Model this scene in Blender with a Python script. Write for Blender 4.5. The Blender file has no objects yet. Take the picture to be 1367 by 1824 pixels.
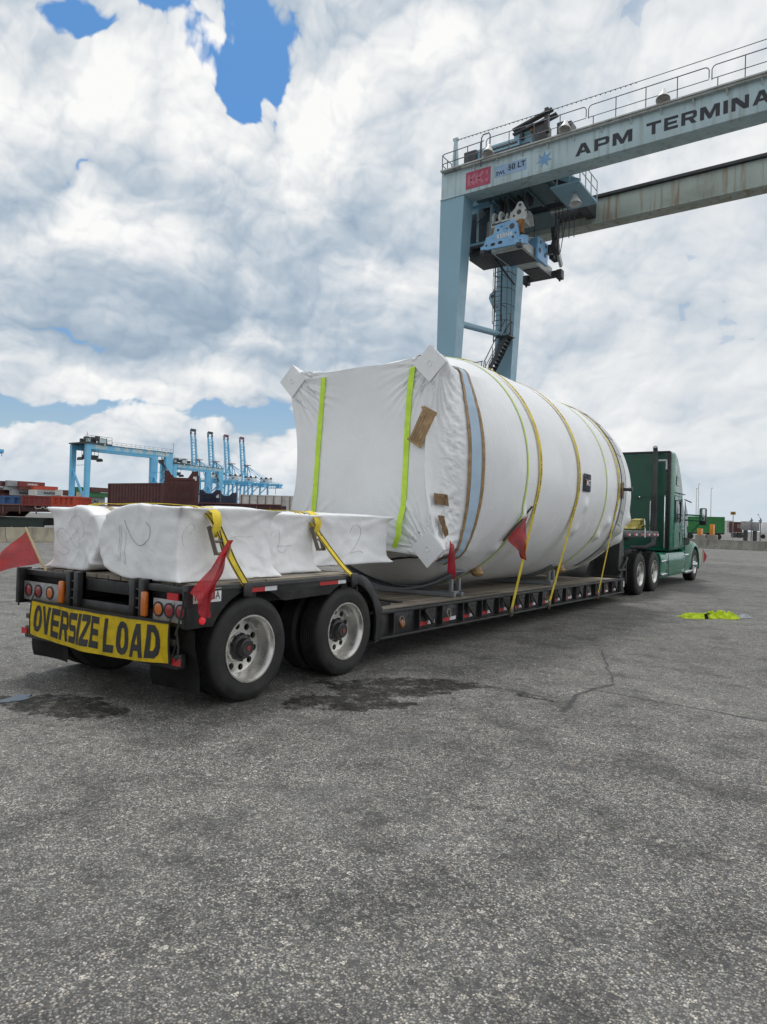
import bpy, bmesh, math, random
import numpy as np
from mathutils import Vector, Matrix, noise as mnoise

R_ = math.radians
random.seed(7)
C = bpy.context.scene.collection

# ------------------------------------------------------------------ camera
CAM_F, CAM_YAW, CAM_PITCH, CAM_ROLL = 1237.55, R_(34.8845), R_(0.7832), R_(1.5382)
CAM_C = Vector((5.8044, -3.7453, 1.6423))
_F = Vector((-math.sin(CAM_YAW) * math.cos(CAM_PITCH), math.cos(CAM_YAW) * math.cos(CAM_PITCH), math.sin(CAM_PITCH)))
_R0 = Vector((math.cos(CAM_YAW), math.sin(CAM_YAW), 0))
_U0 = _R0.cross(_F)
_R = _R0 * math.cos(CAM_ROLL) + _U0 * math.sin(CAM_ROLL)
_U = _U0 * math.cos(CAM_ROLL) - _R0 * math.sin(CAM_ROLL)


def camera():
    cd = bpy.data.cameras.new('camera')
    cd.sensor_fit = 'VERTICAL'
    cd.sensor_height = 24.0
    cd.sensor_width = 24.0
    cd.lens = CAM_F / 1824 * 24.0
    cd.clip_start = 0.05
    cd.clip_end = 6000
    co = bpy.data.objects.new('camera', cd)
    C.objects.link(co)
    co.matrix_world = Matrix(((_R.x, _U.x, -_F.x, CAM_C.x), (_R.y, _U.y, -_F.y, CAM_C.y),
                              (_R.z, _U.z, -_F.z, CAM_C.z), (0, 0, 0, 1)))
    bpy.context.scene.camera = co


camera()


def ray(u, v):
    return _F + _R * ((u - 683.5) / CAM_F) - _U * ((v - 912) / CAM_F)


def pix(u, v, depth):
    """measured photo point -> a point of the place at that distance along the view"""
    return CAM_C + ray(u, v) * depth


# ------------------------------------------------------------------ node helper
class NT:
    def __init__(self, tree):
        self.t = tree
        self.n = tree.nodes
        self.l = tree.links

    def node(self, typ, **kw):
        nd = self.n.new(typ)
        for k, v in kw.items():
            setattr(nd, k, v)
        return nd

    def set(self, sock, val):
        if val is None:
            return
        if isinstance(val, bpy.types.NodeSocket):
            self.l.new(val, sock)
        else:
            if sock.type == 'RGBA' and not isinstance(val, (int, float)) and len(val) == 3:
                val = (*val, 1)
            if sock.type == 'VECTOR' and isinstance(val, (int, float)):
                val = (val, val, val)
            sock.default_value = val

    def math(self, op, a, b=None, c=None, clamp=False):
        nd = self.node('ShaderNodeMath', operation=op, use_clamp=clamp)
        for i, v in enumerate((a, b, c)):
            if v is not None:
                self.set(nd.inputs[i], v)
        return nd.outputs[0]

    def vmath(self, op, a, b=None, out=0):
        nd = self.node('ShaderNodeVectorMath', operation=op)
        self.set(nd.inputs[0], a)
        if b is not None:
            self.set(nd.inputs[3] if op == 'SCALE' else nd.inputs[1], b)
        return nd.outputs['Value'] if op in ('LENGTH', 'DOT_PRODUCT', 'DISTANCE') else nd.outputs[out]

    dims = '3D'

    def noise(self, vec, scale, detail=2, rough=.5, out='Fac', dist=0.0):
        nd = self.node('ShaderNodeTexNoise', noise_dimensions=self.dims)
        self.set(nd.inputs['Vector'], vec)
        nd.inputs['Scale'].default_value = scale
        nd.inputs['Detail'].default_value = detail
        nd.inputs['Roughness'].default_value = rough
        nd.inputs['Distortion'].default_value = dist
        return nd.outputs[out]

    def vor(self, vec, scale, feature='F1', out='Distance', rnd=1.0, **kw):
        nd = self.node('ShaderNodeTexVoronoi', feature=feature, voronoi_dimensions=self.dims)
        self.set(nd.inputs['Vector'], vec)
        nd.inputs['Scale'].default_value = scale
        nd.inputs['Randomness'].default_value = rnd
        for k, v in kw.items():
            nd.inputs[k.capitalize()].default_value = v
        return nd.outputs[out]

    def ramp(self, fac, stops, interp='LINEAR'):
        nd = self.node('ShaderNodeValToRGB')
        cr = nd.color_ramp
        cr.interpolation = interp
        while len(cr.elements) < len(stops):
            cr.elements.new(0.5)
        for e, (p, c) in zip(cr.elements, stops):
            e.position = p
            e.color = (c, c, c, 1) if isinstance(c, (int, float)) else (*c, 1)
        self.set(nd.inputs[0], fac)
        return nd.outputs[0]

    def sstep(self, v, a, b, o0=0.0, o1=1.0):
        nd = self.node('ShaderNodeMapRange', interpolation_type='SMOOTHSTEP')
        self.set(nd.inputs[0], v)
        nd.inputs[1].default_value = a
        nd.inputs[2].default_value = b
        nd.inputs[3].default_value = o0
        nd.inputs[4].default_value = o1
        return nd.outputs[0]

    def mix(self, fac, a, b, blend='MIX'):
        nd = self.node('ShaderNodeMix', data_type='RGBA', blend_type=blend)
        self.set(nd.inputs[0], fac)
        self.set(nd.inputs[6], a)
        self.set(nd.inputs[7], b)
        return nd.outputs[2]

    def xyz(self, x=0.0, y=0.0, z=0.0):
        nd = self.node('ShaderNodeCombineXYZ')
        for i, v in enumerate((x, y, z)):
            self.set(nd.inputs[i], v)
        return nd.outputs[0]

    def sep(self, v):
        nd = self.node('ShaderNodeSeparateXYZ')
        self.set(nd.inputs[0], v)
        return nd.outputs

    def mapping(self, v, loc=(0, 0, 0), rot=(0, 0, 0), scale=(1, 1, 1)):
        nd = self.node('ShaderNodeMapping')
        self.set(nd.inputs[0], v)
        nd.inputs[1].default_value = loc
        nd.inputs[2].default_value = rot
        nd.inputs[3].default_value = scale
        return nd.outputs[0]


# ------------------------------------------------------------------ sky, sun, exposure
SUN_DIR = Vector((-0.32, 0.30, 0.90)).normalized()
SKY_ELEV = math.asin(SUN_DIR.z)
SKY_ROT = math.atan2(SUN_DIR.x, SUN_DIR.y)


def sky_ae(u, v):
    """azimuth from the view axis and elevation of a photo point"""
    d = ray(u, v).normalized()
    x = d.x * math.cos(CAM_YAW) + d.y * math.sin(CAM_YAW)
    y = -d.x * math.sin(CAM_YAW) + d.y * math.cos(CAM_YAW)
    return math.atan2(x, y), math.asin(d.z)


def world():
    w = bpy.data.worlds.new('World')
    bpy.context.scene.world = w
    w.use_nodes = True
    T = NT(w.node_tree)
    T.n.clear()
    T.dims = '2D'
    gen = T.node('ShaderNodeTexCoord').outputs['Generated']
    rot = T.mapping(gen, rot=(0, 0, -CAM_YAW))
    x, y, z = T.sep(rot)
    az = T.math('ARCTAN2', x, y)
    el = T.math('ARCSINE', T.math('MINIMUM', T.math('MAXIMUM', z, -1.0), 1.0))
    # clouds get flatter and smaller towards the horizon
    ev = T.math('POWER', T.math('MAXIMUM', el, 0.0), 0.8)
    P = T.xyz(az, T.math('MULTIPLY', ev, 1.25), 0.0)
    w1 = T.noise(P, 3.0, 3, .5, 'Color')
    w2 = T.noise(P, 13.0, 3, .5, 'Color')
    Pw = T.vmath('ADD', P, T.vmath('SCALE', T.vmath('SUBTRACT', w1, (.5, .5, .5)), 0.10))
    Pw = T.vmath('ADD', Pw, T.vmath('SCALE', T.vmath('SUBTRACT', w2, (.5, .5, .5)), 0.035))

    def height(vec):
        """heaped puffs of four sizes"""
        h = None
        for sc_, wt, ox in ((5.0, .42, 0.0), (10.5, .32, 3.3), (26.0, .15, 7.1), (58.0, .07, 1.7), (125.0, .03, 4.9)):
            d = T.vor(T.vmath('ADD', vec, (ox, ox * .7, 0)), sc_, 'F1')
            k = T.math('MULTIPLY', T.math('SUBTRACT', 1.0, T.math('MULTIPLY', d, d)), wt)
            h = k if h is None else T.math('ADD', h, k)
        return h

    H0 = height(Pw)
    relief = T.math('SUBTRACT', H0, height(T.vmath('ADD', Pw, (-.004, .011, 0.0))))
    relief2 = T.math('SUBTRACT', H0, height(T.vmath('ADD', Pw, (-.02, .055, 0.0))))

    def blob(u, v, ru, rv, tilt=0.0, soft=1.0):
        a0, e0 = sky_ae(u, v)
        q = T.mapping(T.xyz(az, el, 0.0), loc=(0, 0, 0))
        q = T.vmath('SUBTRACT', T.xyz(az, el, 0.0), (a0, e0, 0))
        q = T.vmath('ADD', q, T.vmath('MULTIPLY', T.vmath('SUBTRACT', w1, (.5, .5, .5)), (.12, .12, 0)))
        q = T.mapping(q, rot=(0, 0, tilt))
        q = T.vmath('MULTIPLY', q, (CAM_F / ru, CAM_F / rv, 0))
        return T.sstep(T.vmath('LENGTH', q), soft, 0.0)

    def total(items):
        s = None
        for (k, *b) in items:
            v = T.math('MULTIPLY', blob(*b), k)
            s = v if s is None else T.math('ADD', s, v)
        return s

    n0 = T.noise(Pw, 5.0, 8, .58)
    holes = total([(2.2, 375, 112, 170, 78, 0.30), (2.0, 470, 75, 66, 78, 0.0), (1.8, 410, 168, 62, 62), (1.8, 92, 4, 110, 40, 0.2), (1.5, 245, 6, 70, 36), (2.6, 50, 750, 330, 40),
                   (2.2, 330, 742, 350, 32), (.9, 560, 700, 200, 34), (1.0, 1150, 480, 180, 56), (1.2, 1330, 790, 220, 56), (1.2, 1330, 880, 220, 56),
                   (1.1, 0, 335, 70, 44), (1.4, 212, 112, 34, 46), (.8, 1290, 240, 160, 60)])
    solid = total([(.5, 230, 320, 330, 230), (.6, 700, 200, 300, 260), (.8, 350, 520, 500, 180), (1.2, 800, 400, 200, 200), (.8, 400, 420, 250, 120), (.5, 580, 170, 60, 120), (.7, 380, 40, 60, 60), (.4, 1000, 120, 500, 260), (.7, 330, 45, 80, 44), (.6, 150, 90, 90, 50), (1.0, 458, 165, 26, 34), (.8, 455, 50, 22, 18)])
    cov = T.math('ADD', T.math('SUBTRACT', T.math('ADD', 2.3, solid), holes),
                 T.math('ADD', T.math('MULTIPLY', T.math('SUBTRACT', n0, .5), 2.2), T.math('MULTIPLY', T.math('SUBTRACT', H0, .83), 6.5)))
    alpha = T.math('MAXIMUM', T.sstep(cov, .20, .72), T.sstep(az, .0, .30, 0.0, .80))
    # what the thickness of the cloud lets through
    dark = total([(.36, 330, 555, 480, 120), (.30, 130, 645, 360, 60), (.24, 580, 500, 220, 160), (.30, 540, 645, 320, 46), (.14, 40, 450, 200, 110), (.14, 650, 320, 150, 130), (.13, 930, 120, 100, 120),
                  (.12, 420, 390, 180, 80), (.09, 1120, 600, 200, 60), (.05, 1200, 250, 300, 160), (.12, 1290, 725, 220, 24), (.08, 90, 230, 100, 80), (.10, 800, 560, 160, 50), (.08, 560, 90, 60, 60)])
    lite = total([(.18, 170, 170, 200, 110), (.18, 350, 220, 120, 120), (.18, 590, 180, 140, 170), (.20, 230, 425, 190, 50), (.13, 800, 90, 140, 100), (.22, 1120, 640, 90, 66), (.14, 420, 690, 260, 22), (.14, 560, 330, 110, 80),
                  (.12, 1010, 60, 100, 90), (.10, 850, 330, 120, 160), (.22, 1120, 765, 120, 56), (.14, 340, 40, 90, 60), (.14, 1300, 120, 260, 200)])
    amp = T.sstep(az, .50, -.10, .55, 1.15)
    lum = T.math('ADD', T.math('SUBTRACT', T.math('ADD', .70, lite), dark),
                 T.math('MULTIPLY', amp, T.math('ADD', T.math('MULTIPLY', relief, .72), T.math('MULTIPLY', relief2, .85))))
    lum = T.math('ADD', lum, T.math('MULTIPLY', T.math('SUBTRACT', n0, .5), .16))
    # unseen clouds right of and behind the camera, brightened to light the wrap
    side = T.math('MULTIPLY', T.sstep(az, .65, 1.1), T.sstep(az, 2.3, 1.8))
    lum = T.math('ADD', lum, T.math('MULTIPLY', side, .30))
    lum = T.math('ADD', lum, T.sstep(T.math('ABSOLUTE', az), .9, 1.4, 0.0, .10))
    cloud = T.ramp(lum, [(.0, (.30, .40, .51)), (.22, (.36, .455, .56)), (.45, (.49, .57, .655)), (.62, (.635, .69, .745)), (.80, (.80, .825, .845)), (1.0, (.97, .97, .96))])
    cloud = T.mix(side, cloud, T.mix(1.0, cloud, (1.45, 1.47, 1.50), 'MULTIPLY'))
    sky = T.node('ShaderNodeTexSky', sky_type='NISHITA', sun_disc=False, sun_elevation=SKY_ELEV, sun_rotation=SKY_ROT)
    sky.air_density, sky.dust_density, sky.ozone_density = 1.0, .6, 2.0
    blue = T.mix(1.0, sky.outputs[0], T.mix(T.sstep(el, .10, .40), (.92, .98, 1.02), (.58, 1.04, 1.36)), 'MULTIPLY')
    bgs = T.node('ShaderNodeBackground')
    T.set(bgs.inputs[0], blue)
    bgs.inputs[1].default_value = SKY_STRENGTH
    # thin veil close to the horizon
    veil = T.math('MULTIPLY', T.sstep(el, .12, .01), .74)
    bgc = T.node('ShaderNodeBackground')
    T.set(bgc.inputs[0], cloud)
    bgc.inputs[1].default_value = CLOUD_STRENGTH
    bgh = T.node('ShaderNodeBackground')
    bgh.inputs[0].default_value = (.57, .66, .745, 1)
    bgh.inputs[1].default_value = CLOUD_STRENGTH
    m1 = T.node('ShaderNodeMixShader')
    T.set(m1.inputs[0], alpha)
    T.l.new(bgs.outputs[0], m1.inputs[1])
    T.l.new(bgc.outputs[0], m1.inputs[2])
    m2 = T.node('ShaderNodeMixShader')
    T.set(m2.inputs[0], veil)
    T.l.new(m1.outputs[0], m2.inputs[1])
    T.l.new(bgh.outputs[0], m2.inputs[2])
    o = T.node('ShaderNodeOutputWorld')
    T.l.new(m2.outputs[0], o.inputs[0])
    w.cycles.sampling_method = 'MANUAL'
    w.cycles.sample_map_resolution = 512


SKY_STRENGTH, CLOUD_STRENGTH = 0.085, 1.0
world()


def sun():
    ld = bpy.data.lights.new('sun', 'SUN')
    ld.energy = 1.7
    ld.angle = R_(12)
    ld.color = (1.0, .98, .95)
    lo = bpy.data.objects.new('sun', ld)
    C.objects.link(lo)
    lo.rotation_euler = (-SUN_DIR).to_track_quat('-Z', 'Y').to_euler()
    lo.location = (0, 0, 60)


sun()
sc = bpy.context.scene
sc.view_settings.view_transform = 'Standard'
sc.view_settings.look = 'None'
sc.view_settings.exposure = 0.0
sc.view_settings.gamma = 1.0
sc.cycles.use_denoising = True
sc.cycles.max_bounces = 6
sc.cycles.transparent_max_bounces = 12


# ------------------------------------------------------------------ mesh helpers
class MB:
    """collects shapes in place coordinates; build() links them as one mesh object"""

    def __init__(self):
        self.bm = bmesh.new()

    def box(self, cx, cy, cz, sx, sy, sz, rot=None, bev=0.0):
        m = Matrix.Translation((cx, cy, cz))
        if rot is not None:
            m = m @ (rot if isinstance(rot, Matrix) else Matrix.Rotation(rot, 4, 'Z'))
        m = m @ Matrix.Diagonal((sx, sy, sz, 1))
        g = bmesh.ops.create_cube(self.bm, size=1.0, matrix=m)
        if bev > 0:
            es = list({e for v in g['verts'] for e in v.link_edges})
            bmesh.ops.bevel(self.bm, geom=es, offset=bev, segments=2, affect='EDGES', profile=.5)
        return self

    def bar(self, p0, p1, w, h, up=(0, 0, 1), bev=0.0):
        p0, p1 = Vector(p0), Vector(p1)
        d = p1 - p0
        L = d.length
        if L < 1e-6:
            return self
        y = d / L
        up = Vector(up)
        if abs(y.dot(up)) > .99:
            up = Vector((1, 0, 0))
        x = y.cross(up).normalized()
        z = x.cross(y)
        c = (p0 + p1) / 2
        m = Matrix(((x.x, y.x, z.x, 0), (x.y, y.y, z.y, 0), (x.z, y.z, z.z, 0), (0, 0, 0, 1)))
        return self.box(c.x, c.y, c.z, w, L, h, rot=m, bev=bev)

    def cyl(self, p0, p1, r0, r1=None, seg=16, caps=True):
        p0, p1 = Vector(p0), Vector(p1)
        r1 = r0 if r1 is None else r1
        d = p1 - p0
        q = d.to_track_quat('Z', 'Y').to_matrix().to_4x4()
        m = Matrix.Translation((p0 + p1) / 2) @ q
        bmesh.ops.create_cone(self.bm, cap_ends=caps, cap_tris=False, segments=seg, radius1=r0, radius2=r1, depth=d.length, matrix=m)
        return self

    def ball(self, c, r, seg=16, scale=(1, 1, 1)):
        m = Matrix.Translation(c) @ Matrix.Diagonal((*scale, 1))
        bmesh.ops.create_uvsphere(self.bm, u_segments=seg, v_segments=max(6, seg // 2), radius=r, matrix=m)
        return self

    def tube(self, pts, r, seg=8, closed=False):
        pts = [Vector(p) for p in pts]
        n = len(pts)
        rings = []
        up = None
        for i, p in enumerate(pts):
            a = pts[(i - 1) % n] if (closed or i > 0) else p
            b = pts[(i + 1) % n] if (closed or i < n - 1) else p
            t = (b - a).normalized()
            if up is None:
                up = Vector((0, 0, 1)) if abs(t.z) < .9 else Vector((1, 0, 0))
            x = t.cross(up)
            if x.length < 1e-5:
                x = t.cross(Vector((0, 1, 0)))
            x.normalize()
            up = x.cross(t)
            rings.append([self.bm.verts.new(p + (x * math.cos(k * 2 * math.pi / seg) + up * math.sin(k * 2 * math.pi / seg)) * r) for k in range(seg)])
        for i in range(n if closed else n - 1):
            A, B = rings[i], rings[(i + 1) % n]
            for k in range(seg):
                self.bm.faces.new((A[k], A[(k + 1) % seg], B[(k + 1) % seg], B[k]))
        if not closed:
            self.bm.faces.new(rings[0][::-1])
            self.bm.faces.new(rings[-1])
        return self

    def poly(self, pts, vec):
        """a flat outline pushed along vec"""
        pts = [Vector(p) for p in pts]
        vec = Vector(vec)
        a = [self.bm.verts.new(p) for p in pts]
        b = [self.bm.verts.new(p + vec) for p in pts]
        n = len(pts)
        self.bm.faces.new(a)
        self.bm.faces.new(b[::-1])
        for i in range(n):
            self.bm.faces.new((a[(i + 1) % n], a[i], b[i], b[(i + 1) % n]))
        return self

    def lathe(self, prof, origin, axis='X', seg=40):
        """profile of (radius, offset along axis)"""
        o = Vector(origin)
        ax = {'X': Vector((1, 0, 0)), 'Y': Vector((0, 1, 0)), 'Z': Vector((0, 0, 1))}[axis]
        u = Vector((0, 1, 0)) if axis != 'Y' else Vector((0, 0, 1))
        v = ax.cross(u)
        rings = []
        for r, h in prof:
            if r < 1e-6:
                rings.append([self.bm.verts.new(o + ax * h)])
            else:
                rings.append([self.bm.verts.new(o + ax * h + (u * math.cos(k * 2 * math.pi / seg) + v * math.sin(k * 2 * math.pi / seg)) * r) for k in range(seg)])
        for A, B in zip(rings, rings[1:]):
            for k in range(seg):
                k2 = (k + 1) % seg
                if len(A) == 1 and len(B) == 1:
                    continue
                if len(A) == 1:
                    self.bm.faces.new((A[0], B[k], B[k2]))
                elif len(B) == 1:
                    self.bm.faces.new((A[k], B[0], A[k2]))
                else:
                    self.bm.faces.new((A[k], B[k], B[k2], A[k2]))
        return self

    def grid(self, P, close_u=False):
        """rows of points -> a skin; P[i][j]"""
        V = [[self.bm.verts.new(p) for p in row] for row in P]
        for i in range(len(V) - 1):
            n = len(V[i])
            for j in range(n if close_u else n - 1):
                self.bm.faces.new((V[i][j], V[i][(j + 1) % n], V[i + 1][(j + 1) % n], V[i + 1][j]))
        return V

    def loft(self, rings, cap0=True, cap1=True):
        V = self.grid(rings, close_u=True)
        if cap0:
            self.bm.faces.new(V[0][::-1])
        if cap1:
            self.bm.faces.new(V[-1])
        return self

    def ribbon(self, pts, sides, w, t=.004):
        """a flat strap along pts; sides = the direction of its width at each point"""
        pts = [Vector(p) for p in pts]
        rows = []
        for i, p in enumerate(pts):
            a, b = pts[max(i - 1, 0)], pts[min(i + 1, len(pts) - 1)]
            s = Vector(sides[i] if isinstance(sides, list) else sides).normalized()
            n = (b - a).normalized().cross(s).normalized() * (t / 2)
            s = s * (w / 2)
            rows.append([p - s - n, p + s - n, p + s + n, p - s + n])
        self.loft(rows)
        return self

    def build(self, name, mat, parent=None, smooth=35, bevel=0.0):
        bm = self.bm
        if bevel > 0:
            es = [e for e in bm.edges if len(e.link_faces) == 2 and e.calc_face_angle(0) > R_(40)]
            bmesh.ops.bevel(bm, geom=es, offset=bevel, segments=2, affect='EDGES', profile=.5, clamp_overlap=True)
        bmesh.ops.recalc_face_normals(bm, faces=bm.faces[:])
        if smooth:
            lim = R_(smooth)
            for f in bm.faces:
                f.smooth = True
            for e in bm.edges:
                if len(e.link_faces) != 2 or e.calc_face_angle(0) > lim:
                    e.smooth = False
        me = bpy.data.meshes.new(name)
        root = parent
        off = Vector((0, 0, 0))
        while root is not None:
            off += root.location
            root = root.parent
        bmesh.ops.translate(bm, verts=bm.verts[:], vec=-off)
        bm.to_mesh(me)
        bm.free()
        o = bpy.data.objects.new(name, me)
        C.objects.link(o)
        if mat is not None:
            me.materials.append(mat)
        o.parent = parent
        return o


def tag(o, label=None, cat=None, group=None, kind=None):
    for k, v in (('label', label), ('category', cat), ('group', group), ('kind', kind)):
        if v:
            o[k] = v
    return o


def thing(name, loc, label, cat, group=None):
    o = bpy.data.objects.new(name, None)
    o.empty_display_size = .2
    C.objects.link(o)
    o.location = loc
    return tag(o, label, cat, group)


def settle(o):
    """puts the origin of a thing that is one mesh at its base"""
    vs = np.empty(len(o.data.vertices) * 3)
    o.data.vertices.foreach_get('co', vs)
    vs = vs.reshape(-1, 3)
    c = Vector(((vs[:, 0].min() + vs[:, 0].max()) / 2, (vs[:, 1].min() + vs[:, 1].max()) / 2, vs[:, 2].min()))
    o.data.transform(Matrix.Translation(-c))
    o.location = c
    return o


def children(o):
    return [c for c in bpy.data.objects if c.parent == o]


def copy_tree(o, kids=None, parent=None):
    if kids is None:
        kids = {}
        for c in bpy.data.objects:
            if c.parent:
                kids.setdefault(c.parent.name, []).append(c)
    c = o.copy()
    C.objects.link(c)
    c.parent = parent
    for ch in kids.get(o.name, []):
        copy_tree(ch, kids, c)
    return c


_text_cache = {}


def text_polys(s, bold=0.0, space=1.0):
    """outline letters as flat faces, cap height 1, starting at x = 0"""
    key = (s, bold, space)
    if key not in _text_cache:
        cu = bpy.data.curves.new('letters', 'FONT')
        cu.body = s
        cu.offset = bold
        cu.space_character = space
        cu.resolution_u = 4
        ob = bpy.data.objects.new('letters', cu)
        C.objects.link(ob)
        dg = bpy.context.evaluated_depsgraph_get()
        dg.update()
        me = bpy.data.meshes.new_from_object(ob.evaluated_get(dg))
        vs = [(v.co.x, v.co.y) for v in me.vertices]
        fs = [tuple(p.vertices) for p in me.polygons]
        bpy.data.objects.remove(ob)
        bpy.data.curves.remove(cu)
        bpy.data.meshes.remove(me)
        x0 = min(v[0] for v in vs)
        x1 = max(v[0] for v in vs)
        y0 = min(v[1] for v in vs)
        y1 = max(v[1] for v in vs)
        _text_cache[key] = ([((x - x0) / (x1 - x0), (y - y0) / (y1 - y0)) for x, y in vs], fs)
    return _text_cache[key]


def put_text(mb, s, fn, bold=.02, space=1.0, cuts=0):
    """letters filling the unit square, carried to their place by fn(u, v)"""
    vs, fs = text_polys(s, bold, space)
    if cuts:
        b2 = bmesh.new()
        vv = [b2.verts.new((x, y, 0)) for x, y in vs]
        for f in fs:
            try:
                b2.faces.new([vv[i] for i in f])
            except ValueError:
                pass
        bmesh.ops.triangulate(b2, faces=b2.faces[:])
        for k in range(1, cuts):
            g = b2.verts[:] + b2.edges[:] + b2.faces[:]
            bmesh.ops.bisect_plane(b2, geom=g, plane_co=(k / cuts, 0, 0), plane_no=(1, 0, 0))
        b2.verts.index_update()
        vs = [(v.co.x, v.co.y) for v in b2.verts]
        fs = [tuple(v.index for v in f.verts) for f in b2.faces]
        b2.free()
    V = [mb.bm.verts.new(fn(x, y)) for x, y in vs]
    for f in fs:
        try:
            mb.bm.faces.new([V[i] for i in f])
        except ValueError:
            pass
    return mb


GLYPH = {
    'A': (1, [[(0, 0), (.26, 0), (.5, .70), (.5, 1), (.36, 1)], [(1, 0), (.64, 1), (.5, 1), (.5, .70), (.74, 0)], [(.329, .2), (.671, .2), (.606, .39), (.394, .39)]]),
    'P': (.92, [[(0, 0), (.26, 0), (.26, 1), (0, 1)], [(.26, .79), (.76, .79), (.76, 1), (.26, 1)], [(.76, 1), (.76, .33), (.9, .37), (1, .48), (1, .86), (.9, .97)], [(.26, .33), (.76, .33), (.76, .54), (.26, .54)]]),
    'M': (1.18, [[(0, 0), (.21, 0), (.21, .60), (.42, 0), (.58, 0), (.79, .60), (.79, 0), (1, 0), (1, 1), (.72, 1), (.5, .38), (.28, 1), (0, 1)]]),
    'T': (.95, [[(.37, 0), (.63, 0), (.63, .78), (1, .78), (1, 1), (0, 1), (0, .78), (.37, .78)]]),
    'E': (.88, [[(0, 0), (1, 0), (1, .22), (.27, .22), (.27, .40), (.92, .40), (.92, .60), (.27, .60), (.27, .78), (1, .78), (1, 1), (0, 1)]]),
    'R': (.95, [[(0, 0), (.26, 0), (.26, 1), (0, 1)], [(.26, .79), (.76, .79), (.76, 1), (.26, 1)], [(.76, 1), (.76, .36), (.9, .40), (1, .50), (1, .86), (.9, .97)], [(.26, .36), (.76, .36), (.76, .56), (.26, .56)], [(.48, .36), (.76, .36), (1, 0), (.70, 0)]]),
    'I': (.27, [[(0, 0), (1, 0), (1, 1), (0, 1)]]),
    'N': (1.0, [[(0, 0), (.24, 0), (.24, .60), (.70, 0), (1, 0), (1, 1), (.76, 1), (.76, .40), (.30, 1), (0, 1)]]),
    'L': (.8, [[(0, 0), (1, 0), (1, .23), (.30, .23), (.30, 1), (0, 1)]]),
    'S': (.92, [[(0, .22), (0, 0), (.86, 0), (1, .12), (1, .48), (.86, .60), (.25, .60), (.25, .78), (.98, .78), (.98, 1), (.14, 1), (0, .88), (0, .52), (.14, .40), (.75, .40), (.75, .22)]]),
    'V': (1.0, [[(.34, 0), (.66, 0), (1, 1), (.70, 1), (.5, .34), (.30, 1), (0, 1)]]),
    'Z': (.9, [[(0, 0), (1, 0), (1, .22), (.40, .22), (1, .80), (1, 1), (0, 1), (0, .78), (.60, .78), (0, .20)]]),
    'O': (1.0, [[(.5, 0), (.5, .20), (.40, .22), (.33, .34), (.33, .66), (.40, .78), (.5, .80), (.5, 1), (.24, .95), (.06, .78), (0, .5), (.06, .22), (.24, .05)],
                [(.5, 0), (.76, .05), (.94, .22), (1, .5), (.94, .78), (.76, .95), (.5, 1), (.5, .80), (.60, .78), (.67, .66), (.67, .34), (.60, .22), (.5, .20)]]),
    'D': (.95, [[(0, 0), (.32, 0), (.32, 1), (0, 1)], [(.32, 0), (.62, 0), (.88, .14), (1, .38), (1, .62), (.88, .86), (.62, 1), (.32, 1), (.32, .78), (.52, .78), (.66, .64), (.66, .36), (.52, .22), (.32, .22)]]),
}


def put_block(mb, s, fn, gap=.16, cuts=0):
    """heavy sign lettering filling the unit square"""
    W = sum(GLYPH[c][0] for c in s) + gap * (len(s) - 1)
    b2 = bmesh.new()
    x = 0
    for c in s:
        w, polys = GLYPH[c]
        for p in polys:
            b2.faces.new([b2.verts.new(((x + px * w) / W, py, 0)) for px, py in p])
        x += w + gap
    b2.normal_update()
    bmesh.ops.triangulate(b2, faces=b2.faces[:])
    for k in range(1, cuts):
        bmesh.ops.bisect_plane(b2, geom=b2.verts[:] + b2.edges[:] + b2.faces[:], plane_co=(k / cuts, 0, 0), plane_no=(1, 0, 0))
    for k in range(1, 9 if cuts else 0):
        bmesh.ops.bisect_plane(b2, geom=b2.verts[:] + b2.edges[:] + b2.faces[:], plane_co=(0, k / 9, 0), plane_no=(0, 1, 0))
    b2.verts.index_update()
    V = [mb.bm.verts.new(fn(v.co.x, v.co.y)) for v in b2.verts]
    for f in b2.faces:
        mb.bm.faces.new([V[v.index] for v in f.verts])
    b2.free()
    return mb


def quad_fn(o, du, dv):
    o, du, dv = Vector(o), Vector(du), Vector(dv)
    return lambda u, v: o + du * u + dv * v


def smoothstep(a, b, x):
    t = np.clip((x - a) / (b - a), 0, 1)
    return t * t * (3 - 2 * t)


# ------------------------------------------------------------------ materials
def new_mat(name):
    m = bpy.data.materials.new(name)
    m.use_nodes = True
    T = NT(m.node_tree)
    T.n.clear()
    out = T.node('ShaderNodeOutputMaterial')
    b = T.node('ShaderNodeBsdfPrincipled')
    T.l.new(b.outputs[0], out.inputs[0])
    return m, T, b


def obj_co(T):
    return T.node('ShaderNodeTexCoord').outputs['Object']


def bump(T, b, h, strength=.3, dist=.01):
    nd = T.node('ShaderNodeBump')
    nd.inputs['Strength'].default_value = strength
    nd.inputs['Distance'].default_value = dist
    T.set(nd.inputs['Height'], h)
    T.l.new(nd.outputs[0], b.inputs['Normal'])


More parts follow.
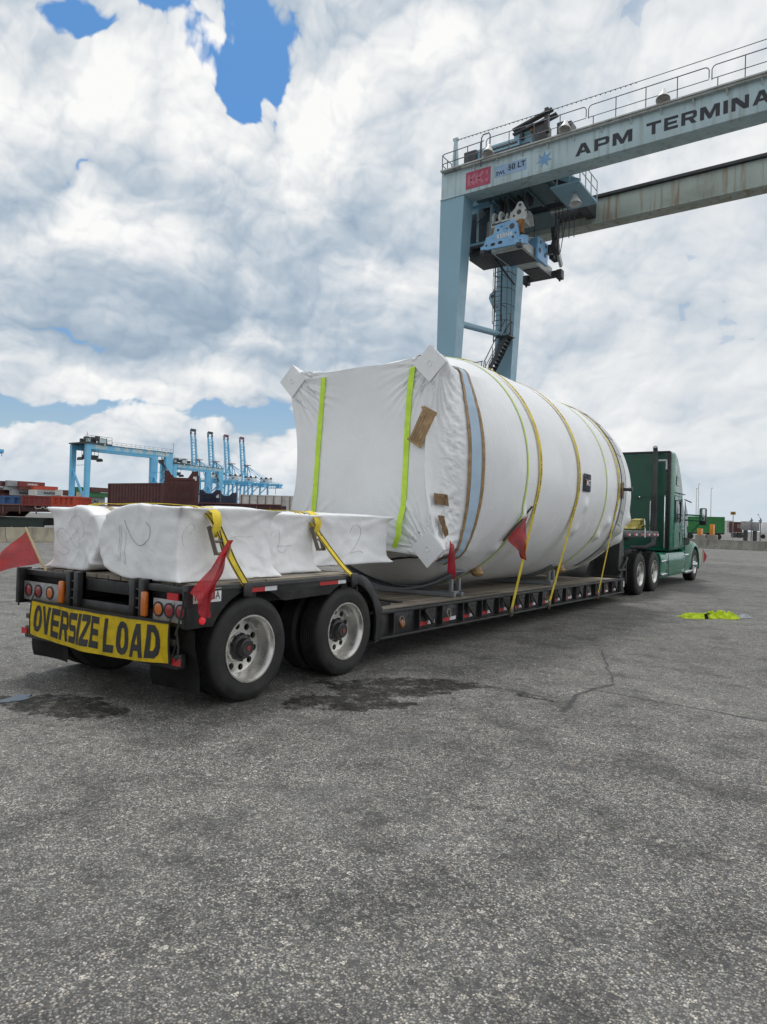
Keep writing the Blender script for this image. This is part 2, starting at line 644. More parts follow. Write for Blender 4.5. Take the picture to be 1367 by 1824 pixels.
def paint(name, col, rough=.45, metal=0.0, var=.18, vscale=2.5, dirt=None, dirt_amt=.4, dirt_scale=5.0, bmp=0.0, bscale=60, coat=0.0, streak=None, spec=.5):
    """painted or bare surface: base colour with uneven wear, dirt patches and, if asked, runs of rust"""
    m, T, b = new_mat(name)
    co = obj_co(T)
    n = T.noise(co, vscale, 5, .6)
    c = T.mix(T.sstep(n, .3, .7), tuple(x * (1 - var) for x in col), tuple(min(1, x * (1 + var * .6)) for x in col))
    if dirt:
        d = T.noise(co, dirt_scale, 7, .68)
        c = T.mix(T.math('MULTIPLY', T.sstep(d, .46, .72), dirt_amt), c, dirt)
    if streak:
        sc_, amt = streak
        q = T.mapping(co, scale=(3.2, 3.2, .16))
        s = T.noise(q, 1.1, 5, .65)
        c = T.mix(T.math('MULTIPLY', T.sstep(s, .48, .68), amt), c, sc_)
    T.set(b.inputs['Base Color'], c)
    r = T.noise(co, vscale * 4, 4, .6)
    T.set(b.inputs['Roughness'], T.sstep(r, .2, .8, max(.03, rough - .12), min(1, rough + .15)))
    b.inputs['Metallic'].default_value = metal
    b.inputs['Specular IOR Level'].default_value = spec
    if coat:
        b.inputs['Coat Weight'].default_value = coat
        b.inputs['Coat Roughness'].default_value = .06
    if bmp:
        bump(T, b, T.noise(co, bscale, 4, .6), bmp, .01)
    return m


def fabric(name, col, rough=.8, var=.15, trans=0.0, weave=0.0, wscale=220):
    m, T, b = new_mat(name)
    co = obj_co(T)
    n = T.noise(co, 9, 5, .6)
    c = T.mix(T.sstep(n, .3, .7), tuple(x * (1 - var) for x in col), tuple(min(1, x * (1 + var)) for x in col))
    T.set(b.inputs['Base Color'], c)
    b.inputs['Roughness'].default_value = rough
    if weave:
        w = T.node('ShaderNodeTexWave')
        T.set(w.inputs[0], co)
        w.inputs['Scale'].default_value = wscale
        bump(T, b, w.outputs['Fac'], weave, .002)
    if trans:
        tr = T.node('ShaderNodeBsdfTranslucent')
        T.set(tr.inputs[0], c)
        mx = T.node('ShaderNodeMixShader')
        mx.inputs[0].default_value = trans
        T.l.new(b.outputs[0], mx.inputs[1])
        T.l.new(tr.outputs[0], mx.inputs[2])
        T.l.new(mx.outputs[0], T.n['Material Output'].inputs[0])
    return m


def mesh_flag(name, col):
    """open-weave red flag cloth: part of the light passes straight through"""
    m, T, b = new_mat(name)
    co = obj_co(T)
    n = T.noise(co, 7, 4, .6)
    c = T.mix(T.sstep(n, .3, .7), tuple(x * .8 for x in col), tuple(min(1, x * 1.15) for x in col))
    T.set(b.inputs['Base Color'], c)
    b.inputs['Roughness'].default_value = .6
    tl = T.node('ShaderNodeBsdfTranslucent')
    T.set(tl.inputs[0], c)
    mx = T.node('ShaderNodeMixShader')
    mx.inputs[0].default_value = .35
    T.l.new(b.outputs[0], mx.inputs[1])
    T.l.new(tl.outputs[0], mx.inputs[2])
    tp = T.node('ShaderNodeBsdfTransparent')
    m2 = T.node('ShaderNodeMixShader')
    wv = T.node('ShaderNodeTexWave', bands_direction='Z')
    T.set(wv.inputs[0], co)
    wv.inputs['Scale'].default_value = 40
    wv.inputs['Distortion'].default_value = 1.0
    T.set(m2.inputs[0], T.sstep(wv.outputs['Fac'], .5, .95, .04, .30))
    T.l.new(mx.outputs[0], m2.inputs[1])
    T.l.new(tp.outputs[0], m2.inputs[2])
    T.l.new(m2.outputs[0], T.n['Material Output'].inputs[0])
    return m


def lens(name, col, emit=0.0):
    m, T, b = new_mat(name)
    co = obj_co(T)
    v = T.vor(co, 90, 'F1')
    T.set(b.inputs['Base Color'], T.mix(v, col, tuple(x * .55 for x in col)))
    b.inputs['Roughness'].default_value = .15
    b.inputs['Coat Weight'].default_value = .6
    if emit:
        b.inputs['Emission Color'].default_value = (*col, 1)
        b.inputs['Emission Strength'].default_value = emit
    bump(T, b, v, .3, .004)
    return m


def wrap_mat(name, col, bmp=.42):
    """heat-shrunk white film: soft gloss, fine creases, grime near handled spots"""
    m, T, b = new_mat(name)
    co = obj_co(T)
    n = T.noise(co, 1.3, 6, .6)
    c = T.mix(T.sstep(n, .35, .7), col, tuple(x * .93 for x in col))
    g = T.noise(T.mapping(co, scale=(1, 1, .35)), 5.5, 8, .75)
    c = T.mix(T.math('MULTIPLY', T.sstep(g, .58, .80), .22), c, (.42, .41, .38))
    T.set(b.inputs['Base Color'], c)
    T.set(b.inputs['Roughness'], T.sstep(n, .3, .7, .30, .46))
    b.inputs['Specular IOR Level'].default_value = .42
    f1 = T.noise(co, 16, 5, .62, dist=.6)
    f2 = T.noise(T.mapping(co, rot=(.3, .5, .2), scale=(1, 1, .25)), 9, 3, .55)
    r = T.math('ABSOLUTE', T.math('SUBTRACT', f1, .5))
    h = T.math('ADD', T.math('MULTIPLY', r, .9), T.math('MULTIPLY', f2, .7))
    bump(T, b, h, bmp, .022)
    return m


def asphalt_mat():
    m, T, b = new_mat('asphalt')
    co = obj_co(T)
    # stones of two sizes set in dark binder
    wob = T.vmath('ADD', co, T.vmath('SCALE', T.noise(co, 60, 2, .5, 'Color'), .010))
    cellc = T.vor(wob, 108, 'F1', 'Color')
    cr, cg, cb = T.sep(cellc)
    d1 = T.vor(wob, 108, 'F1')
    cell2 = T.sep(T.vor(wob, 47, 'F1', 'Color'))
    d2 = T.vor(wob, 47, 'F1')
    stone = T.ramp(cr, [(0, (.034, .034, .034)), (.22, (.072, .071, .068)), (.48, (.150, .148, .141)), (.74, (.235, .231, .216)), (.90, (.33, .316, .285)), (1, (.50, .48, .435))])
    tint = T.ramp(cg, [(0, (1.02, .92, .80)), (.30, (1.01, 1, .98)), (.75, (.96, .98, 1.0)), (1, (1.10, 1.0, .86))])
    stone = T.mix(1.0, stone, tint, 'MULTIPLY')
    big = T.ramp(cell2[0], [(0, (.045, .045, .045)), (.5, (.105, .104, .098)), (.85, (.25, .235, .208)), (1, (.50, .47, .41))])
    stone = T.mix(T.sstep(cell2[1], .76, .80), stone, big)
    gap = T.sstep(d1, .36, .66)
    col = T.mix(T.math('MULTIPLY', gap, .82), stone, (.034, .034, .034))
    # wear: paler dusty areas, darker oily ones
    n1 = T.noise(co, .22, 5, .6)
    n2 = T.noise(co, 1.4, 6, .65)
    n3 = T.noise(T.mapping(co, rot=(0, 0, -.5), scale=(.25, 1.3, 1)), .55, 5, .6)
    v = T.math('ADD', T.math('MULTIPLY', n1, .55), T.math('ADD', T.math('MULTIPLY', n2, .35), T.math('MULTIPLY', n3, .3)))
    col = T.mix(1.0, col, T.ramp(v, [(.36, .60), (.55, 1.0), (.75, 1.32)]), 'MULTIPLY')
    col = T.mix(T.math('MULTIPLY', T.sstep(n1, .46, .66), .22), col, (.17, .167, .152))
    bl = T.noise(co, 2.1, 7, .72)
    col = T.mix(1.0, col, T.ramp(bl, [(.36, .50), (.5, 1.0), (.64, 1.20)]), 'MULTIPLY')
    sp = T.noise(co, 5.2, 4, .6)
    col = T.mix(T.math('MULTIPLY', T.sstep(sp, .60, .70), .62), col, T.mix(1.0, col, (.30, .30, .31), 'MULTIPLY'))
    # damp and oily stains of their own shape, seams and cracks
    px, py, pz = T.sep(co)
    wn = T.vmath('SCALE', T.vmath('SUBTRACT', T.noise(co, 2.6, 5, .65, 'Color'), (.5, .5, .5)), .75)
    wn = T.vmath('ADD', wn, T.vmath('SCALE', T.vmath('SUBTRACT', T.noise(co, 11, 4, .6, 'Color'), (.5, .5, .5)), .22))
    cw = T.vmath('ADD', co, wn)

    def ell(cx, cy, rx, ry, rot=0.0, soft=.25):
        q = T.mapping(T.vmath('SUBTRACT', cw, (cx, cy, 0)), rot=(0, 0, -rot))
        q = T.vmath('MULTIPLY', q, (1 / rx, 1 / ry, 0))
        return T.sstep(T.vmath('LENGTH', q), 1.0, 1.0 - soft * (.5 if soft < .5 else 1))

    wet = None
    for e in ((.22, -.40, .62, .30, .15, .2), (-.28, -.52, .20, .16, 0, .3), (1.95, 1.25, .62, .26, .55, .25), (2.0, 2.05, .75, .42, .95, .3), (2.45, 2.55, .40, .16, .3, .5),
              (1.45, 1.75, .20, .09, .4, .4), (3.2, 2.62, .26, .09, .0, .6)):
        k = ell(*e)
        wet = k if wet is None else T.math('MAXIMUM', wet, k)
    wet = T.math('MULTIPLY', wet, T.sstep(T.noise(co, 6.5, 5, .65), .30, .52, .25, 1.0))
    col = T.mix(T.math('MULTIPLY', wet, .95), col, T.mix(1.0, col, (.24, .24, .235), 'MULTIPLY'))
    oil = None
    for e in ((2.97, .66, .34, .22, .3, .8), (3.68, -.10, .12, .07, .2, .7), (4.1, .9, .25, .10, .4, .8), (4.9, -.9, .10, .07, .4, .8), (3.1, -.5, .5, .22, .6, .9), (2.2, 5.3, .9, .2, 1.2, .9), (3.1, 7.6, 1.6, .3, .9, .9),
              (5.6, 3.4, .8, .12, .2, .9), (6.8, 6.0, 1.2, .2, .4, .9), (3.9, 5.0, .7, .2, .4, .9)):
        k = ell(*e)
        oil = k if oil is None else T.math('MAXIMUM', oil, k)
    col = T.mix(T.math('MULTIPLY', oil, .45), col, (.050, .052, .056))

    def seg(x0, y0, x1, y1, w):
        L = math.hypot(x1 - x0, y1 - y0)
        a = math.atan2(y1 - y0, x1 - x0)
        q = T.mapping(T.vmath('SUBTRACT', T.vmath('ADD', co, T.vmath('SCALE', wn, .22)), (x0, y0, 0)), rot=(0, 0, -a))
        qx, qy, _ = T.sep(q)
        inside = T.math('MULTIPLY', T.sstep(qx, -.05, .05), T.sstep(qx, L + .05, L - .05))
        return T.math('MULTIPLY', inside, T.sstep(T.math('ABSOLUTE', qy), w * 1.45, w * .4))

    crack = None
    for s in ((3.61, 2.26, 3.50, 3.05, .030), (3.50, 3.05, 3.64, 3.69, .030), (3.45, 3.30, 4.2, 3.22, .018), (4.2, 3.22, 5.0, 3.15, .022), (5.0, 3.15, 6.4, 3.3, .018), (2.6, 2.70, 3.3, 2.66, .022),
              (3.64, 3.69, 2.9, 5.6, .012), (6.6, -.2, 7.6, .5, .010), (4.0, 9, 9.5, 10.2, .02), (3.0, 14, 12, 18, .03)):
        k = seg(*s)
        crack = k if crack is None else T.math('MAXIMUM', crack, k)
    col = T.mix(T.math('MULTIPLY', crack, .92), col, (.024, .024, .026))
    pale = T.math('MAXIMUM', ell(4.0, -.75, .13, .08, .2, .9), T.math('MAXIMUM', ell(4.75, -2.02, .16, .05, .6, .9), ell(5.5, -2.0, .10, .04, .2, .9)))
    col = T.mix(T.math('MULTIPLY', pale, .35), col, (.24, .24, .24))
    T.set(b.inputs['Base Color'], col)
    T.set(b.inputs['Roughness'], T.math('SUBTRACT', .74, T.math('MULTIPLY', wet, .12)))
    T.set(b.inputs['Specular IOR Level'], T.math('SUBTRACT', .5, T.math('MULTIPLY', wet, .42)))
    hgt = T.math('ADD', T.math('MULTIPLY', T.math('SUBTRACT', 1.0, d1), 1.0), T.math('MULTIPLY', T.math('SUBTRACT', 1.0, d2), .5))
    bump(T, b, hgt, .55, .006)
    return m


def wood_mat(name, axis='Y', w=.19):
    m, T, b = new_mat(name)
    co = obj_co(T)
    rot = (0, 0, R_(90)) if axis == 'Y' else (0, 0, 0)
    q = T.mapping(co, rot=rot)
    br = T.node('ShaderNodeTexBrick')
    T.set(br.inputs[0], q)
    br.offset = .37
    br.inputs['Scale'].default_value = 1.0
    br.inputs['Brick Width'].default_value = 3.1
    br.inputs['Row Height'].default_value = w
    br.inputs['Mortar Size'].default_value = .010
    br.inputs['Mortar Smooth'].default_value = .1
    br.inputs['Color1'].default_value = (.22, .185, .14, 1)
    br.inputs['Color2'].default_value = (.33, .29, .235, 1)
    br.inputs['Mortar'].default_value = (.03, .027, .024, 1)
    g = T.noise(T.mapping(q, scale=(.6, 14, 1)), 3.0, 6, .65)
    c = T.mix(1.0, br.outputs[0], T.ramp(g, [(.3, .68), (.7, 1.28)]), 'MULTIPLY')
    d = T.noise(q, 1.6, 6, .65)
    c = T.mix(T.math('MULTIPLY', T.sstep(d, .48, .68), .6), c, (.07, .062, .053))
    T.set(b.inputs['Base Color'], c)
    b.inputs['Roughness'].default_value = .85
    h = T.math('SUBTRACT', T.math('MULTIPLY', g, .4), br.outputs['Fac'])
    bump(T, b, h, .5, .008)
    return m


def concrete_mat(name, col):
    m, T, b = new_mat(name)
    co = obj_co(T)
    n = T.noise(co, 1.1, 7, .65)
    c = T.mix(T.sstep(n, .3, .7), tuple(x * .72 for x in col), tuple(x * 1.15 for x in col))
    s = T.noise(T.mapping(co, scale=(1.6, 1.6, .18)), 1.5, 6, .7)
    c = T.mix(T.math('MULTIPLY', T.sstep(s, .5, .72), .65), c, (.075, .070, .058))
    T.set(b.inputs['Base Color'], c)
    b.inputs['Roughness'].default_value = .9
    bump(T, b, T.noise(co, 30, 5, .65), .35, .01)
    return m


def glass_mat(name, tint=(.02, .025, .03)):
    m, T, b = new_mat(name)
    n = T.noise(obj_co(T), 1.2, 3, .5)
    T.set(b.inputs['Base Color'], T.mix(n, tint, tuple(x * 2.2 for x in tint)))
    b.inputs['Roughness'].default_value = .06
    b.inputs['Specular IOR Level'].default_value = .7
    return m


def tyre_mat():
    m, T, b = new_mat('rubber')
    co = obj_co(T)
    n = T.noise(co, 7, 6, .65)
    c = T.mix(T.sstep(n, .35, .7), (.014, .014, .0145), (.030, .029, .028))
    d = T.noise(co, 3.0, 6, .7)
    c = T.mix(T.math('MULTIPLY', T.sstep(d, .5, .75), .35), c, (.075, .07, .062))
    T.set(b.inputs['Base Color'], c)
    T.set(b.inputs['Roughness'], T.sstep(n, .3, .7, .55, .8))
    b.inputs['Specular IOR Level'].default_value = .35
    bump(T, b, T.noise(co, 60, 4, .6), .2, .004)
    return m


K = {}
K['asphalt'] = asphalt_mat()
K['barrier'] = concrete_mat('barrier concrete', (.34, .31, .235))
K['barrier_far'] = concrete_mat('barrier concrete worn', (.26, .25, .22))
K['block'] = concrete_mat('block concrete', (.32, .30, .26))
K['black'] = paint('trailer black paint', (.016, .0165, .018), .42, var=.3, dirt=(.085, .078, .068), dirt_amt=.38, dirt_scale=4, bmp=.12, bscale=40)
K['black_dull'] = paint('dull black steel', (.012, .012, .013), .6, var=.3, dirt=(.06, .055, .05), dirt_amt=.3, bmp=.15)
K['flap'] = paint('mud flap rubber', (.018, .018, .019), .55, var=.25, dirt=(.07, .068, .06), dirt_amt=.3, bmp=.15, bscale=25)
K['wood'] = wood_mat('deck planks')
K['tyre'] = tyre_mat()
K['alloy'] = paint('polished aluminium', (.66, .65, .62), .30, metal=.85, var=.08, dirt=(.36, .32, .27), dirt_amt=.22, dirt_scale=6)
K['cap_red'] = paint('dull red cap', (.22, .03, .03), .5, var=.2)
K['chrome'] = paint('chrome', (.75, .76, .78), .14, metal=1.0, var=.06)
K['hub'] = paint('hub paint', (.02, .02, .022), .4, var=.25, dirt=(.10, .09, .08), dirt_amt=.3)
K['galv'] = paint('galvanised plate', (.33, .33, .33), .5, metal=.5, var=.3, vscale=9, dirt=(.14, .13, .12), dirt_amt=.6, dirt_scale=7)
K['grey_steel'] = paint('grey primed steel', (.20, .215, .23), .55, var=.2, dirt=(.12, .10, .08), dirt_amt=.35)
K['red_lens'] = lens('red lens', (.30, .010, .012), .02)
K['red_lamp'] = lens('lit red lamp', (.70, .02, .03), .35)
K['amber_lens'] = lens('amber lens', (.62, .15, .008), .03)
K['tape_red'] = paint('red reflective tape', (.46, .014, .018), .4, var=.25, dirt=(.10, .07, .06), dirt_amt=.5, dirt_scale=14)
K['tape_white'] = paint('white reflective tape', (.62, .64, .67), .4, var=.2, dirt=(.16, .15, .14), dirt_amt=.5, dirt_scale=14)
K['plate'] = paint('licence plate', (.70, .70, .68), .4, var=.1, dirt=(.35, .33, .30), dirt_amt=.3)
K['ink'] = paint('black ink', (.016, .016, .018), .6, var=.2)
K['ink_pen'] = paint('marker pen', (.26, .26, .285), .6, var=.4, vscale=20)
K['wrap'] = wrap_mat('white shrink film', (.80, .815, .83))
K['wrap_small'] = wrap_mat('white bundle film', (.79, .80, .81), .30)
K['band_blue'] = paint('pale blue band', (.42, .56, .70), .45, var=.1, dirt=(.30, .36, .42), dirt_amt=.3, dirt_scale=3)
K['tape_brown'] = paint('brown packing tape', (.34, .215, .095), .32, var=.35, vscale=10, dirt=(.15, .09, .04), dirt_amt=.5, dirt_scale=9, bmp=.5, bscale=22)
K['strap_yellow'] = fabric('yellow webbing', (.66, .50, .035), .75, .18, weave=.25)
K['strap_print'] = paint('webbing print', (.05, .045, .02), .8)
K['strap_pale'] = fabric('faded lime webbing', (.56, .70, .16), .7, .10)
K['strap_olive'] = fabric('dusty yellow webbing', (.40, .34, .10), .8, .2)
K['strap_lime'] = fabric('lime webbing', (.55, .80, .07), .7, .10, weave=.2)
K['strap_black'] = fabric('black webbing', (.02, .02, .02), .8, .2)
K['ratchet'] = paint('ratchet steel', (.20, .18, .15), .45, metal=.7, var=.3, dirt=(.10, .06, .03), dirt_amt=.4)
K['flag'] = mesh_flag('red mesh flag', (.46, .018, .028))
K['flag_dark'] = mesh_flag('dark red flag', (.42, .012, .028))
K['pole_wood'] = paint('wooden dowel', (.48, .36, .20), .6, var=.2)
K['banner'] = fabric('yellow banner vinyl', (.88, .66, .016), .5, .12)
K['vest'] = fabric('hi-vis yellow', (.66, .80, .035), .7, .14, trans=.15)
K['vest_tape'] = paint('silver tape', (.52, .55, .58), .35, var=.15)
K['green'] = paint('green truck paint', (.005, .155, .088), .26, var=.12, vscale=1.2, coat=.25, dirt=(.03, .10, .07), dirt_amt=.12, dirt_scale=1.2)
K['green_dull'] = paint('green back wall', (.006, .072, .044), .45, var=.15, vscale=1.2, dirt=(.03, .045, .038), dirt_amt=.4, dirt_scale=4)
K['plastic'] = paint('black plastic', (.014, .014, .015), .5, var=.2)
K['glass'] = glass_mat('dark glass')
K['mirror'] = paint('mirror glass', (.62, .66, .70), .04, metal=1.0, var=.03)
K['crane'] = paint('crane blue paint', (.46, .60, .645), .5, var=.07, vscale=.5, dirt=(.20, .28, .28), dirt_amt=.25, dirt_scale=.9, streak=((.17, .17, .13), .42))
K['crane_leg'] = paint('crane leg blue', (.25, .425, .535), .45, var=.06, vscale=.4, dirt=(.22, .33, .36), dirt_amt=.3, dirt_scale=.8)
K['crane_rust'] = paint('crane weathered paint', (.42, .48, .44), .6, var=.12, vscale=.5, dirt=(.24, .21, .15), dirt_amt=.45, dirt_scale=.7, streak=((.26, .15, .07), .75))
K['crane_bright'] = paint('bright blue crane paint', (.155, .50, .77), .45, var=.1, vscale=.3, dirt=(.25, .45, .58), dirt_amt=.4, dirt_scale=.5)
K['sts_blue'] = paint('quay crane blue', (.16, .50, .74), .5, var=.1, vscale=.1, dirt=(.30, .55, .70), dirt_amt=.4, dirt_scale=.2)
K['deck_dark'] = paint('shadowed deck paint', (.10, .16, .18), .55, var=.2, dirt=(.06, .06, .06), dirt_amt=.4)  # shade under the trolley is put into this dark deck colour
K['spreader'] = paint('spreader blue', (.20, .43, .70), .42, var=.12, vscale=2, dirt=(.10, .12, .14), dirt_amt=.4, dirt_scale=3)
K['pale_steel'] = paint('pale grey steel', (.50, .53, .52), .5, var=.15, dirt=(.22, .19, .14), dirt_amt=.5, dirt_scale=3)
K['dark_steel'] = paint('dark steel', (.040, .043, .048), .5, var=.3, dirt=(.09, .08, .07), dirt_amt=.35)
K['rail'] = paint('rail steel', (.085, .095, .125), .5, var=.2)
K['rust'] = paint('rusty steel', (.30, .13, .03), .7, var=.4, vscale=8)
K['kk_red'] = paint('faded red plate', (.40, .055, .115), .5, var=.1, dirt=(.45, .14, .20), dirt_amt=.4, dirt_scale=4)
K['kk_pink'] = paint('faded pink lettering', (.50, .155, .225), .5, var=.1)
K['pale_blue_sign'] = paint('pale blue plate', (.26, .40, .60), .5, var=.15, dirt=(.38, .50, .60), dirt_amt=.5, dirt_scale=2)
K['star_blue'] = paint('faded star blue', (.15, .33, .56), .5, var=.1)
K['white_paint'] = paint('white paint', (.72, .73, .72), .5, var=.1, dirt=(.45, .42, .36), dirt_amt=.3)
K['lamp_white'] = paint('floodlight shell', (.70, .70, .68), .4, var=.1, dirt=(.35, .32, .28), dirt_amt=.4)
K['letter'] = paint('dark navy letters', (.020, .026, .036), .5, var=.15)
K['navy'] = paint('navy label', (.012, .016, .045), .4, var=.15)


# ------------------------------------------------------------------ ground, puddle, barriers
def ground():
    mb = MB()
    S = 3000
    vs = [mb.bm.verts.new(p) for p in ((-S, -S, 0), (S, -S, 0), (S, S, 0), (-S, S, 0))]
    mb.bm.faces.new(vs)
    o = mb.build('ground', K['asphalt'])
    tag(o, kind='structure')


ground()


def puddle():
    m, T, b = new_mat('standing water')
    n = T.noise(obj_co(T), 3, 2, .5)
    T.set(b.inputs['Base Color'], T.mix(n, (.02, .021, .022), (.035, .036, .036)))
    b.inputs['Roughness'].default_value = .04
    b.inputs['Specular IOR Level'].default_value = .9
    mb = MB()
    r = random.Random(4)
    pts = []
    for k in range(40):
        a = k * 2 * math.pi / 40
        q = 1 + .16 * math.sin(3 * a + 1) + .12 * math.sin(5 * a) + .08 * math.sin(9 * a + 2) + r.uniform(-.03, .03)
        pts.append((-.31 + math.cos(a) * .085 * q - math.sin(a) * .02, -.545 + math.sin(a) * .16 * q, .004))
    mb.bm.faces.new([mb.bm.verts.new(p) for p in pts])
    tag(mb.build('puddle', m), kind='structure')


puddle()

BAR_PROF = [(-.30, 0), (-.30, .07), (-.13, .32), (-.09, .81), (.09, .81), (.13, .32), (.30, .07), (.30, 0)]


def barrier(p0, p1, label, mat):
    p0, p1 = Vector(p0), Vector(p1)
    d = (p1 - p0).normalized()
    s = d.cross(Vector((0, 0, 1)))
    mb = MB()
    mb.poly([p0 + d * .015 + s * a + Vector((0, 0, h)) for a, h in BAR_PROF], (p1 - p0) - d * .03)
    o = settle(mb.build('concrete_barrier', mat, bevel=.012))
    tag(o, label, 'barrier', 'concrete barriers round the yard')


barrier((-31.5, 14.9, 0), (-31.5, 21.0, 0), 'tan concrete barrier behind the left red flag and wrapped bundle', K['barrier'])
barrier((-31.5, 8.8, 0), (-31.5, 14.9, 0), 'tan concrete barrier cut by the left edge of the photo', K['barrier'])
barrier((-9.6, 63.9, 0), (-3.45, 64.1, 0), 'stained concrete barrier just ahead of the green truck, under the orange boxes', K['barrier_far'])
barrier((-3.45, 64.1, 0), (2.7, 64.3, 0), 'stained concrete barrier cut by the right edge, under the grey cabinets', K['barrier_far'])


# ------------------------------------------------------------------ wheels
def annulus(bm, x, r0, r1, hole_r, n_holes, rc, seg=64, phase=0.0):
    """flat disc facing +-X with round hand holes"""
    loops = []
    for r, c, s in [(r1, (0, 0), seg), (r0, (0, 0), seg)] + [(hole_r, (rc * math.cos(phase + k * 2 * math.pi / n_holes), rc * math.sin(phase + k * 2 * math.pi / n_holes)), 16) for k in range(n_holes)]:
        loops.append([bm.verts.new((x, c[0] + r * math.cos(i * 2 * math.pi / s), c[1] + r * math.sin(i * 2 * math.pi / s))) for i in range(s)])
    es = []
    for L in loops:
        for i in range(len(L)):
            es.append(bm.edges.new((L[i], L[(i + 1) % len(L)])))
    bmesh.ops.triangle_fill(bm, use_beauty=True, use_dissolve=False, edges=es)
    # short walls inside the holes
    for L in loops[2:]:
        inner = [bm.verts.new((v.co.x - .03 * (1 if x >= 0 else -1), v.co.y, v.co.z)) for v in L]
        for i in range(len(L)):
            j = (i + 1) % len(L)
            bm.faces.new((L[i], L[j], inner[j], inner[i]))


def wheel(parent, x, y, R, side, width=.26, dish=.15, rim_r=.298, bolt_out=False, tread=False, name='wheel', spin=0.0, hub_red=True):
    """x = outer sidewall plane; side = +1 faces +X"""
    root = parent.location
    w = bpy.data.objects.new(name, None)
    w.empty_display_size = .2
    C.objects.link(w)
    w.parent = parent
    w.location = Vector((x, y, R)) - root
    s = side
    mb = MB()
    rt = R
    prof = [(rim_r - .012, -.035), (rim_r + .004, -.004), (rim_r + .03, .006), (rim_r + .06, .004), (rim_r + .085, .010), (R - .055, .006), (R - .045, .001), (R - .022, -.004), (R - .004, -.022), (R, -.034)]
    half = list(prof)
    gs = [.075, .105, .135, .165, .195] if width > .25 else [.07, .11, .15, .19]
    for g in gs:
        if g < width - .05:
            half += [(R, -g + .005), (R - .014, -g + .004), (R - .014, -g - .004), (R, -g - .005)]
    half += [(R, -width + .034), (R - .004, -width + .022), (R - .03, -width), (rim_r + .06, -width - .004), (rim_r - .012, -width + .035)]
    mb.lathe([(r, h * s) for r, h in half], (x, y, R), 'X', 64)
    if tread:
        for k in range(52):
            a = k * 2 * math.pi / 52
            for g in (.045, .09, .17, .215):
                c = Vector((x - s * g, y + math.cos(a) * (R + .002), R + math.sin(a) * (R + .002)))
                m = Matrix.Rotation(-a + math.pi / 2, 4, 'X')
                mb.box(c.x, c.y, c.z, .036, .046, .016, rot=Matrix.Rotation(a - math.pi / 2, 4, 'X'))
    mb.build('tyre', K['tyre'], w, smooth=40)
    mb = MB()
    mb.lathe([(rim_r - .014, -.055 * s), (rim_r - .006, -.02 * s), (rim_r + .006, -.002 * s), (rim_r + .004, .006 * s), (rim_r - .008, .006 * s), (rim_r - .018, -.012 * s), (rim_r - .030, -.035 * s), (rim_r - .036, -.06 * s),
              (rim_r - .05, (-dish + .02) * s), (rim_r - .06, -dish * s), (.235, (-dish - .004) * s)], (x, y, R), 'X', 64)
    b2 = MB()
    if bolt_out:
        annulus(b2.bm, s * 1e-5, .10, .236, .026, 10, .195, phase=.2)
    else:
        annulus(b2.bm, s * 1e-5, .135, .236, .031, 10, .190, phase=.2 + spin)
    me = bpy.data.meshes.new('t')
    bmesh.ops.translate(b2.bm, verts=b2.bm.verts[:], vec=(x - s * (dish + .004), y, R))
    b2.bm.to_mesh(me)
    b2.bm.free()
    mb.bm.from_mesh(me)
    bpy.data.meshes.remove(me)
    mb.lathe([(.137, (-dish - .004) * s), (.132, (-dish + .012) * s), (.105, (-dish + .014) * s)], (x, y, R), 'X', 48)
    mb.build('rim', K['alloy'], w, smooth=38)
    mb = MB()
    mb.lathe([(.29, (-dish - .09) * s), (.0, (-dish - .09) * s)], (x, y, R), 'X', 32)
    mb.lathe([(.128, (-dish - .01) * s), (.112, (-dish + .05) * s), (.085, (-dish + .055) * s), (.078, (-dish + .105) * s), (.066, (-dish + .112) * s), (.066, (-dish + .12) * s), (.0, (-dish + .122) * s)], (x, y, R), 'X', 36)
    for k in range(10):
        a = k * .628 + spin
        c = (x + s * (-dish + .018), y + .1145 * math.cos(a), R + .1145 * math.sin(a))
        mb.cyl(c, (c[0] + s * .034, c[1], c[2]), .0165, .014, seg=6)
    mb.build('hub', K['hub'] if not bolt_out else K['chrome'], w, smooth=35)
    if hub_red:
        mb = MB()
        mb.lathe([(.024, (-dish + .1225) * s), (.024, (-dish + .126) * s), (0, (-dish + .127) * s)], (x, y, R), 'X', 20)
        mb.build('hub_cap', K['cap_red'], w)
    return w


# ------------------------------------------------------------------ lowboy trailer
def dz(y):
    return .614 - .0122 * (y - 2.76)


W1, W2, RT = .731, 2.120, .468


def arc(cy, cz, r, a0, a1, n=14):
    return [(cy + r * math.cos(R_(a0 + (a1 - a0) * k / n)), cz + r * math.sin(R_(a0 + (a1 - a0) * k / n))) for k in range(n + 1)]


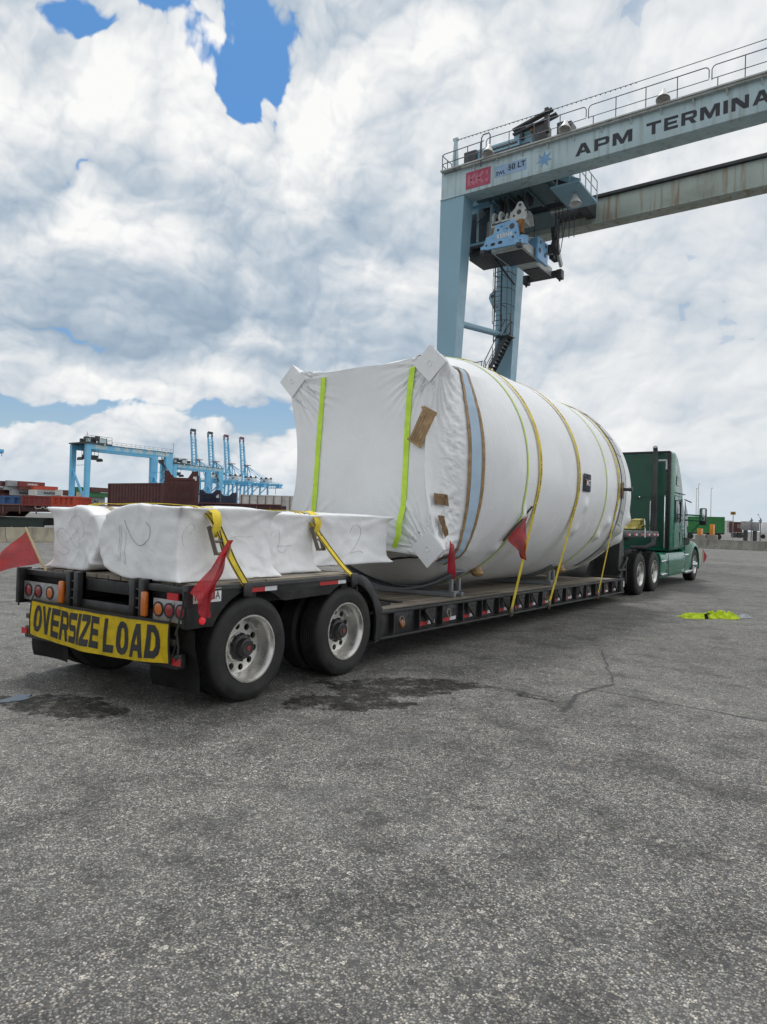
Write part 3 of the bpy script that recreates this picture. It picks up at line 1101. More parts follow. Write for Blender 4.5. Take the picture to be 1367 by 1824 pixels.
def trailer():
    t = thing('lowboy_trailer', (0, 6, 0), 'long black lowboy trailer with wooden deck and two rear axles carrying the white wrapped load', 'trailer')
    # ---- rear deck side rails with wheel arches
    for s in (1, -1):
        out = [(0.0, .72), (0.0, 1.06), (2.24, 1.065)]
        out += [(2.34, 1.055), (2.44, 1.02), (2.52, .955), (2.60, .86), (2.765, .64), (2.755, .37), (2.72, .315), (2.63, .30)]
        out += arc(W2, RT, .525, -17, 128, 16)[0:]
        out += [(W2 - .36, .885), (W1 + .40, .872)]
        out += [p for p in arc(W1, RT, .540, 52, 152, 12)]
        out += [(.16, .725)]
        mb = MB()
        mb.poly([(s * 1.295, y, z) for y, z in out], (-s * .035, 0, 0))
        # wide lip round the front fender and a top flange
        for (y0, z0), (y1, z1) in zip(out[2:10], out[3:11]):
            mb.bar((s * 1.20, y0, z0 - .012), (s * 1.20, y1, z1 - .012), .20, .016, up=(1, 0, 0)) if False else mb.poly([(s * 1.2945, y0, z0 - .003), (s * 1.2945, y1, z1 - .003), (s * 1.2945, y1 - .012, z1 - .02), (s * 1.2945, y0 - .012, z0 - .02)], (-s * .24, 0, 0))
        mb.box(s * 1.262, 1.13, 1.030, .085, 2.2, .018)
        mb.build('side_rail', K['black'], t, bevel=.004)
        # oval lifting hole between the wheels
        mb = MB()
        mb.poly([(s * 1.2965, 1.42 + .05 * math.cos(a), .945 + .034 * math.sin(a)) for a in [k * math.pi / 8 for k in range(16)]], (-s * .001, 0, 0))
        mb.build('rail_hole', K['black_dull'], t)
        for y0, y1, col in ((.60, .86, 'tape_red'), (.86, 1.02, 'tape_white'), (1.63, 1.93, 'tape_red'), (1.93, 2.06, 'tape_white')):
            mb = MB()
            mb.box(s * 1.2965, (y0 + y1) / 2, 1.004 if y0 < 1.2 else 1.008, .003, y1 - y0 - .003, .052)
            mb.build('reflective_strip', K[col], t)
    # ---- planked rear deck and its frame
    mb = MB()
    mb.box(0, 1.18, 1.055, 2.44, 2.12, .035)
    mb.build('rear_deck', K['wood'], t)
    mb = MB()
    for x in (-.95, -.42, .42, .95):
        mb.box(x, 1.25, .93, .10, 2.3, .20)
    for y in (.12, .75, 1.42, 2.1, 2.28):
        mb.box(0, y, .975, 2.5, .10, .11)
    mb.box(0, 2.33, .86, 2.5, .03, .42)
    for y in (W1, W2):
        mb.cyl((-1.05, y, RT), (1.05, y, RT), .065, seg=14)
        mb.box(-.42, y, .72, .09, .5, .2)
        mb.box(.42, y, .72, .09, .5, .2)
    mb.box(-.40, 2.55, .62, .3, .7, .5)
    mb.box(.40, 2.55, .62, .3, .7, .5)
    mb.box(0, 2.60, .45, 2.4, .12, .36)
    mb.build('rear_frame', K['black_dull'], t, bevel=.006)
    # ---- rear face
    mb = MB()
    mb.box(0, .035, .78, 2.55, .03, .12)
    mb.box(-.86, .03, 1.035, .86, .06, .055)
    mb.box(.88, .03, 1.03, .82, .06, .06)
    for x in (-.42, .57):
        mb.box(x, 0.015, .92, .07, .09, .34)
        mb.box(x + .13, 0.015, .92, .07, .09, .34)
        mb.box(x + .065, .04, .92, .20, .04, .34)
        for zz in (.84, .92, 1.0):
            mb.box(x + .065, -.005, zz, .07, .03, .018)
    mb.box(-1.265, 0.0, .90, .06, .13, .36)
    mb.box(1.262, 0.02, .90, .065, .08, .36)
    mb.box(0, .36, .80, .9, .6, .03)
    mb.box(0, .55, .92, .9, .03, .26)
    mb.box(0, .0, .60, 2.3, .06, .05)
    mb.build('rear_bulkhead', K['black'], t, bevel=.006)
    mb = MB()
    mb.box(0, .03, .44, 2.36, .10, .12)
    for x in (-.6, .6):
        mb.box(x, .08, .58, .08, .08, .30)
    mb.build('rear_bumper', K['black'], t, bevel=.008)
    for x in (-1.185, 1.185):
        mb = MB()
        mb.box(x, -.022, .445, .10, .004, .06)
        mb.build('bumper_reflector', K['tape_red'], t)
    for x0, x1, xs in ((-1.225, -.60, (-1.13, -.95, -.74)), (.855, 1.285, (.93, 1.07, 1.215))):
        mb = MB()
        mb.box((x0 + x1) / 2, -.006, .853, x1 - x0, .02, .185, bev=.004)
        p = mb.build('light_panel', K['galv'], t)
        for i, x in enumerate(xs):
            amber = (i == 2) if x0 < 0 else (i == 0)
            mb = MB()
            mb.lathe([(.052, -.017), (.049, -.024), (.0, -.034)], (x, 0, .858), 'Y', 24)
            mb.build('tail_light', K['amber_lens' if amber else 'red_lens'], p)
            mb = MB()
            mb.lathe([(.064, -.016), (.064, -.025), (.051, -.026)], (x, 0, .858), 'Y', 24)
            mb.build('light_gasket', K['plastic'], p)
    for x in (-.52, .755):
        mb = MB()
        mb.box(x, -.03, .885, .075, .04, .215, bev=.018)
        mb.build('marker_light', K['amber_lens'], t)
    mb = MB()
    mb.box(1.10, -.008, .972, .14, .012, .06)
    mb.build('rear_reflector', K['tape_red'], t)
    for s in (1, -1):
        mb = MB()
        mb.lathe([(.034, s * .0), (.034, s * .010), (.025, s * .018), (.0, s * .021)], (s * 1.296, .135, .782), 'X', 22)
        mb.build('side_marker', K['red_lamp'], t)
    for x in (-.975, .975):
        mb = MB()
        P = []
        for i in range(9):
            z = .70 - .535 * i / 8
            P.append([(x - .305 + .61 * j / 8, .10 + .02 * math.sin(i * .7 + j * .5) + .05 * (i / 8) ** 2, z) for j in range(9)])
        mb.grid(P)
        bmesh.ops.solidify(mb.bm, geom=mb.bm.faces[:], thickness=.012)
        mb.build('mud_flap', K['flap'], t)
    for pts in ([(1.27, -.03, 1.03), (1.275, -.05, .9), (1.25, -.07, .75), (1.235, -.08, .68)], [(1.235, -.07, .70), (1.25, -.06, .58), (1.245, -.06, .50), (1.225, -.06, .47), (1.21, -.06, .50)], [(-1.24, -.04, 1.0), (-1.25, -.06, .85), (-1.22, -.07, .70)]):
        mb = MB()
        mb.tube(pts, .009, 6)
        mb.build('hanging_cord', K['strap_black'], t)
    # licence plate
    mb = MB()
    mb.box(1.299, .185, .985, .004, .30, .115, bev=.0015)
    pl = mb.build('licence_plate', K['plate'], t)
    mb = MB()
    put_text(mb, 'R23873A', quad_fn((1.3018, .052, .950), (0, .268, 0), (0, 0, .070)), .012)
    mb.build('plate_number', K['ink'], pl, smooth=0)
    # ---- wheels
    for y in (W1, W2):
        for s in (1, -1):
            wheel(t, s * 1.270, y, RT, s, spin=.35 * y)
            # inner wheel of the pair
            mb = MB()
            xo = s * .955
            mb.lathe([(.28, -.03 * s), (.36, .0), (RT - .03, -.004 * s), (RT, -.035 * s), (RT, -.225 * s), (RT - .03, -.255 * s), (.36, -.26 * s), (.28, -.23 * s)], (xo, y, RT), 'X', 48)
            mb.build('inner_tyre', K['tyre'], t, smooth=40)
    # ---- well deck
    y0, y1 = 2.60, 12.35
    mb = MB()
    P = [(-1.17, 1.17)]
    mb.poly([(-1.19, y0, dz(y0) - .035), (-1.19, y0, dz(y0)), (-1.19, y1, dz(y1)), (-1.19, y1, dz(y1) - .035)], (2.38, 0, 0))
    mb.build('well_deck', K['wood'], t)
    mb = MB()
    for s in (1, -1):
        for zo, h, xo, w in ((0.0, .03, 1.245, .105), (-.295, .022, 1.25, .10)):
            a = [(s * (xo - w / 2), y0 + .12, dz(y0) + zo + .003), (s * (xo - w / 2), y1, dz(y1) + zo + .003), (s * (xo - w / 2), y1, dz(y1) + zo - h), (s * (xo - w / 2), y0 + .12, dz(y0) + zo - h)]
            mb.poly(a, (s * w, 0, 0))
        a = [(s * 1.215, y0 + .12, dz(y0) - .02), (s * 1.215, y1, dz(y1) - .02), (s * 1.215, y1, dz(y1) - .31), (s * 1.215, y0 + .12, dz(y0) - .31)]
        mb.poly(a, (-s * .03, 0, 0))
    for x in (-.6, .6):
        mb.poly([(x - .06, y0, dz(y0) - .04), (x - .06, y1, dz(y1) - .04), (x - .06, y1, dz(y1) - .30), (x - .06, y0, dz(y0) - .30)], (.12, 0, 0))
    k = y0 + .3
    while k < y1:
        mb.box(0, k, dz(k) - .10, 2.38, .05, .12)
        k += .62
    mb.build('side_beam', K['black'], t, bevel=.004)
    # ribs, outriggers, lashing rings and tapes along the side beam
    s = 1
    ys = [3.02 + .565 * i for i in range(17)]
    for sgn in (1, -1):
        for y in ys:
            mb = MB()
            mb.box(sgn * 1.2505, y, dz(y) - .155, .068, .018, .245)
            mb.build('beam_rib', K['black'], t)
    for i, y in enumerate(ys[:-1]):
        z = dz(y)
        if i % 2 == 1 or i in (4, 6):
            # folded outrigger: a triangular bracket with lightening holes
            mb = MB()
            yy = y + .10
            tri = [(1.288, yy, z - .045), (1.288, yy + .26, z - .05), (1.288, yy + .24, z - .225), (1.288, yy + .19, z - .24)]
            mb.poly(tri, (-.012, 0, 0))
            mb.bar((1.292, yy, z - .05), (1.292, yy + .215, z - .235), .022, .014, up=(1, 0, 0))
            mb.bar((1.292, yy, z - .05), (1.292, yy + .26, z - .052), .022, .014, up=(1, 0, 0))
            o = mb.build('outrigger', K['hub'], t)
            mb = MB()
            for a_, b_ in ((.12, -.085), (.17, -.095), (.17, -.145), (.21, -.10), (.21, -.155), (.21, -.195)):
                mb.cyl((1.2875, yy + a_, z + b_), (1.2895, yy + a_, z + b_), .016, seg=10)
            mb.build('bracket_holes', K['black_dull'], o)
        else:
            mb = MB()
            a0 = Vector((1.285, y + .16, z - .11))
            mb.tube([a0 + Vector((.012 * math.sin(q), .045 * math.cos(q), -.055 * math.sin(q) - .03)) for q in [k * math.pi * 2 / 14 for k in range(14)]], .009, 6, closed=True)
            mb.build('lashing_ring', K['ratchet'], t)
    for y in ys[1::2]:
        mb = MB()
        mb.cyl((1.2155, y - .14, dz(y) - .12), (1.2175, y - .14, dz(y) - .12), .035, seg=14)
        mb.build('beam_hole', K['black_dull'], t)
    for i, y in enumerate(ys[:-1]):
        if i == 0:
            continue
        z = dz(y) - .235
        a, bb = y + .07, y + .29
        mb = MB()
        mb.box(1.2168, (a + bb) / 2, z, .003, bb - a, .048)
        mb.build('reflective_strip', K['tape_red'], t)
        mb = MB()
        mb.box(1.2168, bb + .095, z + .003, .003, .17, .046)
        mb.build('reflective_strip', K['tape_white'], t)
    for y in (3.28, 8.02):
        mb = MB()
        mb.lathe([(.048, 0), (.048, .02), (.03, .034), (0, .038)], (1.2165, y, dz(y) - .185), 'X', 20)
        mb.build('side_marker', K['amber_lens'], t)
    # loose steel plates on the well deck
    mb = MB()
    mb.box(.55, 3.25, dz(3.25) + .012, .8, .34, .02, rot=.1)
    mb.box(.25, 3.75, dz(3.75) + .010, 1.3, .12, .016, rot=-.05)
    mb.build('deck_plate', K['black_dull'], t)
    # ---- gooseneck
    mb = MB()
    z1 = dz(12.3)
    mb.poly([(-1.16, 12.30, .24), (-1.16, 12.30, z1 + .02), (-1.16, 12.42, 1.50), (-1.16, 12.66, 1.50), (-1.16, 12.80, .72), (-1.16, 12.80, .24)], (2.32, 0, 0))
    mb.poly([(-.62, 11.6, z1), (-.62, 12.35, 1.25), (-.62, 12.35, z1)], (1.24, 0, 0))
    mb.build('gooseneck', K['black'], t, bevel=.008)
    mb = MB()
    mb.box(0, 12.26, .33, 2.56, .22, .34)
    mb.box(0, 12.30, .52, 2.4, .30, .06)
    for x in (1.19, -1.19):
        mb.bar((x, 12.2, .52), (x, 12.9, .95), .06, .05)
        mb.bar((x, 12.2, .68), (x, 12.82, .68), .05, .05)
        mb.bar((x, 12.78, .35), (x, 12.78, 1.0), .05, .05)
    mb.build('gooseneck_base', K['black_dull'], t, bevel=.006)
    mb = MB()
    mb.box(1.2865, 12.33, dz(12.3) - .12, .004, .09, .13)
    mb.build('beam_label', K['tape_white'], t)
    mb = MB()
    for x in (-1.13, 1.13):
        mb.box(x, 14.15, 1.50, .14, 3.3, .15)
    for y in (12.62, 13.3, 14.0, 14.7, 15.3, 15.74):
        mb.box(0, y, 1.49, 2.2, .10, .12)
    mb.box(0, 14.1, 1.40, .9, 3.4, .18)
    mb.build('neck_platform', K['black'], t, bevel=.006)
    mb = MB()
    mb.box(0, 14.15, 1.57, 2.1, 3.2, .025)
    mb.build('neck_deck', K['wood'], t)
    for y in (12.9, 13.5, 14.1, 14.7, 15.25, 15.6):
        mb = MB()
        mb.box(1.2015, y, 1.49, .003, .15, .05)
        mb.build('reflective_strip', K['tape_red'], t)
        mb = MB()
        mb.box(1.2015, y + .15, 1.49, .003, .12, .05)
        mb.build('reflective_strip', K['tape_white'], t)
    return t


TRAILER = trailer()


# ------------------------------------------------------------------ oversize load banner
def banner():
    def surf(u, v):
        x = -1.0 + 2.13 * u
        sag = math.sin(math.pi * u)
        z = .775 - .008 * u - .010 * sag - (.335 + .035 * sag) * (1 - v)
        y = -.062 - .03 * math.sin(math.pi * u) * (1 - v) - .010 * math.sin(u * 17) * (1 - v) - .006 * math.sin(u * 31 + v * 4)
        return Vector((x, y, z))

    t = thing('banner', (0, -.06, .4), 'yellow banner reading OVERSIZE LOAD tied across the rear of the trailer', 'banner')
    n, m = 60, 14
    mb = MB()
    mb.grid([[surf(j / n, 1 - i / m) for j in range(n + 1)] for i in range(m + 1)])
    bmesh.ops.solidify(mb.bm, geom=mb.bm.faces[:], thickness=-.003)
    mb.build('banner_sheet', K['banner'], t)
    mb = MB()
    for a, b in (((0, 0), (0, 1)), ((1, 0), (1, 1))):
        mb.tube([surf(a[0] + (b[0] - a[0]) * k / 10, a[1] + (b[1] - a[1]) * k / 10) for k in range(11)], .008, 6)
    P = []
    for i in range(3):
        P.append([surf(j / n, 1.0 - .07 * i / 2) + Vector((0, -.0035, .012)) for j in range(n + 1)])
    mb.grid(P)
    mb.build('hem', K['strap_black'], t)
    mb = MB()
    off = Vector((0, -.0035, 0))

    def word(s, u0, u1, v0, v1):
        put_block(mb, s, lambda u, v: surf(u0 + (u1 - u0) * u, v0 + (v1 - v0) * v + .012 * math.sin(u * 9)) + off, .11, cuts=30)

    word('OVERSIZE', .035, .555, .12, .88)
    word('LOAD', .590, .950, .08, .88)
    mb.build('lettering', K['ink'], t, smooth=0)
    for u in (0.0, 1.0):
        mb = MB()
        p = surf(u, 1)
        mb.tube([p, p + Vector((0, .03, .06)), p + Vector((0, .05, .16))], .006, 6)
        mb.build('tie_cord', K['strap_black'], t)
        mb = MB()
        p = surf(u, 0)
        mb.tube([p, p + Vector((.01, .03, .08)), p + Vector((.03, .05, .2))], .005, 6)
        mb.build('tie_cord', K['strap_black'], t)


banner()


# ------------------------------------------------------------------ the wrapped vessel
YF = 3.90                      # plane of its square rear face
R0V = 1.82
PADS = [(-1.225, 1.18), (1.15, 1.19), (1.19, -1.20), (-1.2, -1.2)]   # corner pads (x, z from axis)
PAD_C = (1.20, 1.19)


def axis_z(y):
    return 2.5 - .0125 * (y - 4.5)


def ang(d):
    return (d + math.pi) % (2 * math.pi) - math.pi


_pad_cache = {}


def pad_reach(th):
    """how far the corner pads reach from the axis in each direction"""
    key = len(th) if len(th) > 1 else float(th[0])
    if key not in _pad_cache:
        rr = np.linspace(1.2, 2.2, 201)[None, :]
        X, Z = rr * np.sin(th)[:, None], rr * np.cos(th)[:, None]
        best = np.zeros(len(th))
        for px, pz in PADS:
            inside = (np.abs(X - px) + np.abs(Z - pz)) < .247
            best = np.maximum(best, np.where(inside, rr, 0).max(axis=1))
        _pad_cache[key] = best
    return _pad_cache[key]


def vessel_r(th, y):
    """radius of the film at angle th (0 = up, 90 deg = right) and station y; numpy arrays"""
    c, s = np.abs(np.cos(th)), np.abs(np.sin(th))
    # rear section: square whose sides are drawn inwards between the corner pads
    m = np.maximum(c, s)
    q = np.abs(np.sin(2 * th))
    mid = 1.10 + .16 * np.cos(th) ** 2
    face = np.minimum(mid / m, mid + .44 * q ** 2.2)
    for a in (45, 135, 225, 315):
        d = np.abs((np.degrees(th) - a + 180) % 360 - 180)
        face = face + .15 * np.exp(-(d / 15.0) ** 2) * np.exp(-((y - YF) / .45) ** 2)
    pr = pad_reach(th)
    face = face + np.maximum(0, pr - face) * np.exp(-((y - YF) / .22) ** 1.3 if np.all(y >= YF) else 0 * y)
    w = smoothstep(0, 1, np.clip((y - YF) / (1.35 + .75 * np.clip(np.cos(th), 0, 1) ** 2), 0, 1)) ** .8
    w = w * (1 - .0 * q)
    cyl = R0V + .0 * y
    cyl = np.where(y > 10.55, R0V * np.sqrt(np.clip(1 - ((y - 10.55) / 1.75) ** 2, 0.0004, 1)), cyl)
    r = face * (1 - w) + cyl * w
    return r


def wrinkle(th, y):
    """creases of the film: pulled from the pads, crumpled beside them, fine along the barrel"""
    x = np.zeros_like(th)
    deg = np.degrees(th)
    for a, amp in ((45, 1.0), (135, .8), (225, .6), (315, .7)):
        u = (((deg - a + 180) % 360) - 180) * math.pi / 180 * 1.75
        v = (y - YF) * 1.15 + .02
        rr = np.hypot(u, v)
        ph = np.arctan2(u, v)
        f = np.sin(ph * 24 + 1.5 * np.sin(ph * 7 + a)) + .6 * np.sin(ph * 41 + 2 + a)
        x += amp * .022 * f * np.exp(-(rr / .62) ** 2) * smoothstep(.06, .25, rr)
    return x


def crumple(p, s):
    n = mnoise.noise(Vector(p) * s)
    return 1 - abs(n) * 2


def vessel_pt(thd, y, off=0.0):
    th = np.array([R_(thd)])
    r = float(vessel_r(th, np.array([float(y)]))[0]) + off
    return Vector((r * math.sin(th[0]), y, axis_z(y) + r * math.cos(th[0])))


FILM = []


def film_pt(d, y, off=0.0):
    """a point of the modelled film at angle d and station y, lifted by off"""
    a = R_(d)
    n = Vector((math.sin(a), 0, math.cos(a)))
    c = Vector((0, y, axis_z(y)))
    h = FILM[0].ray_cast(c + n * 3 - FILM[1], -n)
    p = h[0] + FILM[1] if h[0] is not None else c + n * R0V
    return p + n * off


def face_pt(x, z, off=0.0):
    h = FILM[0].ray_cast(Vector((x, YF - 1, z)) - FILM[1], Vector((0, 1, 0)))
    return (h[0] + FILM[1] if h[0] is not None else Vector((x, YF, z))) - Vector((0, off, 0))


def vessel():
    t = thing('wrapped_vessel', (0, 7.2, .66), 'huge white shrink-wrapped tank with a square rear face lying on the trailer well', 'tank')
    nt = 600
    ys = list(np.linspace(YF, 5.3, 90)) + list(np.linspace(5.33, 10.5, 110)) + list(10.55 + 1.748 * np.sin(np.linspace(0, math.pi / 2, 26))[1:])
    th = np.linspace(0, 2 * math.pi, nt, endpoint=False)
    rows = []
    knobs = [(116, 10.30, .11, .10), (122, 10.7, .15, .15), (128, 10.32, .09, .09), (109, 10.85, .10, .12), (118, 8.05, .05, .10), (104, 8.15, .055, .10), (121, 9.35, .09, .10), (112, 9.6, .08, .10),
             (112, 5.62, .07, .10), (119, 5.75, .06, .08), (130, 5.4, .05, .10)]
    for y in ys:
        ya = np.full(nt, y)
        r = vessel_r(th, ya) + wrinkle(th, ya) * (1 if y < 5.4 else .0)
        deg = np.degrees(th)
        for a, ky, h, w in knobs:
            d = np.hypot(((deg - a + 180) % 360 - 180) * math.pi / 180 * R0V, y - ky)
            r = r + h * (.65 * np.exp(-(d / w) ** 2) + .35 * np.exp(-(d / (w * 2.6))))* (1.0 if 1 else 0)
        # girth sag lines under the webbing and the film's slack low on the flank
        for yb in (5.55, 6.0, 7.65, 9.22, 9.9):
            r = r - .012 * math.exp(-((y - yb) / .09) ** 2)
        zc = axis_z(y)
        row = []
        for k in range(nt):
            s_, c_ = math.sin(th[k]), math.cos(th[k])
            p = (r[k] * s_, y, r[k] * c_)
            d = deg[k]
            a = .004 * mnoise.noise(Vector((p[0] * 2.2, y * 1.1, p[2] * 2.2)))
            if y < 5.0:
                # crumpled strip between the right pads and the taped girth
                m = math.exp(-((y - 4.30) / .15) ** 2) * (math.exp(-((d - 78) / 34) ** 2) + .7 * math.exp(-((d - 120) / 12) ** 2) + .3 * math.exp(-((d - 280) / 40) ** 2))
                if m > .03:
                    q = (p[0] * 1.3, y * 1.6, p[2])
                    a += .72 * m * (.026 * crumple(q, 4.5) + .022 * crumple((q[0] + 5, q[1] * .7, q[2]), 9.0) + .016 * crumple((q[0], q[1] * .6, q[2] * 1.2), 19.0) - .03)
            if y > 4.8 and 90 < d < 150:
                m = math.sin((d - 90) / 60 * math.pi)
                a += m * .010 * crumple((p[0] * .7, y * 2.2, p[2] * .8), 1.7)
            rr = r[k] + a
            row.append((rr * s_, y, zc + rr * c_))
        rows.append(row)
    mb = MB()
    V = mb.grid(rows, close_u=True)
    mb.bm.faces.new(V[-1])
    # rear face: drawn slightly inwards, creased towards the corner pads
    prev = V[0]
    zc = axis_z(YF)
    edge = [Vector(v.co) for v in prev]
    NR = 46
    for i in range(1, NR):
        f = 1 - i / NR
        ring = []
        for k in range(nt):
            x, z = edge[k].x * f, (edge[k].z - zc) * f
            y = YF
            y += .09 * max(0, 1 - (x / 1.25) ** 2) * max(0, 1 - (z / 1.25) ** 2)
            padf = min(1, max(0, (min(abs(x - q[0]) + abs(z - q[1]) for q in PADS) - .22) / .08))
            for (px, pz) in PADS:
                dx, dzz = x - px, z - pz
                rr = math.hypot(dx, dzz)
                if rr < 1.3:
                    ph = math.atan2(dx, dzz)
                    y += (.019 * math.sin(ph * 26 + 1.6 * math.sin(ph * 9)) + .012 * math.sin(ph * 47 + 1 + math.sin(rr * 9))) * math.exp(-(rr / .55) ** 2) * padf
            y += .007 * mnoise.noise(Vector((x * 1.6 + 3, z * .8, 0))) + .0035 * crumple((x * 3.5, z * .55, 1), 1.5)
            ring.append(mb.bm.verts.new((x, y, z + zc)))
        for k in range(nt):
            j = (k + 1) % nt
            mb.bm.faces.new((prev[k], ring[k], ring[j], prev[j]))
        prev = ring
    mb.bm.faces.new(prev)
    film = mb.build('film', K['wrap'], t, smooth=50)
    from mathutils.bvhtree import BVHTree
    b2 = bmesh.new()
    b2.from_mesh(film.data)
    FILM.append(BVHTree.FromBMesh(b2))
    FILM.append(t.location.copy())
    b2.free()
    # square corner pads standing on their points
    for (px, pz) in PADS:
        mb = MB()
        h = .245
        c = Vector((px, YF - .022, axis_z(YF) + pz))
        o_ = [c + Vector((0, 0, h)), c + Vector((h, 0, 0)), c + Vector((0, 0, -h)), c + Vector((-h, 0, 0))]
        mb.poly(o_, (0, .016, 0))
        mb.build('corner_pad', K['wrap'], t, bevel=.004)
        mb = MB()
        mb.tube([c + Vector((.035 * math.cos(a), -.002, .035 * math.sin(a))) for a in [k * math.pi / 8 for k in range(16)]], .006, 6, closed=True)
        mb.build('pad_ring', K['wrap'], t)

    def girth(name, mat, path, w, off=.012, t_=.004, parent=t, arc_=(0, 360), wave=0.0):
        """a band round the vessel; path(th) gives its station"""
        pts, sides = [], []
        n = 140
        for i in range(n + 1):
            d = arc_[0] + (arc_[1] - arc_[0]) * i / n
            y = path(d)
            p = film_pt(d, y, off)
            q = film_pt(d, y + .02, off)
            pts.append(p)
            sides.append((q - p).normalized())
        mb = MB()
        mb.ribbon(pts, sides, w, t_)
        return mb.build(name, mat, parent, smooth=60)

    # taped girth: pale blue band edged with brown tape
    bow = lambda d: 4.57 - .03 * math.cos(R_(d) * 4)
    girth('blue_band', K['band_blue'], lambda d: bow(d) + .01, .145, .018, arc_=(18, 146))
    girth('band_tape', K['tape_brown'], lambda d: bow(d) - .074, .040, .022, arc_=(18, 146))
    girth('band_tape', K['tape_brown'], lambda d: bow(d) + .094, .040, .022, arc_=(18, 146))
    girth('belly_gap_line', K['strap_black'], lambda d: 4.25, .045, .010, arc_=(138, 226))  # dark strip standing in for the groove where the film ends
    # front girth with its dark edge lines
    girth('front_band', K['pale_steel'], lambda d: 10.22, .20, .012, arc_=(-60, 150))
    girth('front_line', K['dark_steel'], lambda d: 10.10, .022, .017, arc_=(10, 150))
    girth('front_line', K['dark_steel'], lambda d: 10.36, .022, .017, arc_=(10, 150))
    for d0 in (34, 44, 56, 68, 104, 112):
        girth('front_line', K['dark_steel'], lambda d: 10.16 + .18 * (d - d0) / 2.0, .03, .018, arc_=(d0, d0 + 2))

    # patches of brown tape
    def patch(pts4, mat, off, name='tape_patch', fn=None, n=8):
        mb = MB()
        P = []
        A, B, C_, D = [Vector(p) for p in pts4]
        for i in range(n + 1):
            a, b = A.lerp(D, i / n), B.lerp(C_, i / n)
            P.append([fn(a.lerp(b, j / n)) + off * (1 + .25 * math.sin(j * 2.4 + i)) for j in range(n + 1)])
        mb.grid(P)
        bmesh.ops.solidify(mb.bm, geom=mb.bm.faces[:], thickness=.004)
        return mb.build(name, mat, t, smooth=50)

    flat = lambda p: Vector(p)
    zf = axis_z(YF)
    # brown card of tape strips on the face
    mb = MB()
    a, b, d, e = Vector((1.075, YF - .012, 3.155)), Vector((1.275, YF - .016, 3.05)), Vector((1.045, YF - .03, 2.60)), Vector((.85, YF - .02, 2.715))
    for i in range(5):
        f0, f1 = i / 5 + .01, (i + 1) / 5 - .01
        q = [a.lerp(b, f0), a.lerp(b, f1), e.lerp(d, f1), e.lerp(d, f0)]
        mb.poly([v + Vector((0, -.002 * (i % 2), 0)) for v in q], (0, .006, 0))
    for f in (.03, .93):
        q = [a.lerp(e, f) + Vector((-.015, -.010, .01)), b.lerp(d, f) + Vector((.015, -.010, -.005)), b.lerp(d, f + .07) + Vector((.015, -.010, -.005)), a.lerp(e, f + .07) + Vector((-.015, -.010, .01))]
        mb.poly(q, (0, .005, 0))
    mb.build('tape_patch', K['tape_brown'], t, smooth=0)
    onv = lambda off: (lambda p: film_pt(p[0], p[1], off))
    patch([(112.0, 4.00, 0), (111, 4.20, 0), (116.5, 4.22, 0), (117.0, 4.00, 0)], K['tape_brown'], Vector((.02, -.02, 0)), fn=onv(.03))
    patch([(121.5, 3.98, 0), (121, 4.12, 0), (128, 4.20, 0), (129.0, 4.10, 0)], K['tape_brown'], Vector((.02, -.02, 0)), fn=onv(.05))
    # dark label with a ringed mark
    lab = lambda u, v: film_pt(96.5 - 9.5 * v, 7.86 + .36 * u, .022)
    mb = MB()
    mb.grid([[lab(j / 6, 1 - i / 6) for j in range(7)] for i in range(7)])
    bmesh.ops.solidify(mb.bm, geom=mb.bm.faces[:], thickness=-.003)
    lb = mb.build('maker_label', K['navy'], t)
    mb = MB()
    lab2 = lambda u, v: film_pt(96.5 - 9.5 * v, 7.86 + .36 * u, .028)
    put_text(mb, 'MGT', lambda u, v: lab2(.36 + .58 * u, .34 + .34 * v), .02)
    mb.build('label_letters', K['white_paint'], lb, smooth=0)
    mb = MB()
    mb.tube([lab2(.20 + .10 * math.cos(a), .52 + .16 * math.sin(a)) for a in np.linspace(-2.4, 2.4, 14)], .008, 5)
    mb.build('label_mark', K['red_lens'], lb)
    # pipe stub and lifting eye poking through the film
    mb = MB()
    p = film_pt(91, 10.15, -.05)
    mb.cyl(p, p + Vector((.22, 0, 0)), .032, seg=14)
    mb.cyl(p + Vector((.19, 0, 0)), p + Vector((.25, 0, 0)), .040, seg=14)
    mb.build('pipe_stub', K['dark_steel'], t)
    patch([(87, 10.0, 0), (86.5, 10.16, 0), (97, 10.14, 0), (96, 10.02, 0)], K['tape_brown'], Vector((.01, 0, 0)), fn=onv(.03))
    mb = MB()
    p = film_pt(22, 4.62, 0)
    mb.tube([p + Vector((.09 * math.cos(a), .02 * math.cos(a), .10 * math.sin(a))) for a in np.linspace(0, math.pi, 12)], .032, 8)
    mb.ball(p + Vector((0, 0, .02)), .07, 12)
    mb.build('lifting_eye', K['ratchet'], t)
    # taped drain nozzles under the belly
    for th_, y_ in ((146, 5.55), (150, 9.25)):
        mb = MB()
        p = film_pt(th_, y_, -.02)
        n_ = (p - Vector((0, y_, axis_z(y_)))).normalized()
        mb.cyl(p, p + n_ * .10, .10, .085, seg=14)
        mb.ball(p + n_ * .10, .085, 12, (1.1, 1.3, .7))
        mb.build('taped_nozzle', K['tape_brown'], t)
    return t


vessel()


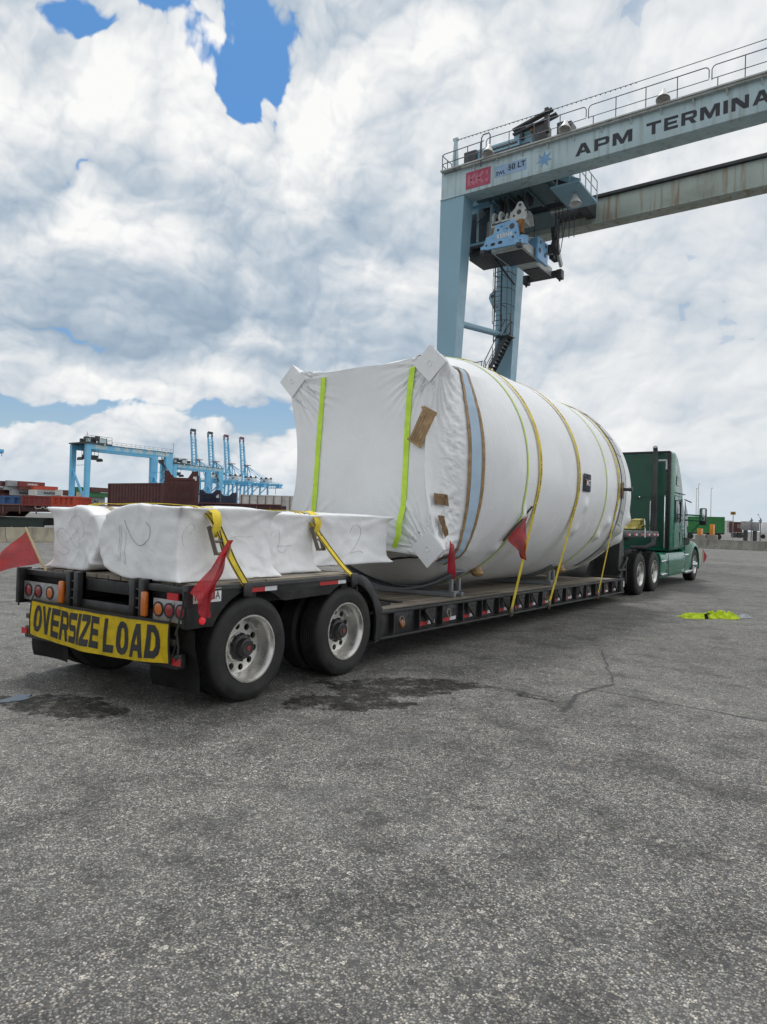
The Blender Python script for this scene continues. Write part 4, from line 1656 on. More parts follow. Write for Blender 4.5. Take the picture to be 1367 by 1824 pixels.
# ------------------------------------------------------------------ saddles under the vessel
def saddle(y, label):
    t = thing('steel_saddle', (0, y, dz(y)), label, 'cradle', 'steel cradles under the tank')
    z0 = dz(y) + .002
    mb = MB()
    for yy in (y - .11, y + .11):
        mb.bar((-1.02, yy, z0 + .035), (1.02, yy, z0 + .035), .06, .06)
    for x in (-.95, .95):
        for yy in (y - .11, y + .11):
            mb.bar((x, yy, z0 + .06), (x, yy, z0 + .26), .05, .05)
        mb.bar((x, y - .14, z0 + .06), (x, y + .14, z0 + .06), .05, .05)
    mb.build('base_frame', K['grey_steel'], t, bevel=.004)
    mb = MB()
    pts, sd = [], []
    for k in range(41):
        a = R_(180 - 34 + 68 * k / 40)
        r = R0V + .025
        pts.append((r * math.sin(a), y, axis_z(y) + r * math.cos(a)))
        sd.append(Vector((0, 1, 0)))
    mb.ribbon(pts, sd, .30, .03)
    mb.build('saddle_plate', K['grey_steel'], t, smooth=60)


saddle(5.06, 'grey steel cradle under the rear end of the white tank')
saddle(8.75, 'grey steel cradle under the middle of the white tank, between yellow straps')


# ------------------------------------------------------------------ webbing
def over_strap(y_top, y_hook, name, mat, label, cat, group, w=.088, printed=True):
    R = R0V + .022
    zc = axis_z(y_top)
    hx, hz = 1.315, dz(y_hook) - .27
    t = thing(name, (hx, y_hook, hz), label, cat, group)

    def tangent(sg):
        d = math.hypot(hx, hz - zc)
        base = math.degrees(math.atan2(hx, hz - zc))
        return base - math.degrees(math.acos(R / d))

    ta = tangent(1)
    pts = []
    for s in (1, -1):
        seg_ = []
        for k in range(60):
            d = ta * k / 59
            f = max(0.0, (k - 30) / 59)
            q = film_pt(s * d, y_top, .008)
            rr = max((q - Vector((0, y_top, zc))).length, R)
            seg_.append(Vector((s * rr * math.sin(R_(d)), y_top, zc + rr * math.cos(R_(d)))))
        e = seg_[-1]
        h = Vector((s * hx, y_hook, hz))
        for k in range(1, 13):
            seg_.append(e.lerp(h, k / 12))
        pts.append(seg_)
    line = pts[1][::-1] + pts[0][1:]
    mb = MB()
    mb.ribbon(line, Vector((0, 1, 0)), w, .004)
    sb = mb.build('webbing', mat, t, smooth=60)
    if printed:
        # the load rating woven along the strap, repeated
        right = pts[0]
        cum = [0]
        for a, b in zip(right, right[1:]):
            cum.append(cum[-1] + (b - a).length)
        L = cum[-1]

        def along(s_):
            s_ = min(max(s_, 0), L - 1e-4)
            import bisect
            i = max(0, bisect.bisect_right(cum, s_) - 1)
            i = min(i, len(right) - 2)
            f = (s_ - cum[i]) / max(cum[i + 1] - cum[i], 1e-6)
            p = right[i].lerp(right[i + 1], f)
            tn = (right[i + 1] - right[i]).normalized()
            return p, Vector((0, 1, 0)).cross(tn).normalized()

        mb = MB()
        s0 = .9
        while s0 < L - 1.0:
            def fn(u, v, s0=s0):
                p, n = along(s0 + u * .95)
                if n.dot(p - Vector((0, p.y, zc))) < 0:
                    n = -n
                return p + n * .0045 + Vector((0, (v - .5) * w * .52, 0))
            put_text(mb, 'WLL 5,400 LBS / 2,450 KGS', fn, .012, cuts=24)
            s0 += 1.72
        mb.build('webbing_print', K['strap_print'], t, smooth=0)
    mb = MB()
    h = Vector((hx + .012, y_hook, hz))
    mb.box(h.x, h.y, h.z + .03, .03, .085, .10, bev=.008)
    mb.tube([h + Vector((0, -.035, -.01)), h + Vector((0, -.03, -.06)), h + Vector((-.05, 0, -.075)), h + Vector((0, .03, -.06)), h + Vector((0, .035, -.01))], .008, 6)
    mb.build('hook', K['ratchet'], t)


GY = 'yellow straps over the tank'
over_strap(5.98, 6.20, 'tie_down_strap', K['strap_yellow'], 'yellow tie-down strap behind the hanging red flag, rearmost of those over the tank', 'strap', GY)
over_strap(7.66, 7.75, 'tie_down_strap', K['strap_yellow'], 'yellow tie-down strap over the tank just left of the dark label', 'strap', GY)
over_strap(9.93, 10.40, 'tie_down_strap', K['strap_yellow'], 'yellow tie-down strap over the front end of the tank by the pipe stub', 'strap', GY, w=.07)


def ring_strap(y, w, label):
    pts = [film_pt(d, y + .012 * math.sin(R_(d) * 3), .014) for d in range(0, 361, 3)]
    mb = MB()
    mb.ribbon(pts, Vector((0, 1, 0)), w, .004)
    o = settle(mb.build('lime_strap', K['strap_pale'], smooth=60))
    tag(o, label, 'strap', 'lime straps round the tank')


ring_strap(5.56, .038, 'thin lime strap circling the tank left of the rearmost yellow strap')
ring_strap(9.22, .034, 'thin lime strap circling the tank near its front, right of the dark label')


def face_strap(pts, label, tail=False):
    pts = [Vector(p) for p in pts]
    P = []
    for a, b in zip(pts, pts[1:]):
        for k in range(8):
            P.append(a.lerp(b, k / 8))
    P.append(pts[-1])
    mb = MB()
    mb.ribbon(P, Vector((1, 0, .05)), .085, .005)
    o = settle(mb.build('lime_strap', K['strap_lime'], smooth=60))
    tag(o, label, 'strap', 'lime straps down the rear face')


zt = axis_z(YF)
face_strap([(-.60, 4.35, film_pt(-24, 4.35, .01).z), (-.62, 4.1, film_pt(-26, 4.1, .015).z)] + [face_pt(x, z, .012) for x, z in ((-.635, 3.68), (-.66, 3.5), (-.69, 3.3), (-.715, 3.05), (-.735, 2.82), (-.755, 2.5), (-.765, 2.2), (-.78, 1.8), (-.79, 1.4))],
           'lime strap down the left part of the tank rear face')
face_strap([(.92, 4.35, film_pt(33, 4.35, .01).z), (.90, 4.1, film_pt(36, 4.1, .015).z)] + [face_pt(x, z, .012) for x, z in ((.885, 3.66), (.86, 3.5), (.83, 3.3), (.81, 3.1), (.795, 2.9), (.78, 2.5), (.772, 2.2), (.765, 1.86))] +
           [(.76, YF - .05, 1.62), (.78, YF - .09, 1.46), (.735, YF - .08, 1.36), (.71, YF - .07, 1.30)],
           'lime strap down the right part of the tank rear face, its loose end hanging')


# ------------------------------------------------------------------ wrapped bundles on the rear deck
def bundle(x0, x1, y0, y1, z0, z1, label, round_end=None, seed=0, pull=.06, n=44):
    """a film-wrapped bale: sides drawn in between its corners, creases running from them"""
    cx, cy, cz = (x0 + x1) / 2, (y0 + y1) / 2, (z0 + z1) / 2
    hx, hy, hz = (x1 - x0) / 2, (y1 - y0) / 2, (z1 - z0) / 2
    so = Vector((seed * 3.7, seed * 1.9, seed * 5.1))
    # cube sphere like grid welded at the edges
    bm = bmesh.new()
    vm = {}

    def shape(u, v, w):
        p = Vector((u * hx, v * hy, w * hz))
        au, av, aw = abs(u), abs(v), abs(w)
        # sides bow inwards away from the corners
        k = (1 - au ** 2) * .5 + (1 - aw ** 2) * .5
        p.x *= 1 - pull * (1 - av ** 2) * .35 - pull * (1 - aw ** 2) * .9
        p.z *= 1 - pull * (1 - av ** 2) * .12 + .02 * (1 - au ** 2)
        p.y *= 1 - pull * .5 * ((1 - au ** 2) + (1 - aw ** 2)) * .5
        keep = 1.0
        if round_end:
            # the rear end is a drum: round towards -u
            e = max(0.0, min(1.0, (.9 - v) / 1.7)) if round_end != 'all' else 1.0
            e = e * e * (3 - 2 * e)
            rr = max(au, aw)
            if rr > 1e-6:
                a = math.atan2(w, u)
                L = math.hypot(u, w)
                ex = rr / L
                side = smoothstep(-.62, .35, -math.cos(a)) if round_end == 'left' else (smoothstep(-.45, .5, math.cos(a) + .6 * math.sin(a)) if round_end == 'right' else 1.0)
                f = 1 - float(side) * e * (1 - ex) * .98
                keep = 1 - float(side) * e
                p.x *= f
                p.z *= f
        # creases from the corners plus slack
        d = min(((au - 1) ** 2 + (av - 1) ** 2 * .8 + (aw - 1) ** 2) ** .5, 1.5)
        su, sv, sw = (1 if u > 0 else -1), (1 if v > 0 else -1), (1 if w > 0 else -1)
        q = Vector(((u - su) * hx, (v - sv) * hy, (w - sw) * hz))
        a1 = math.atan2(q.z + 1e-6, q.y + 1e-6) + math.atan2(q.x + 1e-6, q.y + 1e-6)
        cre = (.012 * math.sin(a1 * 13 + seed) + .009 * math.sin(a1 * 23 + seed * 2)) * math.exp(-(d / .62) ** 2) * min(1, d * 5)
        nn = Vector((u if au > .99 else 0, v if av > .99 else 0, w if aw > .99 else 0))
        nn = nn.normalized() if nn.length else Vector((0, 0, 1))
        nz = mnoise.noise(p * 2.1 + so) * .016 + crumple(p * 1.0 + so, 3.0) * .010 + crumple(Vector((p.x + p.z * .8, p.y * .7, p.z - p.x * .8)) * 1.0 + so, 5.5) * .007
        p += nn * (cre + nz - .012)
        # corners are pulled out into ears
        ear = keep * max(0, 1 - d / .32) ** 1.6
        p += Vector((su * .085, sv * .07, sw * -.01)) * ear
        zz = p.z + cz
        if zz < z0 + .004:
            zz = z0 + .004
        return Vector((p.x + cx, p.y + cy, zz))

    def vert(u, v, w):
        key = (round(u, 5), round(v, 5), round(w, 5))
        if key not in vm:
            vm[key] = bm.verts.new(shape(u, v, w))
        return vm[key]

    N = n
    g = [-1 + 2 * i / N for i in range(N + 1)]
    for i in range(N):
        for j in range(N):
            a, b, c, d = g[i], g[i + 1], g[j], g[j + 1]
            for s in (-1.0, 1.0):
                for f in ((lambda p, q: (s, p, q)), (lambda p, q: (p, s, q)), (lambda p, q: (p, q, s))):
                    vs = [vert(*f(a, c)), vert(*f(b, c)), vert(*f(b, d)), vert(*f(a, d))]
                    try:
                        bm.faces.new(vs)
                    except ValueError:
                        pass
    t = thing('wrapped_bundle', (cx, cy, z0), label, 'bundle', 'wrapped bundles on the rear deck')
    for _ in range(9):
        bmesh.ops.smooth_vert(bm, verts=bm.verts[:], factor=.5, use_axis_x=True, use_axis_y=True, use_axis_z=True)
    for v in bm.verts:
        q = v.co
        w = mnoise.noise(q * 2.2 + so) * .008
        # slack folds hanging from the corners: long, narrow and slanting
        for fx, fy, fz, fs, fa in ((1.0, .9, .16, 4.2, .011), (.9, 1.0, -.42, 5.5, .009), (1.1, .8, .55, 7.5, .005)):
            g = crumple(Vector((q.x * fx + q.z * fz, q.y * fy + q.z * fz, q.z * .10)) + so * fx, fs)
            w += fa * max(0, g) ** 3 * (.35 + .65 * abs(mnoise.noise(q * 1.3 - so)) * 2)
        v.co = q + (q - Vector((cx, cy, cz))).normalized() * (w + .006)
        if v.co.z < z0 + .003:
            v.co.z = z0 + .003
    mb = MB()
    mb.bm.free()
    mb.bm = bm
    o = mb.build('bundle_film', K['wrap_small'], t, smooth=60)
    return t, o


def scrawl(parent, pts, fn, r=.0035, name='pen_mark'):
    mb = MB()
    P = [fn(u, v) for u, v in pts]
    mb.tube(P, r * .36, 5)
    mb.build(name, K['ink_pen'], parent)


def snap(o, d):
    """drops a marker line onto the film of a bundle along direction d"""
    from mathutils.bvhtree import BVHTree
    bm = bmesh.new()
    bm.from_mesh(o.data)
    tr = BVHTree.FromBMesh(bm)
    bm.free()
    off = o.parent.location

    def f(p):
        h = tr.ray_cast(Vector(p) - off, Vector(d))
        return (h[0] + off - Vector(d) * .003) if h[0] is not None else Vector(p)
    return f


def curve_pts(ctrl, n=40):
    """smooth line through control points"""
    P = [Vector((*c, 0)) for c in ctrl]
    out = []
    for i in range(len(P) - 1):
        a, b, c, d = P[max(i - 1, 0)], P[i], P[i + 1], P[min(i + 2, len(P) - 1)]
        m = max(2, n // (len(P) - 1))
        for k in range(m):
            t = k / m
            out.append(.5 * ((2 * b) + (c - a) * t + (2 * a - 5 * b + 4 * c - d) * t * t + (3 * b - a - 3 * c + d) * t ** 3))
    out.append(P[-1])
    return [(p.x, p.y) for p in out]


DZ = 1.0725
tL, oL = bundle(-1.05, -.16, .12, 2.9, DZ, 1.72, 'white wrapped bundle at the left rear corner of the trailer, marked 2 on its end', 'right', 1, .10)
tA, oA = bundle(-.15, 1.10, .05, 1.20, DZ, 1.73, 'white wrapped bundle with drum-round left end at the right rear, under the strap', 'left', 2, .12, 56)
tB, oB = bundle(-.12, .92, 1.12, 2.03, DZ, 1.70, 'white wrapped bundle between the rear drum-ended one and the longest one', None, 3, .11)
tC, oC = bundle(-.20, .80, 1.98, 3.60, 1.115, 1.71, 'long white wrapped bundle nearest the tank, marked with a large 2', None, 4, .08)
TWO = [(.05, .72), (.2, .95), (.5, 1.0), (.78, .86), (.80, .62), (.55, .35), (.2, .08), (.05, .0), (.35, .03), (.7, .06), (.95, -.02)]
f = snap(oL, (0, 1, 0))
scrawl(tL, curve_pts([(.0, .02), (.16, -.06), (.28, .04), (.16, .10), (.02, .2), (-.02, .36), (.10, .48), (.25, .38), (.36, .18), (.5, .10), (.58, .2)], 60), lambda u, v: f((-.92 + .62 * u, -.3, 1.25 + .5 * v)), .0028)
scrawl(tL, curve_pts([(.55, .45), (.70, .62), (.62, .9), (.4, .92), (.3, .8)], 40), lambda u, v: f((-.92 + .62 * u, -.3, 1.15 + .5 * v)), .0022)
f = snap(oA, (0, 1, 0))
for dx in (0, .025):
    scrawl(tA, [(0, 1), (0, .7), (0, .3), (.0, 0)], lambda u, v: f((.23 + dx, -.3, 1.22 + .33 * v)), .003)
scrawl(tA, curve_pts([(.05, .95), (.15, .70), (.35, .42), (.62, .28), (.88, .45), (.92, .75), (.80, .92)], 50), lambda u, v: f((.28 + .42 * u, -.3, 1.28 + .33 * v)), .0055)
scrawl(tA, curve_pts([(.12, .9), (.12, .4), (.2, .0), (.05, .1)], 30), lambda u, v: f((.28 + .3 * u, -.3, 1.20 + .33 * v)), .003)
f = snap(oB, (-1, 0, 0))
scrawl(tB, curve_pts([(.05, .35), (.2, .8), (.5, .95), (.62, .6), (.55, .2), (.8, .05), (1, .2)], 40), lambda u, v: f((1.5, 1.30 + .30 * u, 1.28 + .26 * v)), .0025)
scrawl(tB, [(0, .0), (.4, .02), (.8, .0), (1.2, .03)], lambda u, v: f((1.5, 1.45 + .18 * u, 1.36 + .2 * v)), .004)
f = snap(oA, (-1, 0, 0))
scrawl(tA, [(0, .0), (.4, .1), (.8, .06), (1.4, .1)], lambda u, v: f((1.6, .66 + .22 * u, 1.45 + .2 * v)), .002)
scrawl(tA, curve_pts([(.1, .1), (.0, .5), (.3, .9), (.55, .8), (.35, .55)], 30), lambda u, v: f((1.6, .12 + .25 * u, 1.36 + .24 * v)), .0022)
f = snap(oC, (-1, 0, 0))
scrawl(tC, curve_pts(TWO, 60), lambda u, v: f((1.5, 2.78 + .30 * u, 1.26 + .33 * v)), .004)


# ------------------------------------------------------------------ ratchet straps over the bundles
def bundle_strap(line, label, buckle):
    t = thing('ratchet_strap', line[-1], label, 'strap', 'ratchet straps over the bundles')
    P = [Vector((p.x, p.y, 0)) for p in []]
    pts = [Vector(p) for p in line]
    fine = []
    for i in range(len(pts) - 1):
        a, b, c, d = pts[max(i - 1, 0)], pts[i], pts[i + 1], pts[min(i + 2, len(pts) - 1)]
        for k in range(8):
            s = k / 8
            fine.append(.5 * ((2 * b) + (c - a) * s + (2 * a - 5 * b + 4 * c - d) * s * s + (3 * b - a - 3 * c + d) * s ** 3))
    fine.append(pts[-1])
    mb = MB()
    mb.ribbon(fine, Vector((.12, 1, 0)), .088, .006)
    mb.build('webbing', K['strap_yellow'], t, smooth=60)
    for o_ in (-.033, .033):
        mb = MB()
        nrm = []
        q = [p + Vector((.12, 1, 0)).normalized() * o_ for p in fine]
        q2 = []
        for i, p in enumerate(q):
            a, b = q[max(i - 1, 0)], q[min(i + 1, len(q) - 1)]
            n = (b - a).normalized().cross(Vector((.12, 1, 0))).normalized()
            if n.z + n.x < 0:
                n = -n
            q2.append(p + n * .0045)
        mb.ribbon(q2, Vector((.12, 1, 0)), .012, .002)
        mb.build('edge_stripe', K['strap_black'], t, smooth=60)
    # doubled loose tail thrown over the top
    c = Vector(buckle)
    mb = MB()
    loop = [c + Vector((-.42, .10, .125)), c + Vector((-.22, .05, .165)), c + Vector((-.06, .03, .17)), c + Vector((.06, .02, .12)), c + Vector((.10, .01, .03)), c + Vector((.075, .0, -.06)), c + Vector((.05, 0, -.10))]
    mb.ribbon(loop, Vector((.1, 1, .1)), .085, .006)
    mb.build('loose_tail', K['strap_yellow'], t, smooth=60)
    mb = MB()
    d = Vector((.16, .02, -.42)).normalized()
    for s in (-.048, .048):
        mb.bar(c + Vector((.05, s, 0)), c + Vector((.05, s, 0)) + d * .26, .006, .05, up=(1, 0, 0))
    mb.cyl(c + Vector((.06, -.055, -.02)), c + Vector((.06, .055, -.02)), .018, seg=10)
    mb.cyl(c + Vector((.06, -.055, 0)) + d * .25, c + Vector((.06, .055, 0)) + d * .25, .014, seg=10)
    mb.cyl(c + Vector((.06, -.05, 0)) + d * .14, c + Vector((.06, .05, 0)) + d * .14, .012, seg=10)
    mb.build('ratchet_buckle', K['ratchet'], t)
    mb = MB()
    e = Vector(line[-1])
    mb.box(e.x + .012, e.y, e.z - .03, .02, .10, .12, bev=.005)
    mb.build('strap_hook', K['black'], t)


bundle_strap([(-1.33, .60, 1.05), (-1.12, .55, 1.35), (-1.02, .50, 1.66), (-.72, .46, 1.745), (-.30, .42, 1.745), (.2, .40, 1.755), (.70, .36, 1.745), (.98, .36, 1.715), (1.10, .40, 1.62), (1.17, .45, 1.46), (1.235, .52, 1.25), (1.31, .62, 1.04)],
             'yellow ratchet strap over the rearmost bundles, behind the right red flag', (1.07, .38, 1.56))
bundle_strap([(-1.33, 2.30, 1.05), (-1.12, 2.2, 1.35), (-1.03, 2.1, 1.66), (-.7, 2.0, 1.735), (-.2, 1.95, 1.73), (.35, 1.93, 1.735), (.72, 1.92, 1.72), (.86, 1.95, 1.63), (.97, 2.02, 1.46), (1.10, 2.08, 1.28), (1.22, 2.12, 1.14), (1.32, 2.16, 1.05)],
             'yellow ratchet strap over the bundles just behind the second wheel', (.86, 1.98, 1.56))


# ------------------------------------------------------------------ red flags
def flag(verts3, pole, label, mat, seed=0, wav=.03, pole_mat='pole_wood', pr=.011):
    """triangular warning flag; verts3 = two ends of the hoist and the fly corner"""
    A, B, D = [Vector(v) for v in verts3]
    t = thing('warning_flag', pole[0], label, 'flag', 'red warning flags on the load')
    n = 18
    mb = MB()
    nrm = (B - A).cross(D - A).normalized()
    rows = []
    for i in range(n + 1):
        f = i / n
        a, b = A.lerp(D, f), B.lerp(D, f * .92)
        rows.append([a.lerp(b, j / n) + nrm * wav * f * math.sin(j / n * 7 + f * 4 + seed) + nrm * wav * .5 * math.sin(f * 9 + seed) for j in range(n + 1)])
    mb.grid(rows)
    mb.build('flag_cloth', mat, t, smooth=80)
    mb = MB()
    mb.tube([Vector(p) for p in pole], pr, 8)
    mb.build('flag_stick', K[pole_mat], t)
    return t


flag([(-1.115, -.08, 1.475), (-.86, -.06, 1.155), (-1.60, -.30, .955)], [(-1.04, .03, 1.06), (-.98, .0, 1.10), (-1.13, -.08, 1.49)] and [(-.775, -.04, 1.07), (-.86, -.06, 1.165), (-1.12, -.08, 1.485)],
     'red mesh flag on a stick at the left rear corner of the trailer', K['flag'], 1, .055)
flag([(1.36, .36, 1.445), (1.37, .20, 1.07), (1.40, .045, .825)], [(1.33, .36, 1.30), (1.36, .36, 1.38), (1.36, .36, 1.45)], 'red mesh flag hanging over the number plate at the right rear', K['flag'], 2, .045)
tf = [o for o in C.objects if o.get('label', '').startswith('red mesh flag hanging')][0]
mb = MB()
rows = []
A, B, D, E_ = Vector((1.36, .365, 1.45)), Vector((1.345, .02, 1.12)), Vector((1.40, -.06, 1.03)), Vector((1.41, .05, .82))
for i in range(15):
    f = i / 14
    a, b = A.lerp(D, f), A.lerp(E_, f)
    rows.append([a.lerp(b, j / 14) + Vector((.03 * math.sin(j * .6 + f * 5), .01 * math.sin(j * .9), 0)) for j in range(15)])
mb.grid(rows)
mb.build('flag_fold', K['flag'], tf, smooth=80)


def hung_cloth(A, B, H, label, mat, seed, stick=None):
    """a flag hanging in folds from its top edge A-B"""
    A, B = Vector(A), Vector(B)
    t = thing('warning_flag', A + Vector((0, 0, -H)), label, 'flag', 'red warning flags on the load')
    rows = []
    for i in range(17):
        f = i / 16
        row = []
        for j in range(17):
            g = j / 16
            p = A.lerp(B, g) + Vector((0, 0, -H * f * (1 - .1 * math.sin(g * 3 + seed))))
            p += Vector((.035 * math.sin(g * 9 + seed) * (.3 + f), .02 * math.sin(g * 6 + f * 3 + seed), 0))
            row.append(p)
        rows.append(row)
    mb = MB()
    mb.grid(rows)
    mb.build('flag_cloth', mat, t, smooth=80)
    if stick:
        mb = MB()
        mb.tube([Vector(p) for p in stick], .014, 8)
        mb.build('flag_stick', K['plastic'], t)
    return t


hung_cloth((1.40, 4.05, 1.42), (1.40, 4.20, 1.36), .43, 'dark red flag hanging limp below the lower right corner pad of the tank', K['flag_dark'], .6)
# slanting black stick with the red cloth hung along it
t4 = flag([(1.79, 5.66, 1.80), (1.60, 5.388, 1.458), (1.73, 5.72, 1.135)], [(1.56, 5.33, 1.415), (1.69, 5.56, 1.67), (1.80, 5.771, 1.917)], 'red flag on a slanting black stick against the right side of the tank', K['flag'], 3, .06, 'plastic', .016)


# ------------------------------------------------------------------ vest on the ground
def vest():
    t = thing('safety_vest', (3.45, 10.6, 0), 'lime high-visibility vest crumpled on the asphalt', 'vest')

    def cloth(c, L, W, H, rot, seed, name, mat):
        """a crumpled sheet lying on the ground with folds and a ragged outline"""
        n, m = 64, 44
        rows = []
        for i in range(n + 1):
            u = i / n * 2 - 1
            row = []
            for j in range(m + 1):
                v = j / m * 2 - 1
                k = 1 + .22 * mnoise.noise(Vector((u * 2.2 + seed, v * 2.2, 4)))
                x, y = u * L / 2 * k, v * W / 2 * (1 - .25 * abs(u) + .45 * mnoise.noise(Vector((u * 2.5, seed, 9))))
                e = (1 - abs(u) ** 6) * (1 - abs(v) ** 4)
                f = 1 - abs(mnoise.noise(Vector((u * 2.6 + seed, v * 1.5, 2)))) * 2
                g = 1 - abs(mnoise.noise(Vector((u * 6.0 - seed, v * 3.6, 5)))) * 2
                z = .006 + e * H * max(0, .25 + .55 * max(f, 0) ** 2 + .16 * max(g, 0))
                row.append(Vector((c[0] + x * math.cos(rot) - y * math.sin(rot), c[1] + x * math.sin(rot) + y * math.cos(rot), z)))
            rows.append(row)
        mb = MB()
        mb.grid(rows)
        bmesh.ops.solidify(mb.bm, geom=mb.bm.faces[:], thickness=-.004)
        return mb.build(name, mat, t, smooth=70)

    cloth((3.22, 10.34), .66, .42, .095, .78, 1, 'vest_panel', K['vest'])
    cloth((3.54, 10.70), .62, .46, .14, .75, 4.4, 'vest_panel', K['vest'])
    cloth((3.84, 11.00), .46, .26, .075, .80, 7.1, 'reflective_tape', K['vest_tape'])
    cloth((3.38, 10.36), .24, .09, .105, 1.4, 9.3, 'vest_binding', K['strap_black'])


vest()


# ------------------------------------------------------------------ tractor
def rrect(y, hw, zb, zt, rc, tw=1.0, n=6):
    """rounded cross-section of the cab; tw = share of the width kept at the roof"""
    pts = []
    for cx, cz, a0 in ((1, 1, 0), (-1, 1, 90), (-1, -1, 180), (1, -1, 270)):
        for k in range(n + 1):
            a = R_(a0 + 90 * k / n)
            x = cx * (hw - rc) + rc * math.cos(a)
            z = (zt - rc if cz > 0 else zb + rc) + rc * math.sin(a)
            f = (z - zb) / (zt - zb)
            f = max(0, (f - .45) / .55)
            pts.append((x * (1 - (1 - tw) * f * f), y, z))
    return pts


def tractor():
    t = thing('semi_truck', (0, 17.5, 0), 'dark green sleeper-cab semi truck pulling the lowboy trailer', 'truck')
    YD1, YD2, YS = 13.97, 15.36, 20.62
    RD = .515
    for y in (YD1, YD2):
        for s in (1, -1):
            wheel(t, s * 1.22, y, RD, s, width=.27, dish=.16, rim_r=.295, tread=True, hub_red=False)
            mb = MB()
            xo = s * .90
            mb.lathe([(.28, -.03 * s), (.36, .0), (RD - .03, -.004 * s), (RD, -.035 * s), (RD, -.235 * s), (RD - .03, -.265 * s), (.36, -.27 * s), (.28, -.23 * s)], (xo, y, RD), 'X', 48)
            mb.build('inner_tyre', K['tyre'], t, smooth=40)
    for s in (1, -1):
        wheel(t, s * 1.20, YS, RD, s, width=.29, dish=.03, rim_r=.295, bolt_out=True, hub_red=False)
    mb = MB()
    for x in (-.43, .43):
        mb.box(x, 17.1, .92, .09, 7.6, .27)
    for y in (YD1, YD2):
        mb.cyl((-.95, y, RD), (.95, y, RD), .10, seg=14)
        mb.ball((0, y, RD), .22, 14)
    mb.cyl((-.95, YS, RD - .06), (.95, YS, RD - .06), .06, seg=12)
    mb.box(0, 14.6, 1.15, .95, .9, .14)
    mb.box(0, 13.35, .85, 1.0, .06, .22)
    mb.box(0, 16.4, 1.02, 1.0, .9, .06)
    mb.build('chassis', K['black_dull'], t, bevel=.01)
    # cab and sleeper
    st = [(17.00, 1.215, 1.03, 3.83, .10, 1.0), (17.03, 1.24, 1.02, 3.86, .12, 1.0), (17.55, 1.25, 1.02, 3.89, .14, .99), (17.85, 1.25, 1.02, 3.80, .16, .98), (18.15, 1.25, 1.02, 3.60, .18, .96), (18.45, 1.245, 1.02, 3.32, .20, .95),
          (18.70, 1.235, 1.02, 3.02, .22, .94), (18.86, 1.22, 1.02, 2.80, .22, .93), (19.0, 1.21, 1.0, 2.62, .22, .92), (19.35, 1.19, 1.0, 2.28, .22, .92), (19.7, 1.16, 1.0, 1.93, .2, .92), (19.85, 1.12, 1.0, 1.78, .18, .92)]
    mb = MB()
    mb.loft([rrect(*q) for q in st])
    mb.build('cab', K['green'], t, smooth=42)
    # hood, nose and fenders
    mb = MB()
    mb.loft([rrect(y, hw, zb, zt, rc, tw) for y, hw, zb, zt, rc, tw in ((19.86, 1.05, .85, 1.77, .2, .9), (20.3, .98, .75, 1.66, .2, .88), (20.9, .92, .65, 1.55, .22, .85), (21.3, .88, .6, 1.42, .24, .82), (21.52, .80, .6, 1.25, .24, .8), (21.6, .70, .65, 1.1, .2, .8))])
    mb.build('hood', K['green'], t, smooth=42)
    for s in (1, -1):
        mb = MB()
        rows = []
        for k in range(25):
            a = R_(186 - 200 * k / 24)
            row = []
            for x, r in ((.80, .60), (.80, .78), (1.06, .76), (1.18, .71), (1.225, .655), (1.225, .60)):
                q = r if a > 0 else r
                row.append((s * x, YS + q * math.cos(a) * (1.02 if math.cos(a) > 0 else 1.12), RD + q * math.sin(a) * (1.0 if math.sin(a) > 0 else 1)))
            rows.append(row)
        mb.loft(rows)
        mb.build('fender', K['green'], t, smooth=50)
        # cowl panel between fender and door
        mb = MB()
        rows = []
        for y, x1, z0, z1 in ((19.05, 1.225, .36, 1.02), (19.35, 1.235, .36, 1.18), (19.62, 1.24, .36, 1.32), (19.82, 1.22, .80, 1.36)):
            rows.append([(s * (x1 - .25), y, z0), (s * x1, y, z0 + .03), (s * (x1 + .01), y, (z0 + z1) / 2), (s * x1, y, z1 - .08), (s * (x1 - .12), y, z1), (s * (x1 - .3), y, z1 + .05)])
        mb.loft(rows)
        mb.build('cowl_panel', K['green'], t, smooth=45)
        mb = MB()
        mb.bar((s * 1.22, 18.95, .865), (s * 1.22, 19.42, .875), .12, .06, bev=.02)
        mb.build('step_plate', K['chrome'], t)
        mb = MB()
        mb.bar((s * 1.225, 19.0, .34), (s * 1.225, 20.0, .36), .14, .08, bev=.02)
        mb.build('step_plate', K['chrome'], t)
        # sculpted fairing over tanks and steps
        mb = MB()
        rows = []
        for y, b0, b1 in ((15.98, .00, .0), (16.08, .03, .0), (16.6, .035, .0), (16.75, .0, .03), (17.5, .02, .035), (18.3, .035, .02), (18.95, .02, .0), (19.04, 0, 0)):
            rows.append([(s * 1.00, y, .33), (s * 1.20, y, .31), (s * (1.225 + b1), y, .44), (s * (1.22 + b0), y, .60), (s * (1.235 + b1), y, .70), (s * (1.23 + b0), y, .86), (s * 1.19, y, .965), (s * 1.0, y, .985)])
        mb.loft(rows)
        mb.build('side_fairing', K['green'], t, smooth=50)
        mb = MB()
        mb.bar((s * 1.23, 16.02, .40), (s * 1.23, 16.60, .40), .10, .07, bev=.02)
        mb.bar((s * 1.235, 16.02, .76), (s * 1.235, 16.55, .77), .08, .06, bev=.02)
        mb.build('step_plate', K['chrome'], t)
        mb = MB()
        mb.box(s * 1.262, 16.74, .64, .01, .012, .6)
        mb.build('fairing_seam', K['plastic'], t)
        # sleeper windows, locker door and panel joints
        mb = MB()
        mb.box(s * 1.250, 17.81, 2.165, .03, .66, .60, bev=.012)
        w_ = mb.build('side_window', K['glass'], t)
        mb = MB()
